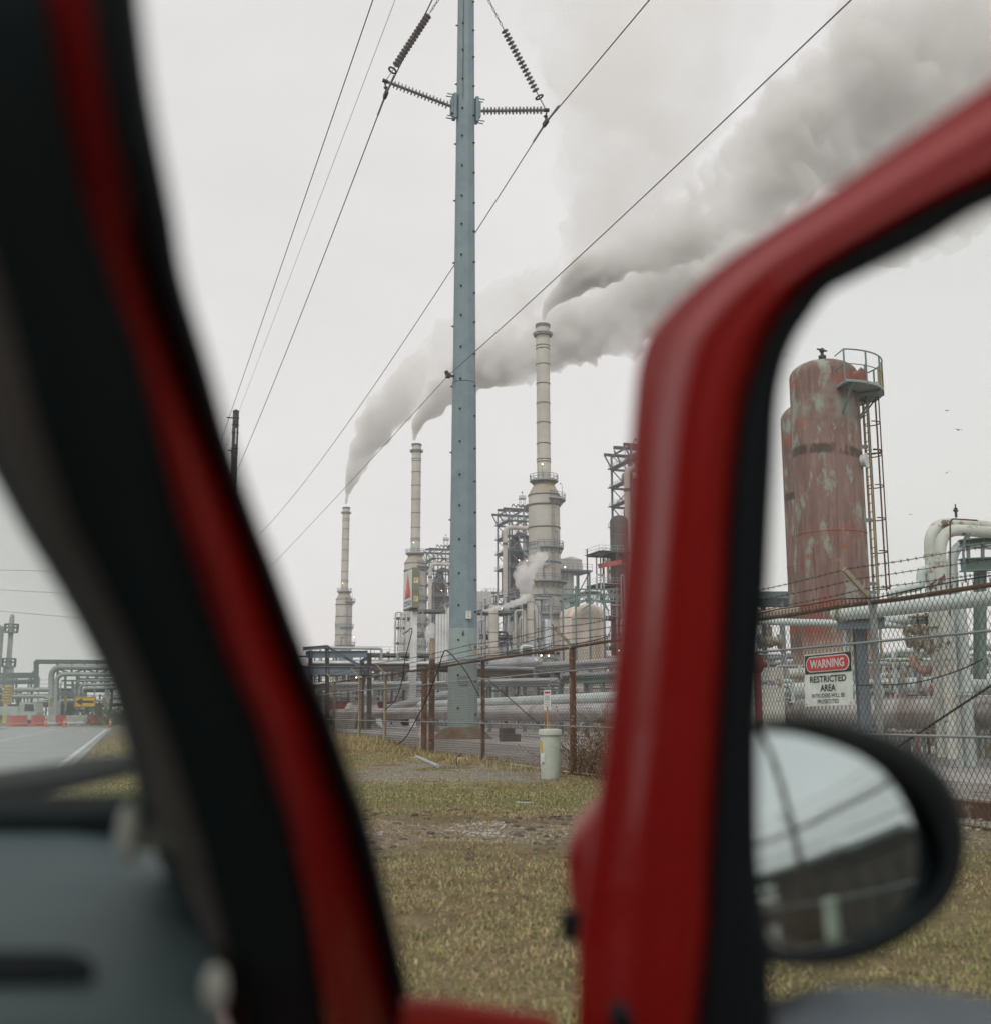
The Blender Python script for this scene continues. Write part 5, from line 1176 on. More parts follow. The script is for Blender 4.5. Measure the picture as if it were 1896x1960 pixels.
# beige wall slivers beside the pole
for x, y0, y1, dep, w, lab, m in ((851, 1177, 1250, 130, 2.0, 'pale corrugated bin just left of the steel pole', 'white_paint'), (922, 1134, 1160, 300, 5, 'beige cladding block high beside the right edge of the steel pole', 'beige_wall')):
    c = P(x, y1, dep); z1 = zy(y0, dep); t = thing('clad_silo', lab, 'silo', (c.x, c.y, 0)); b = MB(); b.box((c.x, c.y, z1/2), (w, w, z1), -PSI); b.build('cladding', M[m], t, smooth=False); b = MB()
    for i in range(7): q = Vector((c.x, c.y, 0))+CR*(-w/2+w*i/6)-CF*(w/2+.02); b.beam(q, q+Vector((0,0,z1)), .05)
    b.build('rib', M['pale_steel'], t)
# cream dome topped vessels with a green pipe frame
def dome(label, x, dep, wpx, ytop, ybase=1345, m='dome'):
    c = P(x, 1300, dep); o = Vector((c.x, c.y, 0)); r = wpx/2*dep*1.0/2200; zt = zy(ytop, dep); t = thing('dome_vessel', label, 'tank', tuple(o), 'cream domed vessels')
    zs = zt-r*.95; b = MB(); b.lathe(o, [(r*1.02, 0), (r, .3), (r, zs)]+[(r*math.cos(a), zs+r*.95*math.sin(a)) for a in np.linspace(0, math.pi/2-.02, 10)[1:]], 36); b.build('shell', M[m], t)
    b = MB(); 
    for z in (zs*.55, zs): b.ring(o+Vector((0,0,z)), r+.015, .03, 36)
    b.build('seam_band', M['rust_rail'], t); b = MB(); b.cyl(o+Vector((0,0,zt-.1)), o+Vector((0,0,zt+.35)), .25, None, 10); b.cyl(o+Vector((0,0,zt+.35)), o+Vector((0,0,zt+.45)), .4, None, 12); b.build('nozzle', M['green_steel'], t); return t, o, r, zt
t, o, r_, zt = dome('cream rust streaked domed vessel left of the red door frame', 1128, 105, 65, 1155)
dome('paler domed vessel half hidden behind the rust streaked one', 1096, 120, 50, 1160); dome('small rusty domed vessel far left of the sign post', 742, 235, 52, 1252)
gf = thing('green_pipe_frame', 'green steel pipe frame standing over the cream domed vessel', 'pipe frame', tuple(o)); b = MB()
for x in (1078, 1103, 1130, 1158, 1182):
    for dd in (-2.6, 2.2): q = P(x, 1300, 105+dd); ztop = zy({1078:1132,1103:1128,1130:1125,1158:1128,1182:1130}[x], 105); b.beam((q.x, q.y, 0), (q.x, q.y, ztop), .14)
def gb(xa, ya, xb, yb_, d=102.5, w=.14): b.beam(P(xa, ya, d), P(xb, yb_, d), w)
for ya in (1128, 1138, 1150): gb(1076, ya, 1186, ya); gb(1076, ya, 1186, ya, 107)
for x in (1082, 1106, 1136, 1160): gb(x, 1150, x+16, 1128, w=.12)
gb(1080, 1166, 1130, 1146); gb(1136, 1152, 1112, 1168); gb(1150, 1152, 1165, 1170); b.build('frame', M['green_steel'], gf)
b = MB(); b.tube(bend([P(1070, 1150, 103), P(1120, 1133, 103), P(1150, 1135, 103), P(1150, 1150, 103)], .8), .16, 10); b.build('pipe', M['green_steel'], gf)
b = MB()
for ya in (1144, 1147): gb(1078, ya-3, 1186, ya-3, w=.06)
for i in range(12): gb(1078+i*9.5, 1150, 1078+i*9.5, 1140, w=.06)
b.build('railing', M['pale_steel'], gf)
# horizontal silver vessel and pipe bridges behind the fence
c0, c1 = P(944, 1273, 120), P(1028, 1268, 116); t = thing('horizontal_vessel', 'long silver horizontal vessel behind the fence right of the pole', 'vessel', tuple(c0)); d = (c1-c0).normalized(); b = MB(); b.tube([c0-d*.5, c0-d*.3, c0, c1, c1+d*.3, c1+d*.5], [.2,.5,.62,.62,.5,.2], 20); b.build('shell', M['silver'], t); b = MB()
for s in (.15, .85): q = c0.lerp(c1, s); b.box((q.x, q.y, q.z/2), (.4, .5, q.z), 0)
b.build('saddle', M['pale_steel'], t)
def bridge(label, xa, ya, xb, yb_, d0, d1, hh, seed, steel='pale_steel', n=5):
    A, B = P(xa, ya, d0), P(xb, yb_, d1); r = random.Random(seed); t = thing('pipe_bridge', label, 'pipe rack', ((A.x+B.x)/2, (A.y+B.y)/2, 0), 'pipe bridges'); u = (B-A).normalized(); sd = Vector((-u.y, u.x, 0)).normalized(); L_ = (B-A).length; b = MB()
    for s in (-1, 1): b.hbeam(A+sd*s, B+sd*s, .25, hh, .04)
    k = max(2, int(L_/6)); 
    for i in range(k+1): q = A.lerp(B, i/k); b.beam(q-sd, q+sd, .16); b.beam(Vector((q.x, q.y, 0))-sd, q-sd, .2); b.beam(Vector((q.x, q.y, 0))+sd, q+sd, .2)
    b.build('frame', M[steel], t)
    for i in range(n): b = MB(); rr = r.uniform(.06, .2); o = sd*r.uniform(-.9, .9)+Vector((0,0,hh/2+rr+.01)); b.tube([A+o, B+o], rr, 10); b.build('pipe', M[r.choice(['silver','white_pipe','grey_pipe','pale_steel','beige_pipe'])], t)
    return t
bridge('dark beamed pipe bridge right of the steel pole behind the mesh', 922, 1289, 1040, 1292, 98, 95, .5, 2, 'dark_steel')
bridge('higher pale pipe bridge behind the thick rusted post', 1040, 1282, 1190, 1274, 80, 76, .25, 3)
bridge('lower pipe bridge with tan pipes behind the mesh', 925, 1312, 1060, 1310, 75, 73, .2, 4, 'pale_steel')
bridge('long grey pipe bridge across the left behind the tan fence posts', 600, 1278, 850, 1280, 130, 120, .7, 6, 'dark_steel', 6)
bridge('lower left pipe bridge with red pipes near the concrete block', 600, 1318, 860, 1316, 110, 105, .4, 7, 'pale_steel', 6)
bridge('pale green pipe bridge behind the warning fence, left of it', 1097, 1305, 1260, 1298, 62, 58, .3, 8, 'green_steel', 5)
# slim portal frame of brown and blue steel at the left
pf = thing('portal_frame', 'blue and brown steel portal frame behind the left fence posts', 'steel frame', tuple(P(650, 1345, 85))); b = MB()
def pb_(xa, ya, xb, yb_, w=.35, d=85, h=None): b.hbeam(P(xa, ya, d), P(xb, yb_, d), w, h or w, w*.15)
pb_(585, 1253, 704, 1252, .3, 85, .5); pb_(626, 1238, 703, 1283, .22); pb_(580, 1242, 628, 1238, .25); pb_(580, 1283, 712, 1284, .3, 85, .6); pb_(692, 1266, 706, 1258, .25)
pf_b = b.build('beam', M['blue_steel'], pf); b = MB(); pb_(707, 1250, 707, 1395, .3); pb_(693, 1264, 693, 1395, .28); pb_(626, 1240, 627, 1395, .28); pb_(594, 1245, 595, 1395, .28); pb_(700, 1285, 682, 1395, .2); b.build('column', M['dark_steel'], pf)
# red railed trailers and pale tents seen below the pipes
def trailer(label, x, dep, w, h, d, m, seed):
    c = P(x, 1300, dep); t = thing('site_trailer', label, 'trailer', (c.x, c.y, 0), 'red trailers behind the pipes'); b = MB(); b.box((c.x, c.y, .55+h/2), (w, d, h)); b.build('body', m, t, smooth=False); b = MB(); b.box((c.x, c.y, .45), (w*.98, d*.9, .15)); b.box((c.x, c.y-d/2-.02, .55+h*.9), (w, .05, .12)); b.build('frame', M['dark_steel'], t, smooth=False); b = MB()
    for s in (-.3, .3):
        for sd in (-1, 1): b.cyl((c.x+s*w, c.y+sd*d*.38, .4), (c.x+s*w, c.y+sd*d*.5, .4), .4, None, 16)
    b.build('wheel', M['black'], t); b = MB()
    for i in range(int(w/1.1)): b.box((c.x-w/2+.5+i*1.1, c.y-d/2-.03, .55+h*.5), (.08, .05, h*.95))
    b.build('rib', m, t, smooth=False)
trailer('red ribbed trailer left of the corner posts under the pipes', 748, 110, 5.5, 1.7, 2.2, M['red_paint'], 1); trailer('shorter red trailer at the far left behind fence posts', 652, 112, 2.6, 1.8, 2.2, M['red_paint'], 2)
c = P(690, 1300, 104); t = thing('shelter', 'white pitched shelter between the red trailers', 'shelter', (c.x, c.y, 0)); b = MB(); b.prism([(c.x-1.9, c.y-1.2, 0), (c.x+1.9, c.y-1.2, 0), (c.x+1.3, c.y-1.2, 2.1), (c.x-.9, c.y-1.2, 2.1)], (0, 2.4, 0)); b.build('canvas', M['white_paint'], t, smooth=False); b = MB(); b.beam((c.x-1.1, c.y-1.3, 2.15), (c.x+1.4, c.y-1.3, 2.15), .12); b.build('ridge', M['pale_steel'], t)
# boundary haze of far plant: low tanks and sheds out to the horizon
for i, (x, dep, w, h, lab) in enumerate(((700, 520, 60, 9, 'far low grey plant hall left of the far stack foot'), (905, 420, 40, 14, 'far pale plant hall hidden behind the steel pole'), (1120, 380, 60, 12, 'far grey plant hall behind the cream domed vessel'), (1500, 140, 26, 6, 'far grey hall behind the red tanks'), (1800, 130, 40, 7, 'far pale hall behind the bent pipes'))):
    c = P(x, 1340, dep); t = thing('plant_hall', lab, 'building', (c.x, c.y, 0), 'far plant halls'); b = MB(); b.box((c.x, c.y, h/2), (w, 14, h)); b.build('wall', M[['grey_pipe','beige_wall','pale_steel','blue_steel','beige_wall'][i]], t, smooth=False); b = MB(); b.box((c.x, c.y, h+.2), (w+1, 15, .4)); b.build('roof', M['pale_steel'], t, smooth=False); b = MB()
    for k in range(int(w/5)): b.box((c.x-w/2+2.5+k*5, c.y-7.03, h*.55), (1.8, .08, 1.4))
    b.build('window', M['dark_steel'], t, smooth=False)

for (x, dep, wid, nv, seed, zt, lab) in ((950, 118, 7, 34, 51, 4.6, 'grey valve piping low behind the mesh right of the steel pole'), (1010, 108, 8, 38, 52, 4.0, 'tangle of silver piping behind the marker sign'), (1075, 96, 7, 34, 53, 3.8, 'tangle of grey piping behind the thick rusted post'), (1150, 90, 7, 30, 54, 3.8, 'small bore piping beside the red door frame low behind mesh'), (690, 150, 14, 46, 55, 5.0, 'grey piping tangle behind the tan fence posts'), (830, 140, 9, 36, 56, 5.0, 'grey piping tangle left of the steel pole foot')):
    jumble(lab, x, dep, wid, nv, seed, zt, ['grey_pipe','silver','pale_steel','white_pipe','dark_steel','beige_pipe'])
# ------------------------------------------------------------------ what shows through the windscreen
def barrier(xa, xb, m, label):
    A, B = G(xa, 1390), G(xb, 1389); k = lambda x: (x-16)/(200-16)
    e0, e1 = G(17, 1391), G(197, 1388); A, B = e0.lerp(e1, k(xa)), e0.lerp(e1, k(xb)); u = (B-A).normalized(); n = Vector((-u.y, u.x, 0)); t = thing('road_barrier', label, 'barrier', tuple((A+B)/2), 'plastic road barriers'); b = MB()
    g = .03; A, B = A+u*g, B-u*g
    prof = [(-.30,0),(-.30,.22),(-.17,.36),(-.11,.92),(-.09,.99),(.09,.99),(.11,.92),(.17,.36),(.30,.22),(.30,0)]
    L_ = (B-A).length; nn = max(4, int(L_/.35)); rows = []
    for i in range(nn+1):
        q = A.lerp(B, i/nn); s = 1.0 if i % 2 else .82; rows.append([q+n*(o*(s if .3 < z < .95 else 1))+Vector((0,0,z)) for o, z in prof])
    b.grid(rows); b.add([tuple(p) for p in rows[0]], [tuple(range(len(prof)))]); b.add([tuple(p) for p in rows[-1]], [tuple(range(len(prof)))]); b.build('body', m, t, angle=25); b = MB()
    for i in range(1, nn, 2): q = A.lerp(B, i/nn)-n*.31; b.box(q+Vector((0,0,.09)), (.16,.06,.1))
    b.build('drain_slot', M['black'], t, smooth=False); return t
BR, BW = M['barrier_red'], M['barrier_white']
for a, c, m, lab in ((16, 46, BR, 'leftmost red barrier, standing alone at the road end'), (56, 78, BR, 'red barrier, second from the left across the road'), (78, 99, BW, 'single white barrier between two red ones'), (99, 119, BR, 'middle red barrier between white ones'), (119, 143, BW, 'white barrier right of the middle red one'), (143, 164, BW, 'white barrier adjoining the rightmost red one'), (164, 196, BR, 'rightmost long faded red barrier')):
    barrier(a, c, m, lab)
def cone(x, y, lab):
    c = G(x, y); t = thing('traffic_cone', lab, 'traffic cone', tuple(c), 'traffic cones'); b = MB(); b.lathe(c, [(.17,.03),(.12,.3),(.06,.72),(.045,.74),(.001,.74)], 14); b.build('cone_body', M['cone'], t); b = MB(); b.box(c+Vector((0,0,.02)), (.42,.42,.04)); b.build('base', M['black'], t, smooth=False); b = MB(); b.lathe(c, [(.118,.36),(.098,.5)], 14); b.build('reflective_band', M['sign_white'], t)
cone(87, 1391.5, 'orange cone in front of the white barrier'); cone(123, 1392, 'orange cone at the right end of the middle red barrier'); cone(211, 1392, 'orange cone at the right roadside beside the pillar')
def board(x0, x1, y0, y1, dep): 
    c = P((x0+x1)/2, (y0+y1)/2, dep); return c, (x1-x0)*dep/2200, (y1-y0)*dep/2200
c, w, h = board(142, 183, 1334, 1353, 128); t = thing('arrow_sign', 'yellow road sign with black left arrow behind the barriers', 'sign', (c.x, c.y, 0)); q = lambda u, v, o=0: c+CR*(u*w)+Vector((0,0,v*h))-CF*o
b = MB(); b.prism([q(-.5,-.5), q(.5,-.5), q(.5,.5), q(-.5,.5)], CF*.02); b.build('sign_plate', M['yellow'], t, smooth=False)
b = MB(); b.prism([q(p, r_, .012) for p, r_ in ((-.42,.0),(-.12,.37),(-.14,.11),(.40,.11),(.40,-.11),(-.14,-.11),(-.12,-.37))], CF*.004); b.build('arrow', M['black'], t, smooth=False)
b = MB()
for e in ((-.485,-.46,-.46,.46),(.46,.485,-.46,.46),(-.485,.485,.43,.455),(-.485,.485,-.455,-.43)): b.prism([q(e[0],e[2],.01), q(e[1],e[2],.01), q(e[1],e[3],.01), q(e[0],e[3],.01)], CF*.003)
b.build('border', M['black'], t, smooth=False)
b = MB()
for u in (-.3, .3): b.beam(q(u,-.5,-.05)-Vector((0,0,c.z-h/2)), q(u,.4,-.05), .08)
b.build('post', M['pale_steel'], t)
for x0, x1, y0, y1, lab in ((95, 101, 1337, 1352, 'left striped hazard board left of the tall pale riser'), (122, 128, 1333, 1349, 'striped hazard board between riser and arrow sign'), (197, 202, 1336, 1351, 'dark striped hazard board near the windscreen pillar')):
    c, w, h = board(x0, x1, y0, y1, 122); t = thing('hazard_board', lab, 'sign', (c.x, c.y, 0), 'striped hazard boards'); q = lambda u, v, o=0: c+CR*(u*w)+Vector((0,0,v*h))-CF*o; b = MB(); b.prism([q(-.5,-.5), q(.5,-.5), q(.5,.5), q(-.5,.5)], CF*.02); b.build('sign_plate', M['crane_yellow'], t, smooth=False); b = MB()
    for k in range(5):
        v = -.5+k*.2; b.prism([q(-.5, v, .008), q(.5, v+.10, .008), q(.5, min(.5, v+.2), .008), q(-.5, v+.10, .008)], CF*.003)
    b.build('stripe', M['black'], t, smooth=False); b = MB(); b.beam(Vector((c.x, c.y, 0))+CF*.05, c+CF*.05, .07); b.build('post', M['pale_steel'], t)
# pipe gantry
DG = 150
def gp(x, y, d=DG): return P(x, y, d)
gt = thing('pipe_gantry', 'teal steel pipe gantry with looped pipes across the road ahead', 'pipe rack', tuple(G(140, 1382)))
b = MB()
def gl(xa, ya, xb, yb_, w=.3, d=DG): b.beam(gp(xa, ya, d), gp(xb, yb_, d), w)
gl(68, 1266, 68, 1322, .45); gl(72, 1268, 71, 1322, .3); gl(68, 1266, 240, 1267, .45); gl(73, 1269, 240, 1269, .25)
for x in (110, 137, 162, 186, 212): gl(x, 1266, x, 1290, .25)
for x in (110, 162): gl(x, 1280, x+27, 1290, .2); gl(x+52, 1280, x+27, 1290, .2)
gl(110, 1290, 240, 1291, .35); gl(110, 1266, 111, 1330, .3); gl(125, 1293, 125, 1330, .3); gl(139, 1302, 139, 1330, .3); gl(148, 1295, 148, 1330, .35)
gl(118, 1303, 145, 1303, .2); gl(126, 1312, 142, 1312, .2); gl(118, 1325, 160, 1325, .3); gl(108, 1330, 160, 1331, .4)
gl(148, 1300, 240, 1301, .3); gl(148, 1311, 240, 1310, .3); 
for x in (150, 167, 185): gl(x, 1296, x+12, 1310, .18); gl(x+16, 1296, x+16, 1310, .18)
b.build('frame', M['green_teal'], gt)
for (pts, r_) in (([(98,1382),(98,1277),(250,1278)], .36), ([(107,1382),(107,1290),(250,1292)], .30), ([(144,1335),(144,1303),(250,1302)], .19), ([(152,1335),(152,1311),(250,1310)], .22), ([(158,1335),(158,1318),(250,1317)], .18), ([(5,1321),(100,1320)], .3), ([(5,1333),(100,1333),(103,1372)], .25)):
    b = MB(); b.tube(bend([gp(*p) for p in pts], 1.4, 6), r_, 12); b.build('pipe', M['grey_pipe'], gt)
b = MB()
for k, y in enumerate((1291, 1297, 1304, 1308)): gl(-20, y, 66, y-.5, .28 if k % 2 else .4, 152)
gl(62, 1291, 70, 1280, .3, 152)
for x in (8, 25, 31, 60): gl(x, 1290, x, 1345, .25, 152)
b.build('side_frame', M['green_teal'], gt)
process_block('process_frame', 'hazy grey process clutter under the gantry ahead', 60, 165, 22, 8, [2.2, 4.4], 31, 'green_teal', [(-4,0,1,.6,3.6,'grey_pipe'), (5,0,.9,.6,3.4,'grey_pipe')], 12, 0, 'process frames ahead')
process_block('process_frame', 'hazy lower clutter behind the arrow sign', 170, 172, 18, 8, [2.4], 32, 'green_teal', [(-4,0,1,.6,2.2,'grey_pipe')], 10, 0, 'process frames ahead')
# small stack and column at the far left
c = P(13, 1320, 175); z1 = zy(1176, 175); t = thing('slim_stack', 'slim beige stack with platform at the far left of the windscreen', 'chimney', (c.x, c.y, 0)); b = MB(); r_ = .5*9*175/2200; b.lathe((c.x, c.y, 0), [(r_*2.3, 0), (r_*2.2, zy(1280, 175)), (r_*1.1, zy(1272, 175)), (r_, z1-.5), (r_*.6, z1)], 18); b.build('shaft', M['beige_wall'], t)
for y in (1209, 1275):
    b = MB(); b.deck((c.x, c.y, 0), r_, r_*2.9, zy(y, 175)-.2, .25, 0, 2*math.pi, 18); p = b.build('platform', M['pale_steel'], t); b = MB(); railing(b, (c.x, c.y, 0), r_*2.8, zy(y, 175), n=10, t=.08); b.build('railing', M['blue_steel'], p)
c = P(-16, 1320, 172); b = MB(); b.lathe((c.x, c.y, 0), [(1.1,0),(1.1,zy(1200,172)),(.6,zy(1196,172))], 16); solo(b.build('process_column', M['grey_pipe']), 'grey column cut off at the far left edge', 'process column')
# yellow leaning conveyor leg and pale lorry
A, B = P(11, 1346, 140), P(18, 1313, 140); t = thing('yellow_boom', 'leaning yellow boom behind the pale lorry at far left', 'crane', (A.x, A.y, 0)); b = MB(); b.beam(A, B, .95, .6, up=CF); b.beam(Vector((A.x, A.y, 0)), A, .5); b.build('boom', M['crane_yellow'], t, smooth=False); b = MB()
for k in np.linspace(.1, .9, 6): q = A.lerp(B, float(k)); b.beam(q-CR*.5-CF*.35, q+CR*.5-CF*.35, .06)
b.build('rung', M['dark_steel'], t)
c = P(22, 1388, 124); t = thing('lorry', 'pale grey flatbed lorry behind the leftmost barrier', 'truck', (c.x, c.y, 0)); b = MB(); o = Vector((c.x, c.y, 0)); b.box(o+CR*-1.5+Vector((0,0,1.45)), (5.2, 2.3, .9), -PSI); b.build('bed', M['truck_grey'], t, smooth=False)
b = MB(); k = o+CR*1.9; u = CR; n_ = CF
prof = [(-.8,.5),(1.0,.5),(1.05,1.3),(.8,2.3),(-.8,2.35)]; b.prism([k+u*p+Vector((0,0,z))-n_*1.1 for p, z in prof], n_*2.2); b.build('cab', M['truck_grey'], t, smooth=False); b = MB(); b.prism([k+u*p+Vector((0,0,z))-n_*1.12 for p, z in ((-.2,1.4),(.85,1.4),(.7,2.1),(-.2,2.12))], n_*.02); b.build('window', M['black'], t, smooth=False); b = MB()
for s in (-3.2, -2.2, 1.9):
    for e in (-1.0, .8): b.cyl(o+CR*s+CF*e+Vector((0,0,.48)), o+CR*s+CF*(e+.25)+Vector((0,0,.48)), .48, None, 16)
b.build('wheel', M['black'], t)
b = MB(); b.cyl(G(98, 1386), G(98, 1386)+Vector((0,0,.85)), .3, None, 12); solo(b.build('yellow_drum', M['crane_yellow']), 'small yellow drum behind the white barrier', 'drum')
# roadside line of scrub beyond the junction
def shrub(c, w, h, seed, label, n=900):
    r = random.Random(seed); t = thing('shrub', label, 'shrub', tuple(c), 'scrub along the far roadside'); b = MB(); b2 = MB()
    for i in range(n):
        th, ph = r.uniform(0, 6.28), math.acos(r.uniform(-.2, 1)); k = r.uniform(.45, 1)**.5*(1+.25*math.sin(th*3+seed)); p = Vector(c)+Vector((w*.5*k*math.sin(ph)*math.cos(th), w*.4*k*math.sin(ph)*math.sin(th), h*(.08+.9*k*math.cos(ph) if math.cos(ph) > 0 else .15))); s = r.uniform(.06, .16)
        a = Vector((r.uniform(-1,1), r.uniform(-1,1), r.uniform(-1,1))).normalized(); e = a.orthogonal().normalized(); b.add([p-a*s, p+e*s*.6, p+a*s, p-e*s*.6], [(0,1,2,3)])
    for i in range(7): a = r.uniform(0, 6.28); b2.tube([c, Vector(c)+Vector((w*.3*math.cos(a), w*.25*math.sin(a), h*.7))], [.04, .012], 5)
    b2.build('stem', M['bark'], t, smooth=False); b.build('foliage', M['leaf'], t, smooth=False, fix=False)
for i, (x, dep, w, h, lab) in enumerate(((214, 118, 6, 2.0, 'dark shrub beside the pillar at the road end'), (182, 160, 9, 2.4, 'dark shrub below the arrow sign'), (150, 165, 8, 2.0, 'low shrub behind the white barriers'), (240, 105, 5, 1.8, 'shrub hidden by the pillar edge'))):
    c = P(x, 1380, dep); shrub((c.x, c.y, 0), w, h, 40+i, lab)
# ------------------------------------------------------------------ the red car the photograph is taken from
M['car_red'] = mat('glossy_red_car_paint', (.28,.012,.010), .27, coat=.55, spec=.3, var=.05)
M['rubber'] = mat('black_rubber_seal', (.008,.011,.013), .7, var=.1, spec=.18)
M['trim'] = mat('dark_grey_pillar_trim', (.016,.025,.028), .7, bump=.15, bscale=90, var=.08, spec=.25)
M['dash'] = mat('grey_soft_dash_plastic', (.050,.074,.078), .6, bump=.25, bscale=140, var=.06)
M['dash_dark'] = mat('dark_dash_recess', (.005,.008,.009), .8, spec=.12)
M['door_trim'] = mat('blue_grey_door_trim', (.12,.135,.155), .55, bump=.2, bscale=120)
M['headliner'] = mat('grey_headliner', (.10,.10,.10), .9)
M['clip'] = mat('pale_plastic_clip', (.42,.43,.38), .5)
def glass_mat(name, tint, veil, veil_col):
    m, nt, N, L, bs = _nt(name); N.remove(bs); out = N['Material Output']; tr = N.new('ShaderNodeBsdfTransparent'); tr.inputs[0].default_value = (*tint, 1)
    df = N.new('ShaderNodeBsdfTranslucent'); df.inputs[0].default_value = (*veil_col, 1)
    v, _ = _coord(N, L, (6, 6, 6)); n = _noise(N, L, v, 1.5, 6); f = N.new('ShaderNodeMapRange'); f.inputs['To Min'].default_value = veil*.75; f.inputs['To Max'].default_value = veil*1.25; L.new(n, f.inputs['Value'])
    mx = N.new('ShaderNodeMixShader'); sz = N.new('ShaderNodeSeparateXYZ'); gp_ = N.new('ShaderNodeNewGeometry'); L.new(gp_.outputs['Position'], sz.inputs[0])
    fd = _math(N, L, 'MULTIPLY', f.outputs['Result'], _ramp(N, L, sz.outputs['Z'], 1.085, 1.135)); L.new(fd, mx.inputs[0]); L.new(tr.outputs[0], mx.inputs[1]); L.new(df.outputs[0], mx.inputs[2])  # translucent veil mixed into the pane, thinning to clear low down
    gl = N.new('ShaderNodeBsdfGlossy'); gl.inputs['Roughness'].default_value = .02; fr = N.new('ShaderNodeFresnel'); fr.inputs['IOR'].default_value = 1.35
    fm = _math(N, L, 'MULTIPLY', fr.outputs[0], .5); mx2 = N.new('ShaderNodeMixShader'); L.new(fm, mx2.inputs[0]); L.new(mx.outputs[0], mx2.inputs[1]); L.new(gl.outputs[0], mx2.inputs[2]); L.new(mx2.outputs[0], out.inputs['Surface']); return m
M['windscreen'] = glass_mat('milky_windscreen', (.90,.95,.92), .27, (.88,.94,.90))
M['side_glass'] = glass_mat('green_tinted_side_glass', (.955,.975,.962), .02, (.8,.9,.85))
car = thing('red_car', 'red car around the viewer with its passenger door swung open', 'car', (0, .6, 0))

# ---- windscreen pillar: layered strips that run from the dash up to the roof
def pdep(y): return 1/(2.0-.95*y/1960)
ROWS = [  # y, W, ridge, G0, R0, R1, B1   (image columns of each edge)
 (-60, -330,-160, 70,112,166,262), (40, -300,-130, 95,130,182,272), (200, -260,-90,118,158,206,293), (400, -200,-40,168,212,254,331), (530, -160, 0,212,248,288,352),
 (700, -105, 45,272,304,352,402), (830, -55, 80,305,345,404,438), (990, 28,135,345,396,467,492), (1080, 82,180,375,425,497,527), (1180, 140,228,408,452,532,563), (1290,196,275,447,490,570,604),
 (1380,226,312,490,528,608,640), (1480,255,345,520,552,636,674), (1555,268,368,546,573,662,702), (1640,300,392,565,583,684,724), (1733,350,415,588,598,710,746), (1830,392,440,604,610,734,768), (1910,424,462,617,622,750,786), (1990,448,480,628,632,768,806)]
rows = catrom(ROWS, 64)
def layer(name, m, spec, par=car, tilt=0):
    # spec: list of (column index blend a,b,t, depth offset)
    b = MB(); g = []
    for r in rows:
        y = r[0]; d = pdep(y); line = []
        kt = min(1, max(0, (y-350)/700.0))
        for (i, j, t, o) in spec: line.append(P(r[i]*(1-t)+r[j]*t, y, d+(o if tilt == 0 else (o*kt+.02*(1-kt)) if tilt == 1 else o-.05*(1-kt))))
        g.append(line)
    b.grid(g); return b.build(name, m, par, angle=60)
pil = layer('lit_trim_strip', mat('grey_beige_lit_trim', (.135,.12,.108), .75, bump=.15, bscale=90, spec=.2), [(1,2,.30,.040),(1,2,.45,.018),(1,2,.7,.006),(1,2,.98,-.001)])  # paler colour stands in for windscreen light caught by the pillar trim
layer('pillar_trim', M['trim'], [(1,1,0,.16),(1,1,0,.085),(1,2,.12,.06),(1,2,.45,.026),(1,2,.8,.008),(2,3,.0,.0),(2,3,.25,-.004),(2,3,.6,.006),(2,3,1,.012),(2,3,1,.05)])
layer('pillar_flange', M['car_red'], [(3,3,0,.04),(3,3,0,.004),(3,4,.5,.002),(4,4,0,.006),(4,5,.15,.013),(4,5,.5,.034),(4,5,.85,.056),(5,5,0,.066),(5,5,0,.10)], tilt=1)
sl = layer('door_seal', M['rubber'], [(5,5,0,.10),(5,5,0,.056),(5,6,.2,.042),(5,6,.5,.036),(5,6,.8,.040),(6,6,0,.05),(6,6,0,.14)], tilt=2)
# ---- dashboard
def dp(x, y, d): return P(x, y, d)
drows = []
cols_r = [(1530,268,1.12),(1560,262,1.10),(1590,300,1.06),(1640,372,1.01),(1700,400,.955),(1760,412,.905),(1830,424,.845),(1900,436,.785),(1960,446,.735),(2050,460,.70),(2300,500,.70)]
def dash_pt(y, x, d): return P(x, y, d)
for (y, xr, d) in cols_r:
    line = []
    for k in range(15):
        t = k/14; x = -900+(xr+900)*t; e = max(0, (t-.86)/.14); p = P(x, y, d); p.z -= .022*e*e; line.append(p)
    drows.append(line)
# recess across the top of the dash plus the right end cheek
b = MB(); b.grid(drows); b.grid([[drows[i][-1] for i in range(len(drows))], [drows[i][-1]+CR*.012+Vector((0,.03,-.06)) for i in range(len(drows))], [drows[i][-1]+CR*.02+Vector((0,.06,-.35)) for i in range(len(drows))]])
dash = b.build('dashboard', M['dash'], car, angle=70)
b = MB(); 
def slab(pts, off): b.prism(pts, off)
c = [P(-300, 1836, .83), P(130, 1838, .83), P(172, 1852, .82), P(180, 1872, .805), P(160, 1888, .795), P(-300, 1893, .79)]
b.prism([p+Vector((0,0,.006)) for p in c], (0,0,-.02)); b.build('dash_vent', M['dash_dark'], dash)
b = MB(); c = [P(-300, 1592, 1.055), P(150, 1592, 1.055), P(252, 1582, 1.06), P(262, 1545, 1.11), P(-300, 1552, 1.12)]; b.prism([p+Vector((0,0,.012)) for p in c], (0,0,-.03)); b.build('defroster_slot', M['dash_dark'], dash)
b = MB(); c = [P(-300, 1606, 1.06), P(120, 1606, 1.06), P(160, 1594, 1.075), P(130, 1584, 1.09), P(-300, 1588, 1.085)]; b.prism([p+Vector((0,0,.003)) for p in c], (0,0,-.01)); b.build('dash_groove', M['dash_dark'], dash)
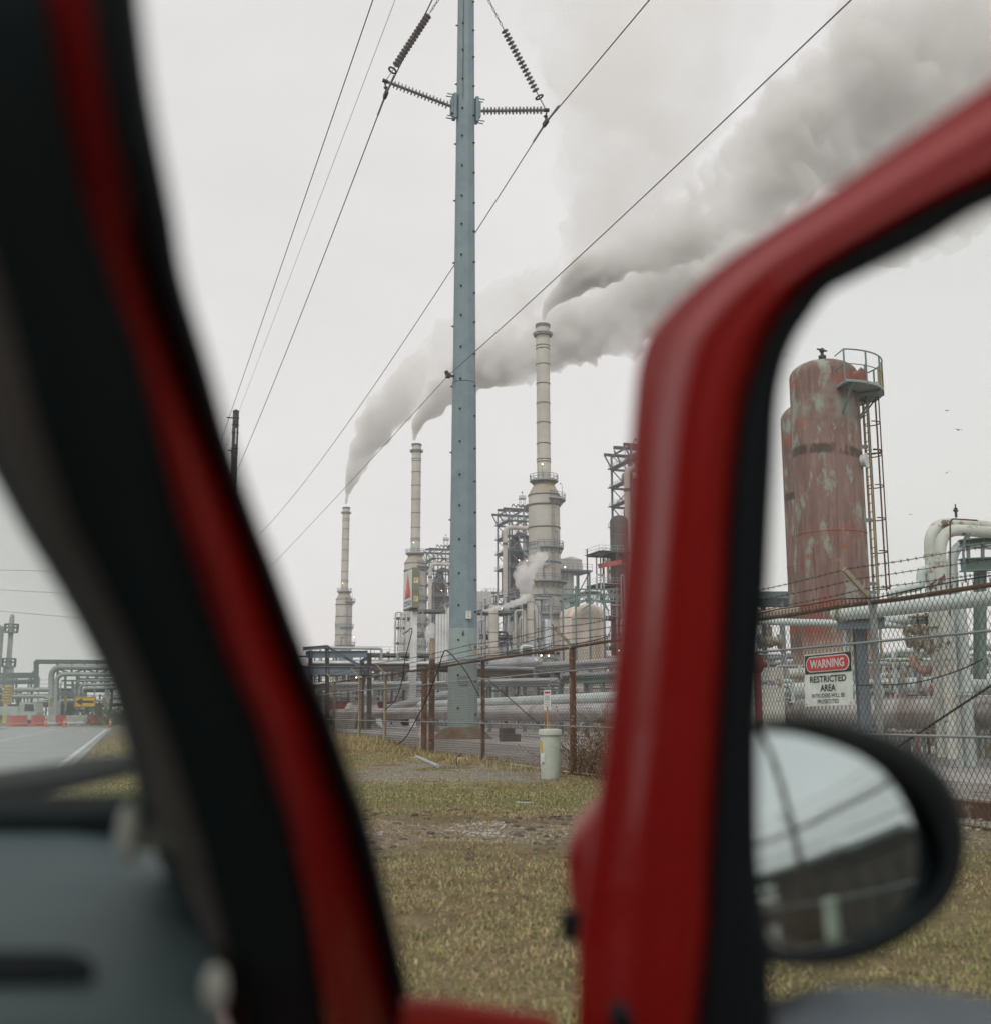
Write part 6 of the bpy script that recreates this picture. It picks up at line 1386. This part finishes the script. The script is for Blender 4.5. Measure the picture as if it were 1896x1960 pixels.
# lower trim panel at the pillar foot with pale clips
b = MB(); pts = [[(256,1440,.90),(290,1440,.87),(350,1440,.845),(430,1440,.835)], [(262,1520,.89),(295,1520,.865),(355,1520,.84),(420,1520,.83)], [(262,1580,.885),(300,1580,.86),(352,1580,.835),(405,1580,.825)], [(262,1618,.88),(300,1622,.855),(352,1624,.83),(392,1624,.82)], [(264,1624,.91),(300,1627,.885),(352,1629,.86),(390,1629,.85)]]
b.grid([[P(*q) for q in r_] for r_ in pts]); b.build('pillar_foot', mat('olive_grey_trim', (.05,.056,.047), .7), car, angle=70)
b = MB(); c = P(246, 1596, .88); b.sphere(c, .009, 10, 2.4); b.build('trim_clip', M['clip'], car); b = MB(); c = P(412, 1895, .80); b.sphere(c, .008, 10, 2.0); b.build('trim_clip', M['clip'], car)
# ---- windscreen, cowl, wiper, bonnet
b = MB(); g = []
for r in catrom(ROWS, 24):
    y = r[0]
    if y > 1600: continue
    d = pdep(y)+.075; e = P(r[1]+14, y, d); line = [e+Vector((-1.45*s, .10*math.sin(math.pi*min(s*1.0, 1)), 0)) for s in (0, .12, .3, .6, 1.0)]; g.append(line)
b.grid(g); b.build('windscreen', M['windscreen'], car, angle=80)
b = MB(); g = []
for yy, z in ((1.16, .985), (1.22, .975), (1.34, .955), (1.40, .95)): g.append([(x, yy+.12*(1-((x+.7)/.9)**2), z) for x in np.linspace(-1.5, .12, 14)])
b.grid(g); b.build('cowl', M['dash_dark'], car, angle=60)
b = MB(); g = []
for yy, z in ((1.40, .955), (1.6, .93), (1.9, .88), (2.2, .80), (2.32, .70), (2.36, .45)): g.append([(x, yy+.12*(1-((x+.7)/.9)**2), z+.02*(1-((x+.7)/.85)**2)) for x in np.linspace(-1.45, .10, 14)])
b.grid(g); b.build('bonnet', M['car_red'], car, angle=60)
b = MB(); wp = [P(-320, 1545, 1.30), P(-60, 1517, 1.31), P(80, 1494, 1.32), P(180, 1474, 1.33), P(262, 1462, 1.34)]; b.tube(wp, [.018,.018,.017,.015,.011], 8); wb = b.build('wiper', M['rubber'], car)
# ---- front wing strip, hinge post and sill below the door opening
b = MB(); g = []
for y_, xo, zt in ((.955, .225, .83), (1.1, .215, .83), (1.4, .17, .86), (1.8, .16, .85), (2.2, .10, .79), (2.34, -.02, .62)): g.append([(xo-.16, y_, zt+.02), (xo-.06, y_, zt+.015), (xo-.015, y_, zt-.02), (xo, y_, zt-.09), (xo+.01, y_, zt-.3), (xo, y_, .32)])
b.grid(g); b.build('front_wing', M['car_red'], car, angle=60)
b = MB(); hp = [P(770, 1908, .97), P(850, 1912, .98), P(950, 1928, .99), P(1060, 1945, 1.0)]
b.grid([[p for p in hp], [p+Vector((0,-.003,-.006)) for p in hp], [p+Vector((0,.02,-.06)) for p in hp], [p+Vector((0,.1,-.55)) for p in hp]]); b.build('hinge_post', M['car_red'], car, angle=60)
b = MB(); b.box((.16, .1, .34), (.14, 1.7, .10)); b.build('sill', M['car_red'], car)
# ---- roof, floor, far side, seats: keep the cabin dark as a real one is
b = MB(); g = []
top0 = P(40, 0, .52)
for yy, dz in ((.46, -.02), (.2, .03), (-.3, .055), (-.9, .04), (-1.5, -.03)): g.append([(x, yy-(.0 if yy < .4 else 0), top0.z+.03+dz-.05*((x+.65)/.7)**4) for x in np.linspace(-1.4, -.02, 12)])
b.grid(g); b.build('roof', M['headliner'], car, angle=60)
b = MB(); b.box((-.65, -.2, .28), (1.5, 2.6, .04)); b.build('floor', M['dash_dark'], car)
b = MB(); b.box((-1.42, -.2, .62), (.06, 2.6, .66)); b.build('far_door', M['dash_dark'], car)
b = MB(); b.box((-.65, -1.5, .75), (1.5, .06, 1.0)); b.build('rear_bulkhead', M['dash_dark'], car)
for x in (-.95, -.22):
    b = MB(); b.box((x, -.42, .52), (.5, .5, .16)); b.tube([(x, -.66, .55), (x, -.78, .85), (x, -.85, 1.12)], [.2, .21, .15], 10); s = b.build('seat', M['headliner'], car)

# ---- open door
PHI = R(32); DD = Vector((math.sin(PHI), -math.cos(PHI), 0)); DN = Vector((math.cos(PHI), math.sin(PHI), 0))   # along the door / outward
HP = P(1166, 1385, 1.0); PN = (DN+Vector((0,0,.20))).normalized()
door = MB(); 
def DP(x, y, o=0.0): return PP(x, y, HP+PN*o, PN)
F = [ # outer(x,y), red inner(x,y), seal inner(x,y)
 (1098,2080,1318,2080,1470,2080),(1101,1990,1324,1990,1468,1990),(1103,1915,1332,1915,1464,1915),(1108,1794,1347,1794,1458,1794),(1124,1658,1354,1658,1440,1658),(1145,1521,1363,1521,1437,1521),(1161,1385,1372,1385,1438,1385),(1175,1240,1381,1240,1449,1240),
 (1187,1110,1387,1110,1458,1110),(1197,995,1392,995,1464,995),(1204,873,1399,873,1471,873),(1211,779,1410,779,1476,779),(1219,706,1424,716,1487,712),(1237,646,1446,660,1507,655),(1275,597,1473,612,1536,608),(1326,547,1512,562,1574,560),
 (1392,494,1562,514,1620,527),(1467,442,1622,472,1676,499),(1570,376,1712,421,1759,456),(1710,280,1806,376,1853,400),(1851,186,1900,335,1945,360),(1990,95,2020,268,2060,300),(2140,0,2160,190,2200,225)]
F = [(*r[:4], r[4]+12, r[5]+(8 if r[5] < 560 else 0)) for r in F]
F = [(r[0], r[1], r[2]+(r[4]-r[2])*k, r[3]+(r[5]-r[3])*k, r[4], r[5]) for r, k in zip(F, [.06]*10+[.12, .18]+[.28]*30)]
fr = catrom(F, 110)
def frame_layer(name, m, spec, par):
    b = MB(); g = []
    for r in fr:
        o, i, s = r[0:2], r[2:4], r[4:6]; line = []
        for (w, t, off) in spec:
            q = o+(i-o)*t if w == 0 else i+(s-i)*t; line.append(DP(q[0], q[1], off))
        g.append(line)
    b.grid(g); return b.build(name, m, par, angle=75)
droot = MB(); 
fskin = [(0,0,.05),(0,0,.004),(0,.02,.0015),(0,.10,.002),(0,.20,.0005),(0,.28,-.002),(0,.34,-.008),(0,.40,-.013),(0,.47,-.0145),(0,.55,-.013),(0,.64,-.0125),(0,.74,-.015),(0,.84,-.014),(0,.93,-.007),(0,1,.002),(0,1,.05)]
door = frame_layer('door', M['car_red'], fskin, car)
frame_layer('window_seal', M['rubber'], [(1,0,.05),(1,0,.004),(1,.15,-.008),(1,.5,-.012),(1,.85,-.006),(1,1,.006),(1,1,.045)], door)
b = MB(); g = []
for r in fr[6:]:
    s = r[4:6]; i = r[2:4]; q = i+(s-i)*.6; a = DP(q[0], q[1], .03); far = a+DD*.75; far.z = a.z
    g.append([a, a.lerp(far, .33), a.lerp(far, .66), far])
# window pane bounded below by the belt line
E0 = DP(2155, 95, .02); rear = MB(); rp = bend([E0, E0+DD*.22+Vector((0,0,.035)), E0+DD*.42+Vector((0,0,.02)), E0+DD*.62+Vector((0,0,-.10)), E0+DD*.70-DN*.0+Vector((0,0,-.62))], .12, 5); rear.tube(rp, .036, 10); rear.build('rear_frame', M['car_red'], door)
pane = MB(); pts = [DP(*(r[2:4]+(r[4:6]-r[2:4])*.6), .03) for r in fr[22:]]
low = DP(1400, 1905, .03); far_low = low+DD*.62; far_top = Vector((pts[-1].x, pts[-1].y, pts[-1].z))
poly = [DP(1400, 1990, .03)]+pts+[far_top+DD*.02, far_low+Vector((0,0,-.02))]
pane.add(poly, [tuple(range(len(poly)))]); pane.build('window_pane', M['side_glass'], door, smooth=False)
# door shell below the belt, with its outer skin bulging past the frame
b = MB(); g = []
t0 = DP(1470, 1868, -.005); 
prof = [(.11,-.02),(.09,.015),(.06,.02),(.035,.005),(.0,.0),(-.02,-.012),(-.035,-.05),(-.03,-.3),(-.02,-.6)]
base0 = DP(1345, 1905, .0); base0.z = t0.z-.032
for s in np.linspace(0, .95, 14):
    k = min(1, s/.10); g.append([base0+DD*s+DN*(o+.02)+Vector((0,0,z-.035*(1-k)+.018*k*0)) for o, z in prof[2:]])
b.grid(g); b.build('door_trim_panel', M['door_trim'], door, angle=60)
b = MB(); g = []
for (x, y) in ((1156,1500),(1120,1545),(1093,1580),(1082,1612),(1080,1650),(1086,1720),(1098,1800),(1106,1870),(1106,1960)):
    p = DP(x, y, .06); g.append([p+DN*.05+DD*.10, p+DN*.03+DD*.04, p+DN*.012+DD*.012, p+DN*.002, p-DN*.008+DD*.012, p-DN*.014+DD*.04, p-DN*.02+DD*.10])
b.grid(g); b.build('outer_skin', M['car_red'], door, angle=75)
b = MB(); g = []
for s in np.linspace(.1, 1.0, 10): 
    q0 = DP(1156, 1500, .075)+DD*s; q0.z = base0.z-.03
    g.append([q0+DN*.0, q0+DN*.03+Vector((0,0,-.02)), q0+DN*.045+Vector((0,0,-.15)), q0+DN*.03+Vector((0,0,-.6))])
b.grid(g); b.build('outer_skin', M['car_red'], door, angle=75)
b = MB(); c = DP(1094, 1772, .035); b.cyl(c-Vector((0,0,.012)), c+Vector((0,0,.012)), .011, None, 12); b.build('hinge_pin', M['rubber'], door)
b = MB(); c = DP(1195, 1945, -.008); b.sphere(c, .014, 10); b.build('door_bump_stop', M['rubber'], door)

# ---- wing mirror on the door
MN = Vector((.235, -.96, .150)).normalized(); MC = P(1610, 1612, 1.06)
def MP(x, y, o=0.0): return PP(x, y, MC+MN*o, MN)
OUT = [(1430,1405),(1443,1383),(1511,1372),(1602,1381),(1693,1406),(1770,1449),(1816,1497),(1840,1556),(1848,1612),(1838,1681),(1807,1737),(1743,1792),(1670,1831),(1579,1853),(1488,1849),(1455,1838),(1436,1800),(1428,1700),(1427,1600),(1428,1480)]
INN = [(1425,1420),(1452,1399),(1500,1397),(1556,1409),(1647,1441),(1716,1480),(1758,1530),(1785,1575),(1800,1625),(1801,1670),(1772,1727),(1707,1768),(1640,1793),(1560,1812),(1492,1816),(1470,1790),(1450,1740),(1437,1680),(1430,1600),(1428,1500)]
def smooth_loop(L0, n=3):
    L0 = np.array(L0, float); m = len(L0); out = []
    for i in range(m):
        p0, p1, p2, p3 = L0[i-1], L0[i], L0[(i+1) % m], L0[(i+2) % m]
        for k in range(n): t = k/n; out.append(.5*((2*p1)+(-p0+p2)*t+(2*p0-5*p1+4*p2-p3)*t*t+(-p0+3*p1-3*p2+p3)*t**3))
    return out
o_, i_ = smooth_loop(OUT), smooth_loop(INN); co = np.mean(o_, 0)
def sc2(L0, k): return [co+(p-co)*k for p in L0]
b = MB(); loops = [[MP(*p, -.006) for p in i_], [MP(*p, .003) for p in i_], [MP(*(p*.6+q*.4), .012) for p, q in zip(i_, o_)], [MP(*(p*.15+q*.85), .012) for p, q in zip(i_, o_)], [MP(*p, -.004) for p in o_], [MP(*p, -.02) for p in sc2(o_, .99)], [MP(*p, -.05) for p in sc2(o_, .9)], [MP(*p, -.08) for p in sc2(o_, .7)], [MP(*p, -.095) for p in sc2(o_, .35)], [MP(*p, -.098) for p in sc2(o_, .02)]]
for l in loops: l.append(l[0])
b.grid(loops); hs = b.build('mirror_housing', M['rubber'], door, angle=70)
def mirror_mat():
    m, nt, N, L, bs = _nt('mirror_glass'); bs.inputs['Base Color'].default_value = (.60,.67,.67,1); bs.inputs['Metallic'].default_value = 1; bs.inputs['Roughness'].default_value = .015; return m
b = MB(); ci = np.mean(i_, 0); CC = MP(*ci); RAD = .95; g = []
for k in (1.02, .8, .6, .4, .2, .01):
    ln = []
    for p in i_:
        q = MP(*(ci+(p-ci)*k)); d2 = (q-CC).length_squared; ln.append(q+MN*(.004-d2/(2*RAD)))
    ln.append(ln[0]); g.append(ln)
b.grid(g); mg = b.build('mirror_glass', mirror_mat(), door, angle=80)
b = MB(); b.tube([MP(1470, 1720, -.05), DP(1405, 1760, .10), DP(1380, 1790, .06)], [.03, .022, .022], 12); b.build('mirror_arm', M['rubber'], door)
# ------------------------------------------------------------------ things behind the car that the wing mirror shows
bp = Vector((7.0, -3.1, 0)); t = thing('bollard', 'pale green round bollard by the fence, seen in the wing mirror', 'bollard', tuple(bp)); b = MB(); b.lathe(bp, [(.19,-.02),(.19,.86),(.215,.86),(.215,.94),(.1,.97),(.001,.97)], 24); b.build('body', M['pedestal'], t)
thicket('dry_bush', 'dark thicket on the fence behind the car, seen in the wing mirror', -13, -3.5, 7.75, 9.0, 2.0, 320, 5200, 17)
t = thing('plant_building', 'dark low building behind the fence, reflected in the wing mirror', 'building', (27, -13, 0)); b = MB(); b.box((27, -13, 1.5), (8, 16, 3.0)); b.build('wall', M['dark_steel'], t, smooth=False); b = MB(); b.box((27, -13, 3.1), (8.8, 16.8, .25)); b.build('roof', M['pale_steel'], t, smooth=False)

for i, (x, y, lab) in enumerate(((11.2, -3.0, 'dark steel skip behind the fence, nearer of two reflected in the wing mirror'), (12.2, -7.0, 'dark steel skip behind the fence, farther of two reflected in the wing mirror'))):
    t = thing('skip', lab, 'skip', (x, y, 0), 'skips behind the fence'); b = MB(); b.prism([(x-.9, y-1.5, .1), (x-.9, y+1.5, .1), (x-.9, y+1.75, 1.7), (x-.9, y-1.75, 1.7)], (1.8, 0, 0)); b.build('body', M['dark_steel'], t, smooth=False); b = MB(); b.box((x, y, 1.74), (1.95, 3.6, .09)); b.build('rim', M['bolt'], t, smooth=False); b = MB()
    for k in (-1, 0, 1): b.box((x-.93, y+k, .9), (.06, .1, 1.5))
    b.build('rib', M['bolt'], t, smooth=False)

# ------------------------------------------------------------------ smoke
def smoke_mat(name, dens, falloff, org, aniso=.2, noise=.35, expo=-1.5, col=(.935,.925,.908)):
    m, nt, N, L, bs = _nt(name); N.remove(bs); out = N['Material Output']; pv = N.new('ShaderNodeVolumePrincipled'); pv.inputs['Color'].default_value = (*col, 1); pv.inputs['Anisotropy'].default_value = aniso
    geo = N.new('ShaderNodeNewGeometry'); d = N.new('ShaderNodeVectorMath'); d.operation = 'DISTANCE'; d.inputs[1].default_value = org; L.new(geo.outputs['Position'], d.inputs[0])
    k = _math(N, L, 'ADD', _math(N, L, 'DIVIDE', d.outputs['Value'], falloff), 1.0); k = _math(N, L, 'POWER', k, expo)
    n = _noise(N, L, geo.outputs['Position'], noise*.12, 3, .55); nn = _ramp(N, L, n, .32, .62); nn = _math(N, L, 'ADD', _math(N, L, 'MULTIPLY', nn, .95), .05)
    L.new(_math(N, L, 'MULTIPLY', _math(N, L, 'MULTIPLY', k, dens), nn), pv.inputs['Density']); L.new(pv.outputs[0], out.inputs['Volume'])
    m.cycles.volume_step_rate = .35; m.cycles.volume_sampling = 'MULTIPLE_IMPORTANCE'; return m
def plume(label, track, dep0, dep1, vox, seed, dens, fall, amp, name='smoke_plume', noise=.35, grp='smoke from the stacks', aniso=.2, per=7, expo=-1.5):
    from mathutils import noise as mn
    r = random.Random(seed); b = MB(); T = catrom(track, len(track)*per); n = len(T); org = None; cs = []
    for i, (x, y, w) in enumerate(T):
        dep = dep0+(dep1-dep0)*i/(n-1); c = P(x, y, dep); rad_ = max(w/2*dep/2200, vox*1.3)
        if org is None: org = c.copy()
        cs.append((*c, rad_)); b.sphere(c, rad_*.66, 7)
        for k in range(5 if i > 2 else 0):
            v = Vector((r.uniform(-1,1), r.uniform(-1,1), r.uniform(-1,1))).normalized(); b.sphere(c+v*rad_*r.uniform(.5,.78), rad_*r.uniform(.2,.46), 7)
    ob = b.build(name, smoke_mat(name, dens, fall, tuple(org), aniso, noise, expo), None, fix=False)
    mo = ob.modifiers.new('r', 'REMESH'); mo.mode = 'VOXEL'; mo.voxel_size = vox
    dg = bpy.context.evaluated_depsgraph_get(); dg.update(); me = bpy.data.meshes.new_from_object(ob.evaluated_get(dg)); ob.modifiers.clear(); ob.data = me; me.name = name
    # cauliflower billows: rounded bumps with sharp creases, sized by the local width of the plume
    m = len(me.vertices); co = np.empty(m*3); me.vertices.foreach_get('co', co); co = co.reshape(-1, 3); no = np.empty(m*3); me.vertices.foreach_get('normal', no); no = no.reshape(-1, 3)
    C = np.array(cs); loc = np.empty(m)
    for i in range(0, m, 20000):
        d = ((co[i:i+20000, None, :]-C[None, :, :3])**2).sum(2); loc[i:i+20000] = C[d.argmin(1), 3]
    out = co.copy()
    for i in range(m):
        p = Vector(co[i]); L_ = min(max(loc[i], .8), 16.0); s = 0.0
        for f, a in ((1.5, .8), (3.2, .5), (6.8, .28)):
            if L_/f < vox*1.2: break
            s += a*(abs(mn.noise(p*(f/L_)+Vector((seed*7.1, f, 0))))*2.2-.55)
        out[i] += no[i]*s*L_*.20*amp
    me.vertices.foreach_set('co', out.ravel()); me.update()
    mo = ob.modifiers.new('r', 'REMESH'); mo.mode = 'VOXEL'; mo.voxel_size = vox*.95   # a clean closed skin again
    dg.update(); me = bpy.data.meshes.new_from_object(ob.evaluated_get(dg)); ob.modifiers.clear(); ob.data = me; me.name = name; me.polygons.foreach_set('use_smooth', [True]*len(me.polygons))
    return solo(ob, label, 'smoke', grp)
plume('dense plume from the nearest stack, drifting up to the right', [(1041,618,13),(1040,602,18),(1046,584,27),(1066,566,42),(1092,545,62),(1130,520,84),(1180,497,100),(1240,470,120),(1310,440,140),(1390,390,185),(1480,320,250),(1590,240,320),(1720,150,400),(1850,60,480)], 243, 225, .8, 1, 2.1, 26, 1.35)
plume('plume from the middle stack, merging into a long grey band', [(793,848,10),(793,835,15),(800,812,30),(815,785,48),(838,760,64),(870,735,80),(910,712,96),(960,690,112),(1020,668,126),(1090,640,142),(1160,610,160),(1240,570,180),(1330,520,200),(1430,470,220),(1560,430,230),(1700,400,250),(1850,370,270)], 363, 330, 1.0, 2, 1.8, 36, 1.35)
plume('farthest plume, rising steeply from the leftmost stack', [(663,968,8),(663,955,12),(669,930,26),(680,898,44),(694,862,62),(715,826,80),(742,790,90),(775,750,96),(815,708,104),(860,668,112),(910,630,118),(970,595,122),(1040,560,124),(1120,505,150),(1170,430,210),(1200,330,300),(1220,210,400),(1240,80,490),(1260,-60,560)], 480, 430, 1.3, 3, 1.7, 36, 1.35, expo=-2.1)
plume('small white steam cloud drifting across the nearest stack', [(1010,1140,12),(1006,1126,26),(1000,1108,38),(1006,1092,40),(1022,1078,34),(1040,1064,24)], 196, 196, .22, 4, 3.2, 9, 1.3, 'steam_cloud', 3.0, 'steam leaks', per=10)
plume('thin horizontal jet of white steam right of the steel pole', [(919,1172,4),(930,1169,8),(945,1166,10),(962,1161,13),(980,1157,16),(998,1150,18),(1012,1142,18)], 183, 183, .16, 5, 4.0, 20, 1.4, 'steam_cloud', 5.0, 'steam leaks', per=10)
plume('faint steam puff left of the steel pole foot', [(832,1232,8),(826,1224,18),(822,1212,24),(828,1200,20)], 225, 225, .25, 6, 1.4, 10, 1.3, 'steam_cloud', 3.0, 'steam leaks', per=10)

# ------------------------------------------------------------------ thin damp air over the whole plant
hz = bpy.data.materials.new('damp_air'); hz.use_nodes = True; _N = hz.node_tree.nodes; _N.remove(_N['Principled BSDF']); _pv = _N.new('ShaderNodeVolumePrincipled'); _pv.inputs['Color'].default_value = (.97,.97,.97,1); _pv.inputs['Density'].default_value = .00028; _pv.inputs['Anisotropy'].default_value = .2; hz.node_tree.links.new(_pv.outputs[0], _N['Material Output'].inputs['Volume']); hz.cycles.homogeneous_volume = True
bpy.context.view_layer.update(); _c = [ob.matrix_world @ Vector(q) for ob in bpy.data.objects if ob.type == 'MESH' for q in ob.bound_box]
_lo = [min(v[i] for v in _c)-1 for i in range(3)]; _hi = [max(v[i] for v in _c)+1 for i in range(3)]
b = MB(); b.box([(p+q)/2 for p, q in zip(_lo, _hi)], [q-p for p, q in zip(_lo, _hi)]); o = b.build('haze', hz, None, smooth=False); tag(kind(o, 'stuff'), 'thin pale damp air over the whole plant')

# ------------------------------------------------------------------ overcast sky, weak sun
w = bpy.data.worlds.new('World'); sc.world = w; w.use_nodes = True; N, L = w.node_tree.nodes, w.node_tree.links; bg = N['Background']
SUN_EL, SUN_AZ = R(52), R(215)
sky = N.new('ShaderNodeTexSky'); sky.sky_type = 'NISHITA'; sky.sun_disc = False; sky.sun_elevation = SUN_EL; sky.sun_rotation = SUN_AZ; sky.dust_density = 4
hs = N.new('ShaderNodeHueSaturation'); hs.inputs['Saturation'].default_value = .12; L.new(sky.outputs[0], hs.inputs['Color'])
tc = N.new('ShaderNodeTexCoord'); mp = N.new('ShaderNodeMapping'); mp.inputs['Scale'].default_value = (1, 1, 2.2); L.new(tc.outputs['Generated'], mp.inputs['Vector'])
n1 = _noise(N, L, mp.outputs[0], 1.6, 6, .55); n2 = _noise(N, L, mp.outputs[0], 5.0, 5, .6)
cl = _mix(N, L, _ramp(N, L, n1, .3, .7), (7.0,6.93,6.88), (8.3,8.22,8.16)); cl = _mix(N, L, _math(N, L, 'MULTIPLY', _ramp(N, L, n2, .45, .7), .25), cl, (6.8,6.7,6.65))
sx = N.new('ShaderNodeSeparateXYZ'); L.new(tc.outputs['Generated'], sx.inputs[0])
cl = _mix(N, L, _math(N, L, 'MULTIPLY', _ramp(N, L, sx.outputs['Z'], .35, .0), .6), cl, (8.0,7.6,7.35))
L.new(_mix(N, L, .9, hs.outputs[0], cl), bg.inputs['Color']); bg.inputs['Strength'].default_value = .10
sl_ = bpy.data.lights.new('sun', 'SUN'); sl_.energy = 1.1; sl_.angle = R(25); sl_.color = (1, .97, .93); so = bpy.data.objects.new('sun', sl_); COL.objects.link(so)
sd = Vector((math.sin(SUN_AZ)*math.cos(SUN_EL), math.cos(SUN_AZ)*math.cos(SUN_EL), math.sin(SUN_EL))); so.rotation_euler = sd.to_track_quat('Z', 'Y').to_euler(); so.location = (0, 0, 60)

# ------------------------------------------------------------------ camera
cd = bpy.data.cameras.new('camera'); cam = bpy.data.objects.new('camera', cd); COL.objects.link(cam); sc.camera = cam
cam.location = (0, 0, EYE); cam.rotation_euler = (math.pi/2+PITCH, 0, -PSI)
cd.sensor_fit = 'HORIZONTAL'; cd.sensor_width = 36; cd.lens = 36*2200/1896; cd.clip_start = .05; cd.clip_end = 5000
cd.dof.use_dof = True; cd.dof.focus_distance = 28; cd.dof.aperture_fstop = 2.4
sc.view_settings.view_transform = 'Standard'; sc.view_settings.look = 'None'; sc.view_settings.exposure = 0.14; sc.view_settings.gamma = 1.0
c = sc.cycles; c.use_denoising = True; c.max_bounces = 10; c.diffuse_bounces = 3; c.glossy_bounces = 4; c.transparent_max_bounces = 12; c.transmission_bounces = 6; c.volume_bounces = 5
c.use_adaptive_sampling = True; c.adaptive_threshold = .015; c.sample_clamp_indirect = 6; c.blur_glossy = .5
sc.render.film_transparent = False
